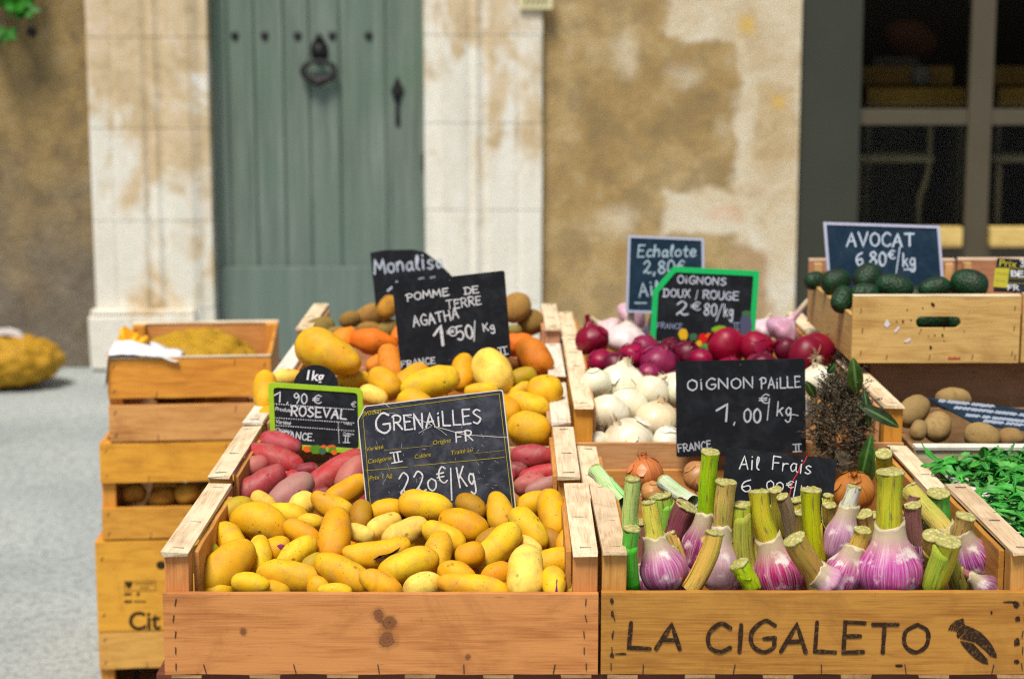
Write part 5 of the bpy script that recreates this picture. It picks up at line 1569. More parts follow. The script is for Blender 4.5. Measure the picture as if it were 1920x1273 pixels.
def burned_marks(fb, root):
    pl = Plane(root.matrix_world @ Vector((0, 0, 0)) if False else Vector((0.423, 2.407, 0.6935)), Vector((1, 0, 0)), Vector((0, 0, 1)))
    W = 12
    def L(text, p0, p1, h, w=W):
        mb = MB()
        write(mb, pl, text, p0, p1, h, w, y=-0.0009, jit=0.15, slant=0.03)
        mb.build('burned_word', 'burn', root, fix=False)['label'] = 'brown burned word ' + text
    L('LA', (1176, 1213), (1278, 1216), 50)
    L('CIGALETO', (1322, 1221), (1740, 1223), 57)
    mb = MB()
    q = lambda x, y: pl.xz(1760 + x / 6.594, 1080 + y / 6.594)
    for y, pts in ((-0.0009, [(225, 690), (250, 640), (320, 600), (400, 625), (350, 655), (240, 765), (218, 730)]),
                   (-0.0009, [(355, 665), (410, 630), (520, 690), (600, 770), (660, 850), (715, 960), (712, 1005), (640, 985), (560, 900), (450, 815), (320, 780), (262, 768)]),
                   (-0.0009, [(262, 795), (330, 805), (430, 830), (520, 930), (600, 1020), (615, 1085), (540, 1070), (450, 1015), (370, 940), (300, 860)])):
        mb.extrude([[q(*p) for p in pts]], y, y + 0.0004)
    for k in range(4):
        r0 = 12 + k * 30
        ribbon(mb, [q(*p) for p in [(125 + k * 28, 660 + k * 5), (150 + k * 26, 605 + k * 12), (205 + k * 22, 555 + k * 13), (300 + k * 6, 525 + k * 22)]], 0.0021, -0.0009)
    c = mb.build('cicada_mark', 'burn', root, fix=False)
    c['label'] = 'brown burned cicada emblem'
    for (x, y, w, h) in [(1147, 1126, 9, 10), (1148, 1150, 7, 12), (1148, 1192, 4, 12), (1148, 1228, 9, 12), (1165, 1225, 26, 4), (1905, 1132, 14, 16), (1893, 1128, 26, 4), (1908, 1160, 12, 12), (1906, 1203, 14, 18), (1906, 1240, 12, 10), (1859, 1148, 5, 8), (1686, 1247, 18, 7)]:
        ring = [pl.xz(x + w * math.cos(a) * random.uniform(.6, 1.1) * 0.5, y + h * math.sin(a) * random.uniform(.6, 1.1) * 0.5) for a in [i * 0.571 for i in range(11)]]
        mb = MB(); mb.extrude([ring], -0.0007, -0.0004)
        mb.build('rust_stain', 'burn', root, fix=False)

def low_box(key, label, X0, X1, Y0, Y1, z0, z1):
    root = empty('produce_crate', label, 'crate', ((X0 + X1) / 2, Y0, z0), 0, 'shallow wooden crates on the stall')
    W, D, H = X1 - X0, Y1 - Y0, z1 - z0
    board('front_board', root, (0, 0.005, H / 2 - .003), (W, 0.010, H - 0.006), 'woodx', (0.50, 0.46, 0.30))
    board('back_board', root, (0, D - 0.005, H / 2 - .003), (W, 0.010, H - 0.006), 'woodx', DIM)
    for s in (-1, 1):
        board('side_board', root, (s * (W / 2 - 0.006), D / 2, H / 2 - .003), (0.010, D - 0.022, H - 0.006), 'woody', DIM)
    b = MB(); b.box(-W / 2, W / 2, -0.004, 0.026, -0.003, 0.003, 0, 0.0012)
    b.tube([(-0.13, 0.002, 0.0034), (-0.115, 0.020, 0.0034)], 0.0008, 5, 1)
    b.build('rim_lath', ['woodx', 'staple'], root, (0.78, 0.78, 0.70), (0, 0, H - 0.003), None, False, 0.001)
    b = MB()
    for i in range(6):
        x = -W / 2 + 0.03 + (W - 0.06) * i / 5
        b.box(x - 0.03, x + 0.03, 0.0, D, -0.0055, -0.0008)
    b.build('slatted_base', 'woody', root, DIM)
    CR[key] = root

def plywood_box(key, label, X0, X1, Y0, Y1, z0, z1, marks):
    root = empty('plywood_box', label, 'crate', ((X0 + X1) / 2, Y0, z0), 0, 'plywood boxes on the far stack')
    W, D, H = X1 - X0, Y1 - Y0, z1 - z0
    w = W / 2
    C = (0.64, 0.42, 0.175)
    hole = [(0.0115 * math.cos(a) + s * 0.033 + 0.004, 0.0115 * math.sin(a) + H * 0.62) for s, rng in ((1, range(-4, 5)), (-1, range(4, 13))) for a in [k * math.pi / 8 for k in rng]]
    for nm, y0 in (('front_panel', 0.0), ('back_panel', D - 0.009)):
        b = MB()
        if nm == 'back_panel':
            b.box(-w, w, 0, 0.009, 0, H + 0.006, 0, 0.0006)
        else:
            b.extrude([[(-w, 0), (w, 0), (w, H), (-w, H)], hole], 0, 0.009)
            for (x, z) in [(-w + .018, .02), (-w + .02, .065), (-w + .016, .105), (w - .014, .02), (w - .012, .07), (w - .012, .11)] + [(-w + .07 + .085 * i, .012) for i in range(4)]:
                b.tube([(x - .0008, -0.0007, z - .005), (x + .0008, -0.0007, z + .005)], 0.0008, 5, 1)
        b.build(nm, ['woodx', 'staple'], root, C if nm == 'front_panel' else (0.46, 0.24, 0.14), (0, y0, 0), None, False, 0.0008)
    b = MB(); b.box(-w + 0.001, w - 0.001, -0.0005, 0.015, 0, 0.004, 0, 0.0006); b.build('rim_lath', 'woodx', root, (0.74, 0.62, 0.42), (0, 0.0, H + 0.0005), None, False, 0.001)
    b = MB(); b.box(-w + 0.001, w - 0.001, -0.006, 0.010, 0, 0.007, 0, 0.0006); b.build('rim_lath', 'woodx', root, (0.72, 0.56, 0.42), (0, D - 0.004, H + 0.0065), None, False, 0.001)
    for s in (-1, 1):
        board('side_panel', root, (s * (w - 0.0045), D / 2, 0.048), (0.009, D - 0.020, 0.094), 'woody', C)
        board('corner_post', root, (s * (w - 0.0185), D - 0.021, H / 2 + 0.002), (0.018, 0.018, H + 0.006), 'woodz', (0.62, 0.40, 0.2))
        board('corner_post', root, (s * (w - 0.0185), 0.020, H / 2 - .002), (0.018, 0.018, H - 0.006), 'woodz', (0.62, 0.40, 0.2))
    b = MB(); b.box(-w + 0.01, w - 0.01, 0.01, D - 0.01, 0.002, 0.006); b.build('base_panel', 'woodx', root, DIM)
    if marks:
        pl = Plane(root.location, RIGHT, Vector((0, 0, 1)))
        b = MB()
        for pts in ([(1657, 610), (1663, 598), (1669, 608), (1664, 614)], [(1676, 621), (1685, 611), (1687, 615), (1679, 624)], [(1694, 641), (1706, 633), (1708, 638), (1700, 642)]):
            b.extrude([[pl.xz(*p) for p in pts]], -0.0011, -0.0003)
        b.build('torn_label_scraps', 'paper', root, (0.72, 0.68, 0.74), fix=False)
        b = MB()
        for i in range(7):
            x = 1778 + i * 3.2
            stroke(b, pl, [(x, 674), (x + 1.6, 668 + (i % 3)), (x + 2.6, 674)], 1.6, y=-0.0006)
        b.build('red_stamp', 'ink', root, (0.5, 0.03, 0.03), fix=False)
        b = MB()
        rnd = random.Random(4)
        for i in range(26):
            x, y = rnd.gauss(1725, 40), rnd.gauss(608, 22)
            if 1712 < x < 1802 and 590 < y < 614 or not (1605 < x < 1900 and 566 < y < 672): continue
            r = rnd.uniform(0.8, 2.6)
            b.extrude([[pl.xz(x + r * math.cos(a) * rnd.uniform(.5, 1.2), y + r * 1.6 * math.sin(a) * rnd.uniform(.5, 1.2)) for a in [k * .9 for k in range(7)]]], -0.0008, -0.0003)
        b.build('dirt_flecks', 'burn', root, fix=False)
    CR[key] = root

def street_crates():
    """Three deep crates stacked on the pavement behind the stall, turned a little."""
    p = at(200, 674, 4.45)
    rz = R(5.4)
    W, D = 0.405, 0.60
    ux = Vector((math.cos(rz), math.sin(rz), 0))
    def deep(label, off, z0, z1, parts, c, inner=True):
        o = p + ux * (W / 2 + off)
        root = empty('deep_crate', label, 'crate', (o.x, o.y, z0), rz, 'deep crates stacked on the pavement')
        H = z1 - z0
        w = W / 2
        for (a, b_, colr) in parts:
            st = []
            n = 2
            for i in range(n):
                z = (b_ - a) * (i / (n - 1) - 0.5) * 0.62
                st += [(-w + .016, z, .003, .005), (w - .016, z, .002, .005)]
            st += [(-w + .12, -(b_ - a) / 2 + .008, 0.001, .009), (w - .09, (b_ - a) / 2 - .012, 0.001, .009)]
            board('front_board', root, (0, 0.006, (a + b_) / 2), (W, 0.012, b_ - a - 0.0015), 'woodx', colr, staples=st)
        for s in (-1, 1):
            for yy in (0.030, D - 0.030):
                board('corner_post', root, (s * (w - 0.018), yy, H / 2), (0.034, 0.034, H - 0.002), 'woodz', c)
            board('side_board', root, (s * (w - 0.006), D / 2, H * 0.5), (0.010, D - 0.1, H - 0.012), 'woody', c)
        board('back_board', root, (0, D - 0.006, H * 0.53), (W, 0.012, H * 0.92), 'woodx', (0.68, 0.34, 0.13))
        b = MB()
        for i in range(5):
            x = -w + 0.04 + (W - 0.08) * i / 4
            b.box(x - 0.034, x + 0.034, 0.013, D - 0.013, 0.004, 0.010)
        b.build('slatted_base', 'woody', root, DIM)
        return root
    A = deep('topmost pavement crate holding a yellow net sack', 0.0, 0.574, 0.785, [(0.0, 0.093, (0.70, 0.37, 0.15)), (0.110, 0.210, (0.73, 0.33, 0.085))], ORANGE)
    b = MB(); b.box(-0.203, 0.203, -0.001, 0.014, 0.2105, 0.2155, 0, 0.001); b.build('rim_lath', 'woodx', A, (0.84, 0.74, 0.56), None, None, False, 0.001)
    b = MB(); b.box(-0.203, 0.203, 0.586, 0.604, 0.2085, 0.2145, 0, 0.001); b.build('rim_lath', 'woodx', A, (0.84, 0.74, 0.56), None, None, False, 0.001)
    B = deep('middle pavement crate with potatoes showing through its gap', -0.026, 0.322, 0.572, [(0.0, 0.082, (0.72, 0.37, 0.095)), (0.146, 0.248, (0.73, 0.37, 0.085))], ORANGE)
    C = deep('bottom pavement crate with a printed board standing on the paving', -0.046, -0.088, 0.320, [(0.069, 0.166, (0.63, 0.36, 0.12)), (0.168, 0.406, (0.70, 0.37, 0.085))], ORANGE)
    pl = Plane(Vector((C.location.x, C.location.y, C.location.z)), ux, Vector((0, 0, 1)))
    b = MB()
    vs, fs = printed('Cit', pl, (241, 1180), 33, 0, 0, 0.02, y=-0.0006, wide=0.95); b.add(vs, fs)
    ring = [pl.xz(*q) for q in ((233, 1089), (292, 1089), (292, 1107), (233, 1107))]
    b.extrude([ring, inset(ring, 0.0012)], -0.0006, -0.0003)
    b.extrude([[pl.xz(*q) for q in ((235, 1091), (249, 1091), (247, 1098), (242, 1104), (236, 1098))]], -0.0006, -0.0003)
    for (x0, x1, y, w) in ((253, 288, 1094, 2.0), (262, 280, 1101, 2.0), (233, 247, 1113, 5), (257, 262, 1113, 8), (233, 248, 1127, 5), (251, 274, 1127, 3.2)):
        n = int((x1 - x0) / 4) + 1
        for i in range(n):
            xa = x0 + (x1 - x0) * i / n
            stroke(b, pl, [(xa, y), (xa + (x1 - x0) / n * .8, y + .4)], w, y=-0.0006)
    b.build('printed_marks', 'burn', C, fix=False)
    b = MB()
    x, z = pl.xz(302, 1059)
    b.extrude([[(x + .012 * math.cos(a), z + .011 * math.sin(a)) for a in [k * .3927 for k in range(16)]]], -0.0008, -0.0003); b.build('knot', 'burn', C, fix=False)
    # potatoes inside the middle crate
    for (x, y, a, bb, ang, dy, lab) in [(252, 925, 23, 19, 5, .06, 'round dusty potato in the gap of the middle pavement crate'), (304, 934, 26, 19, 12, .05, 'brownish potato low in the gap of the middle pavement crate'),
                              (352, 925, 24, 21, 30, .05, 'orange potato at the stall end of the middle pavement crate'), (312, 908, 26, 14, 0, .08, 'potato peeping over two others in the middle pavement crate'), (240, 905, 25, 16, 0, .10, 'shaded potato at the back of the middle pavement crate gap'),
                              (400, 925, 28, 20, 10, .06, 'potato in the middle pavement crate hidden by the stall crates')]:
        q = at(x, y, B.location.y + dy); k = depth(q) / F
        o = tuber('stored_potato', a * k, bb * k, int(x), 0, 0, .07, 0, 'brown_potato', jitter((0.52, 0.27, 0.07)), place(frame_for(ang, 0), q))
        tag(o, lab, 'potato', 'potatoes stored in the middle pavement crate')
    # the net sack in the top crate and the white plastic bag under it
    def sack(name, pts, col, R_, seed):
        """Net sack: a limp ellipsoid pushed out by the round things inside it."""
        c, sx, sy, sz = pts
        rnd = random.Random(seed); off = Vector((seed, 2 * seed, 0))
        lumps = []
        for _ in range(4000):
            d = Vector((rnd.gauss(0, 1), rnd.gauss(0, 1), rnd.gauss(0, 1))).normalized()
            q = Vector((d.x * sx, d.y * sy, d.z * sz))
            if all((q - l).length > R_ * 1.25 for l in lumps): lumps.append(q)
        n, k = 96, 56
        vs, fs = [], []
        for i in range(k + 1):
            th = math.pi * i / k
            for a in range(n):
                an = 2 * math.pi * a / n
                d = Vector((math.sin(th) * math.cos(an), math.sin(th) * math.sin(an), math.cos(th)))
                q = Vector((d.x * sx, d.y * sy, d.z * sz))
                dist = min((q - l).length for l in lumps)
                push = R_ * 0.42 * max(0, 1 - (dist / (R_ * 1.05)) ** 2)
                vs.append(q * (0.93 + 0.07 * noise.noise(q / R_ * 0.5 + off)) + d * push)
        for i in range(k):
            for a in range(n):
                b2 = (a + 1) % n
                fs.append((i * n + a, (i + 1) * n + a, (i + 1) * n + b2, i * n + b2))
        mb = MB(); mb.add(vs, fs)
        return mb.build(name, 'net', None, col, c, None, True)
    m = A.matrix_world if False else Matrix.Translation(A.location) @ Matrix.Rotation(rz, 4, 'Z')
    s = sack('net_sack', (m @ Vector((-0.01, 0.31, 0.136)), 0.165, 0.23, 0.088), (0.62, 0.36, 0.016), 0.040, 3)
    tag(s, 'olive yellow net sack lying in the topmost pavement crate', 'net sack', 'yellow net sacks')
    mb = MB()
    q0 = at(238, 664, 4.56) - s.location
    for (dx, dy, dz) in ((-.012, 0, .066), (.028, .01, .052), (.055, 0, .045), (-.03, .01, .03)):
        mb.tube([q0 + Vector((0.01, 0.02, -.02)), q0 + Vector((dx * .5, 0, dz * .5)), q0 + Vector((dx, dy, dz))], [0.016, 0.012, 0.006], 9)
    mb.add([q0 + Vector(v) for v in ((-.055, 0, -.005), (.05, 0.01, -.005), (.06, .01, .03), (-.005, .0, .075), (-.022, 0, .04))], [(0, 1, 2, 3, 4)])
    t = mb.build('tied_end', 'plastic', s, (0.80, 0.40, 0.01), smooth=True)
    vs, fs = [], []
    n, k = 30, 10
    for i in range(k + 1):
        for a in range(n + 1):
            u, v = a / n, i / k
            x = -0.225 + 0.20 * u; y = -0.012 + 0.16 * v
            z = 0.216 + 0.022 * math.exp(-((u - 0.32) / .28) ** 2) * (0.35 + v) + 0.004 * noise.noise(Vector((u * 7, v * 5, 1)))
            if u < 0.13:
                z -= (0.13 - u) * 0.62 * (1 - .2 * v); x += (0.13 - u) * .12
            if u > .72: z -= (u - .72) * 0.05
            vs.append(m @ Vector((x, y, z + 0.002)))
    fs = [(i * (n + 1) + a, i * (n + 1) + a + 1, (i + 1) * (n + 1) + a + 1, (i + 1) * (n + 1) + a) for i in range(k) for a in range(n)]
    o = mesh_obj('plastic_bag', vs, fs, 'paper', None, (0.80, 0.81, 0.86))
    md = o.modifiers.new('thickness', 'SOLIDIFY'); md.thickness = 0.0012
    tag(o, 'white plastic bag folded over the rim of the topmost pavement crate', 'bag')
    # big yellow sack on the ground by the wall
    g = sack('net_sack', (at(26, 672, 8.48) + Vector((-.05, 0, -.0)), 0.29, 0.20, 0.125), (0.60, 0.33, 0.014), 0.045, 9)
    tag(g, 'bulging yellow net sack lying on the paving by the house wall', 'net sack', 'yellow net sacks')
    g.location.z = 0.088
    mb = MB(); mb.extrude([[(-.08, .0), (-.05, .022), (.02, .028), (.07, .012), (.09, -.016), (.02, .0)]], -.02, .02)
    mb.build('white_tag', 'paper', g, (0.70, 0.66, 0.66), (0.02, -0.03, 0.128))

# ------------------------------------------------------------------ the chalked slates
def slates():
    WHITE = (0.80, 0.80, 0.82)
    def chalk(root, mb, nm='chalk_writing', col=WHITE, mat='chalk', lab=None):
        return mb.build(nm, mat, root, col, fix=False)
    def ink(root, pl, items, col, nm='printed_lettering', ang=0, shear=0.25, lines=(), extra=None, bold=0.0):
        mb = MB()
        for (t, p, h) in items:
            vs, fs = printed(t, pl, p, h, ang, shear, bold); mb.add(vs, fs)
        for (pts, w) in lines:
            stroke(mb, pl, pts, w)
        if extra: extra(mb)
        mb.build(nm, 'ink', root, col, fix=False)
    def nail(root, pl, pts, col=(0.5, 0.5, 0.5)):
        b = MB()
        for q in pts:
            x, z = pl.xz(*q)
            b.tube([(x, 0.0, z), (x, -0.0012, z)], 0.0022, 10)
        b.build('eyelet', 'staple', root)
    # 1 grey printed slate in the front crate
    pl, r = sign('grenailles', ((672, 763), (943, 730), (971, 982), (692, 1000)), 2.735, 0.035, 'large grey printed slate with gold lettering standing in the small yellow potatoes', 'slate_worn',
                 outline=((683, 761), (943, 730), (971, 982), (692, 1000), (670, 787), (677, 776)), edge=(0.62, 0.58, 0.56), rad=0.004, name='price_slate')
    mb = Chalk()
    write(mb, pl, 'G', (706, 812), (734, 809), 36, 5, twice=True); write(mb, pl, 'RENAiLLES', (738, 807), (903, 793), 27, 4.2, twice=True)
    write(mb, pl, 'FR', (855, 829), (887, 826), 19, 3.6, twice=True); write(mb, pl, '\u2016', (734, 868), (754, 865), 21, 3.2, twice=True)
    write(mb, pl, '22', (751, 928), (800, 921), 40, 4.6); write(mb, pl, '0', (803, 920), (820, 918), 22, 4.4)
    write(mb, pl, '\u20ac', (822, 908), (840, 905), 30, 4.2); write(mb, pl, '/', (846, 931), (853, 930), 48, 4); write(mb, pl, 'Kg', (862, 914), (893, 908), 36, 4.4)
    chalk(r, mb)
    ink(r, pl, [('Produit', (679, 780), 8.5), ('Origine', (811, 834), 8), ('Vari\u00e9t\u00e9', (686, 846), 8), ('Cat\u00e9gorie', (689, 869), 8), ('Calibre', (777, 860), 7.5), ('Trait\u00e9 au', (845, 853), 8), ('Prix 1 kg', (692, 901), 8.5)],
        (0.42, 0.34, 0.04), ang=5.5, lines=[([(686, 882), (764, 875)], 1.0), ([(777, 873), (946, 857)], 1.0), ([(720, 844), (812, 835)], .5), ([(888, 850), (946, 844)], .5),
        ([(681, 785), (698, 985)], 1), ([(678, 785), (690, 771), (936, 738), (963, 970)], 1.0), ([(948, 760), (966, 960)], 0.8)])
    mb = MB()
    stroke(mb, pl, [(762, 780), (790, 788), (812, 798), (840, 806), (870, 814), (905, 817), (951, 820)], 1.1, curve=True); stroke(mb, pl, [(812, 798), (800, 803), (785, 812)], 0.8); stroke(mb, pl, [(812, 798), (827, 807), (838, 816)], 0.7)
    mb.build('crack', 'paper', r, (0.55, 0.54, 0.54), fix=False); mb = MB()
    stroke(mb, pl, [(718, 754), (726, 760), (730, 763)], 1.0); stroke(mb, pl, [(700, 770), (712, 776), (740, 774)], .5)
    rnd = random.Random(8)
    for i in range(60):
        x, y = rnd.uniform(700, 940), rnd.uniform(780, 950); a = rnd.uniform(0, 3.1); L = rnd.uniform(2, 9)
        stroke(mb, pl, [(x, y), (x + L * math.cos(a), y + L * math.sin(a))], 0.35)
    mb.build('scratches', 'paper', r, (0.55, 0.54, 0.54), fix=False)
    nail(r, pl, [(812, 798)])
    # 2 green framed slate with a round top
    pl, r = sign('roseval', ((502.5, 716), (680, 728), (683, 852), (508, 840)), 3.19, 0.03, 'small slate in a lime green frame with a round top tab', 'slate', frame=(0.0095, (0.30, 0.46, 0.012)), rad=0.010)
    b = MB(); c = pl.xz(592, 724)
    b.extrude([[(c[0] + 0.0405 * math.cos(a), c[1] + 0.0385 * math.sin(a)) for a in [math.pi * k / 20 for k in range(21)]]], 0.0006, 0.0022); b.build('round_tab', 'slate', r)
    ink(r, pl, [('1kg', (570, 711), 18)], WHITE, 'tab_lettering', -2, 0.05, bold=0.02)
    mb = Chalk()
    write(mb, pl, '1', (512, 753), (531, 754), 20, 3.2); write(mb, pl, ',', (537, 755), (541, 755), 14, 3); write(mb, pl, '90', (550, 757), (576, 757), 19, 3.2); write(mb, pl, '\u20ac', (586, 756), (603, 756), 16, 2.6)
    write(mb, pl, 'ROSEVAL', (545, 779), (649, 786), 18, 3.6, twice=True); write(mb, pl, 'FRANCE.', (522, 821), (590, 826), 13, 2.6, twice=True); write(mb, pl, '\u2016', (643, 829), (656, 830), 13, 2.2); write(mb, pl, '\u20ac', (658, 762), (667, 763), 10, 1.8)
    chalk(r, mb)
    def ds(mb):
        dashes(mb, pl, (513, 757), (666, 768), 34, 1.3); dashes(mb, pl, (514, 783), (666, 793), 34, 1.3); dashes(mb, pl, (513, 797), (666, 808), 34, 1.3); dashes(mb, pl, (634, 791), (636, 832), 10, 1.3)
    ink(r, pl, [('Produit', (515, 769), 7), ('Vari\u00e9t\u00e9', (516, 793), 7), ('Origine', (516, 808), 7), ('Calibre', (645, 795), 3.6), ('Cat\u00e9gorie', (643, 813), 3.6)], WHITE, ang=-3.5, shear=0.1, extra=ds)
    vegs(r, pl, [(505, 811, 5, 4, 'o'), (507, 820, 5, 6, 'g'), (577, 842, 9, 6, 'o'), (592, 842, 11, 9, 'g'), (605, 845, 7, 7, 'd'), (607, 837, 5, 3, 'o'), (622, 838, 8, 4, 'o'), (624, 844, 8, 6, 'g'), (627, 848, 5, 5, 'o')])
    nail(r, pl, [(590, 728)])
    # 3 black slate for the large yellow potatoes
    pl, r = sign('agatha', ((735, 531), (946, 507), (958.5, 670), (752, 697)), 3.605, 0.03, 'plain black slate, largest of the potato side, tilted behind the large yellow potatoes', 'slate')
    mb = Chalk()
    write(mb, pl, 'POMME', (763, 565), (842, 553), 13.5, 3, twice=True); write(mb, pl, 'DE', (871, 552), (898, 549), 13, 3, twice=True); write(mb, pl, 'TERRE', (838, 580), (903, 571), 16, 2.8, twice=True)
    write(mb, pl, 'AGATHA', (776, 614), (861, 597), 20, 3.2, twice=True); write(mb, pl, '1', (816, 650), (838, 647), 37, 6.5, twice=True); write(mb, pl, '\u20ac', (839, 632), (857, 629), 16, 3, twice=True)
    write(mb, pl, '50', (858, 638), (888, 632), 25, 4.2, twice=True); write(mb, pl, '/', (888, 636), (898, 634), 28, 3); write(mb, pl, 'Kg', (907, 622), (928, 618), 14, 2.8, twice=True); write(mb, pl, 'FRANCE', (753, 689), (817, 681), 11.5, 2.6, twice=True); write(mb, pl, '\u2016', (935, 667), (953, 664), 15, 2.6, twice=True)
    chalk(r, mb); nail(r, pl, [(843, 526), (843, 675)])
    # 4 broken slate
    pl, r = sign('monalisa', ((694, 472), (800, 466), (850, 580), (706, 590)), 4.20, 0.03, 'broken navy slate with a torn upper corner, rearmost above the brown potatoes', 'slate',
                 outline=((694, 474), (722, 469), (775, 468), (797, 473), (822, 492), (846, 516), (870, 580), (706, 590)), rad=0.003)
    mb = Chalk(); write(mb, pl, 'Monalisa', (703, 514), (832, 501), 27, 4.2, twice=True); write(mb, pl, '1', (742, 552), (752, 550), 24, 4, twice=True); stroke(mb, pl, [(726, 546), (736, 538)], 4); stroke(mb, pl, [(785, 523), (795, 521)], 2); stroke(mb, pl, [(806, 521), (816, 519)], 2)
    chalk(r, mb, col=(0.62, 0.68, 0.78))
    # 5 shallots
    pl, r = sign('echalote', ((1177.5, 441), (1320, 447), (1322, 592), (1173, 586)), 4.10, 0.03, 'tall blue slate in a grey frame, rearmost above the garlic heads', 'slate_blue', frame=(0.0062, (0.42, 0.45, 0.56)), rad=0.002)
    mb = Chalk(); write(mb, pl, 'Echalote', (1195, 482), (1304, 482), 22, 4, twice=True, slant=.1); write(mb, pl, '2,80\u20ac', (1206, 513), (1284, 513), 24, 4.2, twice=True); write(mb, pl, 'Ail', (1199, 556), (1236, 553), 26, 4, twice=True); write(mb, pl, '-', (1190, 572), (1212, 572), 10, 4)
    chalk(r, mb, col=(0.50, 0.64, 0.72))
    # 6 red onions
    pl, r = sign('rouge', ((1226, 503), (1424, 508), (1413, 660), (1218, 650)), 3.93, 0.03, 'black slate in a bright green frame with a snapped off corner', 'slate', outline=((1262, 500), (1424, 508), (1413, 660), (1218, 650), (1224, 545)), frame=(0.0125, (0.012, 0.42, 0.12)), rad=0.006)
    mb = Chalk(); write(mb, pl, 'OiGNONS', (1270, 531), (1361, 535), 14, 3, twice=True); write(mb, pl, 'DOUX', (1243, 556), (1294, 558), 15, 3, twice=True); write(mb, pl, '/', (1304, 560), (1309, 560), 15, 2.2); write(mb, pl, 'ROUGE', (1318, 560), (1385, 563), 15, 3, twice=True)
    write(mb, pl, '2', (1268, 590), (1290, 590), 26, 4.2, twice=True); write(mb, pl, '\u20ac', (1296, 582), (1314, 582), 15, 3, twice=True); write(mb, pl, '80', (1319, 591), (1343, 593), 21, 3.6, twice=True); write(mb, pl, '/', (1343, 598), (1353, 599), 28, 3); write(mb, pl, 'kg', (1357, 593), (1374, 594), 22, 3.4, twice=True)
    chalk(r, mb, col=(0.66, 0.70, 0.80))
    mb = Chalk(); write(mb, pl, 'FRANCE', (1232, 615), (1279, 617), 10, 2.2); write(mb, pl, '\u2016', (1373, 618), (1387, 618), 13, 2.4); chalk(r, mb, 'faint_chalk', (0.30, 0.34, 0.50))
    vegs(r, pl, [(1281, 627, 9, 11, 'y'), (1281, 641, 2, 6, 'k'), (1300, 632, 8, 8, 'd'), (1318, 635, 9, 10, 'r'), (1331, 629, 9, 5, 'o'), (1350, 619, 16, 8, 'l'), (1387, 629, 5, 4, 'y'), (1398, 610, 12, 24, 'v'), (1399, 588, 9, 6, 'd'), (1310, 644, 6, 6, 'y')])
    # 7 straw onion slate
    pl, r = sign('paille', ((1267, 677.5), (1509.5, 672), (1511.5, 847), (1268.5, 857)), 3.19, 0.02, 'large plain black slate hung on the front of the white onion crate', 'slate', rad=0.004)
    mb = Chalk(); write(mb, pl, 'OiGNON', (1289, 732), (1413, 727), 20, 3.4, twice=True); write(mb, pl, 'PAiLLE', (1426, 729), (1501, 726), 20, 3.2, twice=True)
    write(mb, pl, '1', (1342, 789), (1372, 791), 34, 5, twice=True); write(mb, pl, ',', (1374, 793), (1380, 793), 22, 3.4); write(mb, pl, '00', (1394, 791), (1426, 792), 25, 4.2, twice=True); write(mb, pl, '\u20ac', (1424, 757), (1443, 756), 17, 2.6, twice=True); write(mb, pl, '/', (1438, 783), (1447, 782), 32, 2.6)
    write(mb, pl, 'kg', (1456, 779), (1484, 781), 26, 3, twice=True); stroke(mb, pl, [(1476, 779), (1488, 777), (1497, 779)], 1.6)
    write(mb, pl, 'FRANCE', (1272, 848), (1334, 840), 14, 2.6, twice=True); write(mb, pl, '\u2016', (1487, 847), (1503, 846), 15, 2.4, twice=True)
    chalk(r, mb, col=(0.68, 0.70, 0.74)); nail(r, pl, [(1388, 684)])
    # 8 fresh garlic slate
    pl, r = sign('frais', ((1362.5, 838.5), (1570, 861), (1557, 985), (1350, 960)), 2.78, 0.025, 'small black slate with a red crack standing behind the fresh garlic', 'slate', rad=0.005)
    mb = Chalk(); write(mb, pl, 'Ail', (1386, 879), (1424, 881), 25, 3.6); write(mb, pl, 'Frais', (1447, 880), (1520, 889), 25, 3.4); write(mb, pl, '6', (1389, 921), (1408, 922), 24, 3.6); write(mb, pl, ',', (1414, 922), (1418, 922), 12, 3); write(mb, pl, '00', (1436, 917), (1468, 921), 17, 3.2); write(mb, pl, '\u20ac', (1474, 914), (1488, 915), 12, 2.4); write(mb, pl, '/', (1487, 930), (1494, 930), 26, 2.8); write(mb, pl, 'Kg', (1500, 932), (1528, 935), 24, 3)
    chalk(r, mb, col=(0.86, 0.86, 0.86))
    mb = MB(); stroke(mb, pl, [(1513, 855), (1508, 866), (1500, 874), (1497, 884), (1488, 898), (1484, 910), (1481, 925), (1476, 940)], 1.8); mb.build('red_crack', 'ink', r, (0.62, 0.05, 0.06), fix=False)
    # 9 avocado slate
    pl, r = sign('avocat', ((1543.5, 416.5), (1761.5, 423.5), (1772, 556), (1554, 552)), 3.90, 0.03, 'wide blue slate in a thin grey frame standing in the avocado box', 'slate_blue', frame=(0.0062, (0.46, 0.47, 0.60)), rad=0.002)
    mb = Chalk(); write(mb, pl, 'AVOCAT', (1588, 462), (1714, 462), 25, 4.4, twice=True); pass
    write(mb, pl, '6.80', (1605, 498), (1662, 497), 25, 4.4, twice=True); write(mb, pl, '\u20ac', (1666, 486), (1679, 485), 16, 3.6, twice=True); write(mb, pl, '/', (1680, 508), (1688, 508), 38, 3.6); write(mb, pl, 'kg', (1693, 500), (1716, 500), 26, 4, twice=True); stroke(mb, pl, [(1694, 506), (1714, 504)], 2.4)
    chalk(r, mb, col=(0.66, 0.76, 0.88))
    # 10 price board at the edge
    pl, r = sign('prix', ((1870, 484), (1990, 489), (1988, 552), (1863, 546)), 3.75, 0.04, 'small black and mustard price board in the box beside the avocados', 'slate', rad=0.002, cat='price sign', name='price_board')
    b = MB(); b.extrude([[pl.xz(*q) for q in ((1866, 503), (1893, 504), (1888, 540), (1862, 538))]], -0.0005, -0.0001); b.build('mustard_panel', 'plastic', r, (0.36, 0.32, 0.01))
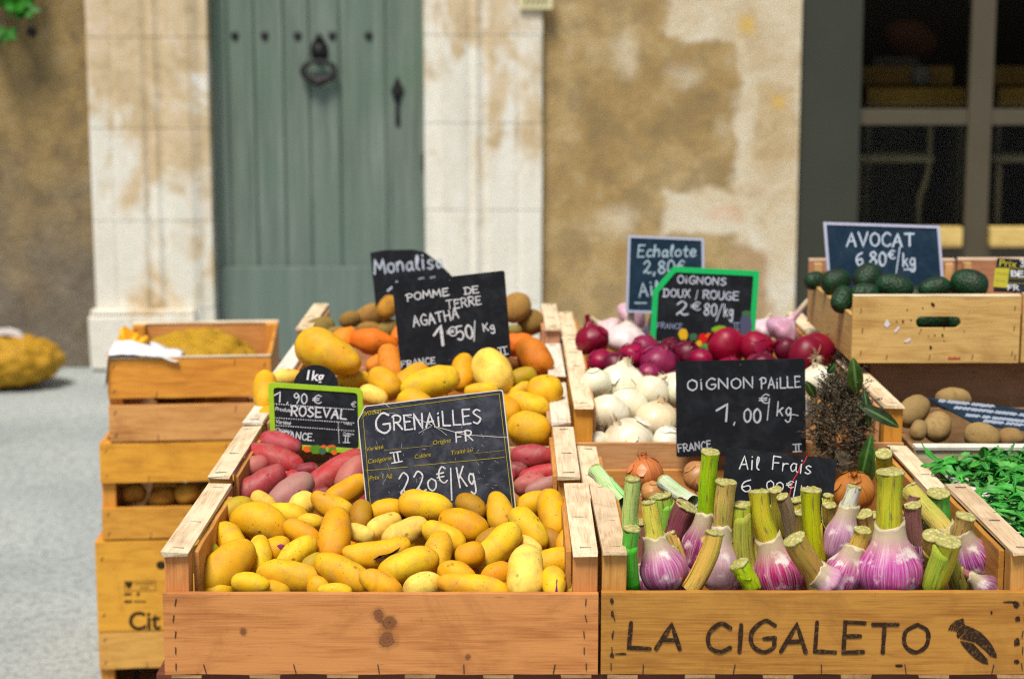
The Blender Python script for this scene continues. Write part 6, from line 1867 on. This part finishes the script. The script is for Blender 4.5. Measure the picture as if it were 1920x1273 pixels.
    ink(r, pl, [('Prix', (1872, 499), 13)], (0.46, 0.40, 0.02), ang=-2, shear=0.15, lines=[([(1870, 502), (1985, 507)], .8), ([(1892, 522), (1985, 525)], .6), ([(1890, 531), (1985, 534)], .6)])
    ink(r, pl, [('Produit', (1867, 515), 5), ('Variete', (1866, 528), 4)], (0.06, 0.055, 0.01), 'small_print', -2)
    mb = Chalk(); write(mb, pl, '3', (1913, 500), (1922, 500), 14, 3); write(mb, pl, 'BE', (1896, 518), (1920, 519), 11, 3, twice=True); write(mb, pl, 'FR', (1890, 544), (1910, 545), 10, 2.6, twice=True); chalk(r, mb)
    # 11 slate lying on the earthy potatoes
    A, B, C = at(1737, 745, 3.50), at(1832, 795, 3.27), at(1990, 775, 3.47)
    pl = Plane(B, C - A, A - B)
    r = bpy.data.objects.new('price_slate', None); put(r); r.matrix_world = pl.mat; tag(r, 'navy slate lying almost flat on the earthy potatoes', 'price sign', 'chalked price slates in the crates')
    b = MB(); b.extrude([rounded([pl.xz(1737, 745), pl.xz(2010, 778), pl.xz(2010, 816), pl.xz(1880, 800), pl.xz(1832, 795)], .004)], 0, .003); b.build('board', 'slate_blue', r, bevel=.0004)
    for (y, x0, x1, dx) in ((752, 1762, 1860, 0), (765, 1790, 2000, 12), (779, 1812, 2000, 20), (790, 1845, 1990, 20)):
        x = x0; mb = MB()
        while x < x1:
            w = random.uniform(9, 16); yy = y + (x - x0) * 0.11
            stroke(mb, pl, [(x, yy + 2), (x + w * .3, yy - 3), (x + w * .5, yy + 2.6), (x + w * .8, yy - 2), (x + w, yy + 2)], 1.1, curve=True)
            x += w + (6 if random.random() < .2 else 1)
        chalk(r, mb, 'chalk_line', (0.40, 0.46, 0.56))

def vegs(root, pl, items):
    """Printed vegetables along the lower edge of a slate."""
    C = {'o': (0.75, 0.14, 0.01), 'g': (0.10, 0.22, 0.02), 'd': (0.05, 0.13, 0.06), 'r': (0.62, 0.02, 0.015), 'y': (0.75, 0.45, 0.01), 'l': (0.25, 0.42, 0.02), 'v': (0.075, 0.075, 0.14), 'k': (0.05, 0.02, 0.03)}
    for n, (x, y, w, h, k) in enumerate(items):
        b = MB(); ring = []
        for q in range(12):
            a = q * math.pi / 6
            f = 1 + 0.25 * noise.noise(Vector((math.cos(a) * 1.5, math.sin(a) * 1.5, x)))
            ring.append(pl.xz(x + w * math.cos(a) * f, y + h * math.sin(a) * f))
        b.extrude([ring], -0.0026 - 0.0001 * n, -0.0023)
        b.build('printed_vegetable', 'ink', root, C[k], fix=False)

# ------------------------------------------------------------------ street, house, shop
YF = 9.0
def fx(px, py=200):
    return at(px, py, YF).x
def fz(py):
    return at(960, py, YF).z

def facade():
    b = MB(); b.add([(x, y, z) for y, z in ((-40, -.16), (0, -.14), (4.4, -.09), (9.0, -.035), (60, -.03)) for x in (-60, 60)], [(2 * i, 2 * i + 1, 2 * i + 3, 2 * i + 2) for i in range(4)])
    tag(b.build('pavement', 'ground', None, fix=False), 'pale grey paving of the street', None, None, 'structure')
    H = 4.6
    xl0, xl1, xr0, xr1 = fx(175, 300), fx(396, 300), fx(797, 300), fx(1016, 300)
    xw = fx(1497, 300)
    house = empty('stone_house', 'old stone house with ochre plaster and limewashed door surround', 'house', (0, YF, -.03))
    def part(nm, mb, mat, col=None, par=house, **k):
        return mb.build(nm, mat, par, col, (0, -YF, .03), **k)
    b = MB(); b.box(-7.5, xl0 + .02, YF - .02, YF + .4, -.03, H); part('wall', b, 'plaster_grey')['label'] = 'dark grey brown plaster wall'
    b = MB(); b.box(xr1 - .02, xw, YF, YF + .4, -.03, H); part('wall', b, 'plaster')['label'] = 'ochre plaster wall between door and shop'
    b = MB(); b.box(xl1 - .02, xr0 + .02, YF, YF + .4, 2.35, H); part('wall', b, 'plaster')
    # pilasters of the door surround: moulded in plan, built of stacked blocks
    def pilaster(x0, x1, joints, lab, mirror):
        w = x1 - x0
        prof = [(0, .0), (0, -.052), (.02, -.056), (.16, -.056), (.20, -.050), (.24, -.056), (.44, -.058), (.475, -.046), (.50, -.042), (.53, -.05), (.555, -.060), (.58, -.05), (.615, -.044), (.66, -.054), (.70, -.058), (.84, -.058), (.89, -.045), (.93, -.032), (1.0, -.030), (1.0, .30)]
        if mirror: prof = [(1 - a, d) for a, d in prof][::-1]
        zs = [-.03] + joints + [H - 1.9]
        b = MB()
        for i in range(len(zs) - 1):
            ring = [(x0 + a * w + random.uniform(-.002, .002), YF + d + random.uniform(-.0015, .0015)) for a, d in prof]
            b.extrude([ring], zs[i] + .0014, zs[i + 1] - .0014, 0, 'xy')
        b.box(x0 + .01, x1 - .01, YF - .024, YF + .28, -.02, H - 1.95)
        part('door_surround', b, 'lime')['label'] = lab
    pilaster(xl0, xl1, [fz(575), fz(412), fz(240), fz(70), 2.25], 'peeling limewashed jamb on the sack side', False)
    pilaster(xr0, xr1, [fz(562), fz(392), fz(230), fz(66), 2.25], 'whitened jamb on the ochre wall side', True)
    b = MB(); b.box(fx(177, 600), fx(376, 600), YF - .14, YF - .05, -.03, fz(585), 0, .006); b.box(fx(180, 600), fx(372, 600), YF - .12, YF - .05, fz(585), fz(575)); part('plinth', b, 'lime', bevel=.01)
    b = MB(); b.box(xl0, xr1, YF - .05, YF + .3, H - 1.9, H - 1.55); part('lintel', b, 'lime')
    # door
    door = bpy.data.objects.new('door', None)
    yd = YF + .10
    mb = MB()
    seams = [xl1 - .03] + [fx(q, 250) for q in (425, 476, 531, 579, 636, 723)] + [xr0 + .03]
    for i in range(7):
        mb.box(seams[i] + .006, seams[i + 1] - .006, yd, yd + .04, -.02, 2.35, 0, .0015)
    mb.box(xl1 - .02, xr0 + .02, yd + .012, yd + .06, -.02, 2.35)
    d = mb.build('door', 'door', house, None, (0, -YF, .03), bevel=.005); d['label'] = 'grey green plank door with iron studs'
    mb = MB(); mb.box(xl1 - .02, xr0 + .02, yd - .022, yd - .0005, -.02, fz(504)); mb.box(xl1 - .02, fx(408, 250), yd - .018, yd - .0005, fz(504) + .002, 2.35); mb.build('door_rail', 'door', d, bevel=.004)
    zc = fz(67)
    for q in (399, 440, 496, 558, 623, 691):
        x = at(q, 67, yd).x
        for k in range(1):
            vs, fs, fl = lathe([(0, .021), (-.008, .018), (-.014, .010), (-.017, .001)], 12)
            mb = MB(); mb.add([(x + v[1], yd + v[0], zc + v[2]) for v in vs], fs); mb.build('stud', 'iron', d)
    c = at(599, 120, yd)
    mb = MB()
    vs, fs, fl = lathe([(0, .05), (-.012, .048), (-.02, .03), (-.034, .024), (-.05, .001)], 16); cc = at(599, 96, yd)
    mb.add([(cc.x + v[1] * .9, yd + v[0], cc.z + v[2] * 1.25) for v in vs], fs)
    mb.tube([(cc.x, yd - .01, cc.z + .05), (cc.x, yd - .012, cc.z + .075), (cc.x, yd - .01, cc.z + .085)], [.022, .016, .004], 10)
    c = at(599, 133, yd)
    ring = [(c.x + .078 * math.cos(a), yd - .035, c.z + .048 * math.sin(a)) for a in [2 * math.pi * k / 28 for k in range(29)]]
    mb.tube(ring, [.010 + .010 * (1 + math.sin(2 * math.pi * k / 28 + math.pi)) * .5 for k in range(29)], 8)
    mb.tube([(c.x - .03, yd - .038, c.z - .052), (c.x, yd - .042, c.z - .058), (c.x + .03, yd - .038, c.z - .052)], [.014, .024, .014], 10)
    mb.build('knocker', 'iron', d, smooth=True)
    mb = MB()
    q = lambda x, y: (at(x, y, yd).x, at(x, y, yd).z)
    mb.extrude([[q(745, 143), (q(752, 158)), q(758, 170), q(752, 186), q(749, 196), q(751, 236), q(741, 236), q(742, 196), q(738, 186), q(733, 170), q(739, 158)]], yd - .008, yd - .0005)
    mb.tube([(q(745, 172)[0], yd - .008, q(745, 172)[1]), (q(745, 172)[0], yd - .03, q(745, 172)[1])], [.012, .016], 10)
    mb.build('lock_plate', 'iron', d, bevel=.002)
    mb = MB(); mb.box(q(791, 300)[0], q(806, 300)[0], yd - .02, yd - .001, q(798, 318)[1], q(798, 288)[1]); mb.build('latch', 'iron', d, bevel=.003)
    # number plate at the top of the frame, and the hole with a nail in the left wall
    mb = MB(); mb.box(fx(974, 5), fx(1036, 5), YF - .078, YF - .063, fz(19), fz(-34)); npl = part('number_plate', mb, 'paper', (0.66, 0.60, 0.38), bevel=.003)
    mb = MB()
    for i in range(5):
        x = fx(984 + i * 9, 5); mb.box(x, x + .006, YF - .0795, YF - .0785, fz(12), fz(-14)); mb.box(x, x + .014, YF - .0795, YF - .0785, fz(3) - .003, fz(3) + .003)
    mb.build('plate_marks', 'matt', npl, (0.16, 0.14, 0.08))
    mb = MB(); c = at(60, 61, YF - .02); mb.tube([(c.x, YF - .045, c.z), (c.x, YF + .0, c.z)], [.022, .026], 10); part('rusty_bolt', mb, 'iron')
    # ---- shop front
    shop = empty('shop_facade', 'dark grey green glazed shop front beside the ochre wall', 'shop front', (fx(1700), YF, -.03))
    off = (-shop.location.x, -YF, .03)
    SG = (0.046, 0.047, 0.035); BR = (0.092, 0.076, 0.052)
    x0, x1, x2, x3 = xw + .004, fx(1616, 200), fx(1822, 200), fx(1866, 200)
    def sp(nm, bx, mat='shop', col=SG, par=shop, bev=.004):
        b = MB()
        for q in bx: b.box(*q)
        return b.build(nm, mat, par, col, off if par is shop else None, bevel=bev)
    sp('side_panel', [(x0, x1, YF + .03, YF + .12, -.03, 2.9)])
    for xa, xb in ((x2, x3), (x3 + (x2 - x1), x3 + (x2 - x1) + .12)):
        sp('mullion', [(xa, xb, YF + .05, YF + .14, -.03, 2.9)], col=BR)
    xe = x3 + (x2 - x1)
    for xa, xb in ((x1, x2), (x3, xe)):
        sp('transom', [(xa + .001, xb - .001, YF + .06, YF + .12, fz(236), fz(206))], col=BR)
        sp('stall_riser', [(xa + .001, xb - .001, YF + .05, YF + .13, -.03, fz(462))], col=BR)
        for za, zb in ((fz(462), fz(236)), (fz(206), 2.9)):
            sp('pane', [(xa + .002, xb - .002, YF + .085, YF + .091, za + .002, zb - .002)], 'glass', bev=0)
    sp('fascia', [(x0, xe + .12, YF + .02, YF + .16, 2.9, H)])
    sp('side_pier', [(xe + .121, xe + 3, YF, YF + .4, -.03, H)], 'plaster', None)
    # room behind the glass
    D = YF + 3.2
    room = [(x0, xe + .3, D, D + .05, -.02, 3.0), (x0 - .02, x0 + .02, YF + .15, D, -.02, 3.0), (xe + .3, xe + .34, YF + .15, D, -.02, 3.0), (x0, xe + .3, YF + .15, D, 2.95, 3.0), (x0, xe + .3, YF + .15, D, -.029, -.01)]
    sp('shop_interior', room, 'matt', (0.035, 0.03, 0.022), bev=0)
    def thing(nm, lab, cat, boxes, col, mat='woodx'):
        t = empty(nm, lab, cat, (boxes[0][0][0], boxes[0][0][2], boxes[0][0][4]))
        for i, (q, pn) in enumerate(zip([b_[0] for b_ in boxes], [b_[1] for b_ in boxes])):
            b = MB(); b.box(*q); b.build(pn, mat, t, boxes[i][2] if len(boxes[i]) > 2 else col, tuple(-c for c in t.location), bevel=.004)
        return t
    ys = YF + .30
    def sz(y, Y=ys): return at(960, y, Y).z
    def sx(x, Y=ys): return at(x, 200, Y).x
    YL = (0.20, 0.12, 0.022)
    for xa, xb, lab in ((1626, 1812, 'yellow wooden shelf seen through the upper shop pane beside the side panel'), (1872, 2040, 'yellow wooden shelf seen through the upper shop pane at the frame edge')):
        thing('wooden_shelf', lab, 'shelf', [((sx(xa), sx(xb), ys, ys + .3, sz(200), sz(166)), 'front_board', YL), ((sx(xa), sx(xb), ys + .31, ys + .34, sz(162), sz(126)), 'back_board', (0.16, 0.09, 0.018)), ((sx(xa) , sx(xa) + .03, ys + .02, ys + .3, -.01, sz(204)), 'leg', (0.05, 0.04, 0.025)), ((sx(xb) - .03, sx(xb), ys + .02, ys + .3, -.01, sz(204)), 'leg', (0.05, 0.04, 0.025))], YL)
    t = tuber('paper_parcel', .15, .10, 3, 0, 0, .12, 0, 'matt', (0.055, 0.014, 0.005), place(frame_for(-10), at(1706, 70, ys + .5))); tag(t, 'dim red orange parcel above the yellow shop shelf', 'parcel')
    t.location.z = at(1706, 75, ys + .2).z
    thing('display_stand', 'dark stand under the red orange parcel', 'stand', [((sx(1660), sx(1750), ys + .36, ys + .6, -.01, t.location.z - .09), 'stand_body', (0.06, 0.05, 0.04))], (0.06, .05, .04), 'matt')
    t = tuber('tin_box', .06, .055, 8, 0, 0, .05, 0, 'matt', (0.10, 0.10, 0.085), place(frame_for(90), at(1726, 148, ys + .15))); tag(t, 'grey round tin standing on the yellow shop shelf', 'tin'); t.location.z = sz(166) + .055
    for xa, xb, lab in ((1600, 1755, 'slim dark bench with curved leg behind the lower shop pane'), (1866, 2000, 'slim dark bench behind the lower pane at the frame edge')):
        yb = YF + .22
        t = thing('bench', lab, 'bench', [((sx(xa, yb), sx(xb, yb), yb, yb + .35, sz(305, yb), sz(292, yb)), 'seat', (0.26, 0.22, 0.14)), ((sx(xa, yb) + .02, sx(xa, yb) + .05, yb, yb + .04, -.01, sz(306, yb)), 'leg')], (0.2, .17, .11), 'matt')
        b = MB(); xx, z1 = sx(xb, yb) - .02, sz(306, yb)
        b.tube(catmull([Vector((xx, yb + .02, sz(236, yb))), Vector((xx, yb + .02, z1)), Vector((xx - .02, yb + .02, z1 - .12)), Vector((xx - .045, yb + .02, z1 - .25)), Vector((xx - .03, yb + .02, .0))], 5), .016, 8)
        b.build('curved_leg', 'matt', t, (0.2, .17, .11), tuple(-c for c in t.location), smooth=True)
    for xa, xb, lab in ((1622, 1815, 'pale yellow board standing in for a band of light below the first lower pane'), (1868, 2030, 'pale yellow board standing in for a band of light at the frame edge')):
        yb = YF + .005  # added board: its pale yellow imitates a bright band of light in the glass
        thing('light_band_board', lab, 'added board', [((sx(xa, yb), sx(xb, yb), yb, yb + .075, fz(461), sz(427, yb)), 'board', (0.70, 0.53, 0.22)), ((sx(xa, yb), sx(xb, yb), yb - .01, yb + .045, fz(464), fz(461) - .001), 'ledge', (0.4, 0.3, 0.15))], YL)
    # vine on the grey brown wall
    v = empty('climbing_vine', 'green vine leaves hanging at the top of the grey brown wall', 'vine', at(20, 60, YF - .06))
    rnd = random.Random(2); mb = MB(); ms = MB()
    o = v.location
    ms.tube(catmull([Vector((-.5, 0, .9)), Vector((-.25, -.02, .5)), Vector((-.1, -.05, .2)), Vector((0, -.06, 0))], 5), .006, 6)
    for i in range(46):
        px, py = rnd.uniform(-110, 66), rnd.uniform(-180, 84)
        if px > 30 and py > 60 or (px < 10 and py > 78): continue
        c = at(px, py, YF - .07 - rnd.random() * .12) - o
        L = rnd.uniform(.07, .12); a0 = rnd.uniform(0, 6.28); n = Vector((rnd.gauss(0, .4), -1, rnd.gauss(.3, .4))).normalized()
        s = n.cross(Vector((0, 0, 1))).normalized(); u = s.cross(n)
        ring = []
        for q in range(20):
            a = a0 + q * math.pi / 10
            rr = L * .5 * (1 + .28 * math.cos(5 * (a - a0)) + .06 * math.cos(15 * a))
            ring.append(c + s * (rr * math.cos(a)) + u * (rr * math.sin(a)) + n * (.012 * math.cos(3 * a)))
        mb.add(ring + [c - n * .006], [(q, (q + 1) % 20, 20) for q in range(20)])
    ms.build('stem', 'herb', v); mb.build('foliage', 'leaf', v, (0.022, 0.135, 0.014), smooth=True, fix=False)

def table():
    t = empty('trestle_table', 'dark trestle table carrying all the crates', 'table', (0.42, 3.4, -.10))
    off = (-.42, -3.4, .10)
    b = MB(); b.box(-.5, 1.36, 2.44, 4.5, .655, .684); b.build('table_top', 'woodx', t, (0.16, 0.055, 0.03), off, bevel=.003)
    for x in (-.42, .42, 1.28):
        for y in (2.56, 4.38):
            b = MB(); b.box(x - .03, x + .03, y - .03, y + .03, -.112 if y < 3 else -.091, .655); b.build('leg', 'woodz', t, (0.14, .06, .03), off, bevel=.003)
    b = MB()
    for y in (2.56, 4.38): b.box(-.385, 1.245, y - .012, y + .012, .58, .65)
    b.build('apron', 'woodx', t, (0.14, .06, .03), off)

def light_and_camera():
    w = bpy.data.worlds.new('World'); SC.world = w; w.use_nodes = True
    nt = w.node_tree
    sky = nt.nodes.new('ShaderNodeTexSky'); sky.sky_type = 'NISHITA'; sky.sun_disc = False
    el, az = R(62), R(202)          # compass angle of the sun: behind the customer, a little to his left
    sky.sun_elevation = el; sky.sun_rotation = az; sky.air_density = 1.0; sky.dust_density = 2.2; sky.ozone_density = 1.0
    bg = nt.nodes['Background']; nt.links.new(sky.outputs[0], bg.inputs[0]); bg.inputs[1].default_value = 0.08
    sd = bpy.data.lights.new('sun', 'SUN'); sd.energy = 3.5; sd.angle = R(18); sd.color = (1.0, 0.94, 0.82)
    so = bpy.data.objects.new('sun', sd); COL.objects.link(so)
    d = Vector((math.sin(az) * math.cos(el), math.cos(az) * math.cos(el), math.sin(el)))
    so.rotation_euler = d.to_track_quat('Z', 'Y').to_euler(); so.location = (-2, -3, 8)
    cd = bpy.data.cameras.new('camera'); co = bpy.data.objects.new('camera', cd); COL.objects.link(co)
    cd.sensor_width = 36; cd.lens = F / 1920 * 36; cd.clip_end = 300; cd.clip_start = 0.05
    co.location = CAM; co.rotation_euler = (R(90) - PITCH, 0, 0)
    cd.dof.use_dof = True; cd.dof.focus_distance = 2.72; cd.dof.aperture_fstop = 4.3; cd.dof.aperture_blades = 9
    SC.camera = co
    vs = SC.view_settings; vs.view_transform = 'Standard'; vs.look = 'None'; vs.gamma = 1; vs.exposure = 0.3
    SC.render.engine = 'CYCLES'
    SC.cycles.use_denoising = False
    SC.cycles.filter_width = 1.15
    SC.cycles.max_bounces = 8; SC.cycles.transparent_max_bounces = 8
    SC.cycles.caustics_reflective = False; SC.cycles.caustics_refractive = False

mk_materials()
crates()
table()
fill_grenailles(); fill_roseval(); fill_agatha(); fill_onions(); fill_garlic(); fill_side(); herbs_and_leaves()
slates()
facade()
light_and_camera()
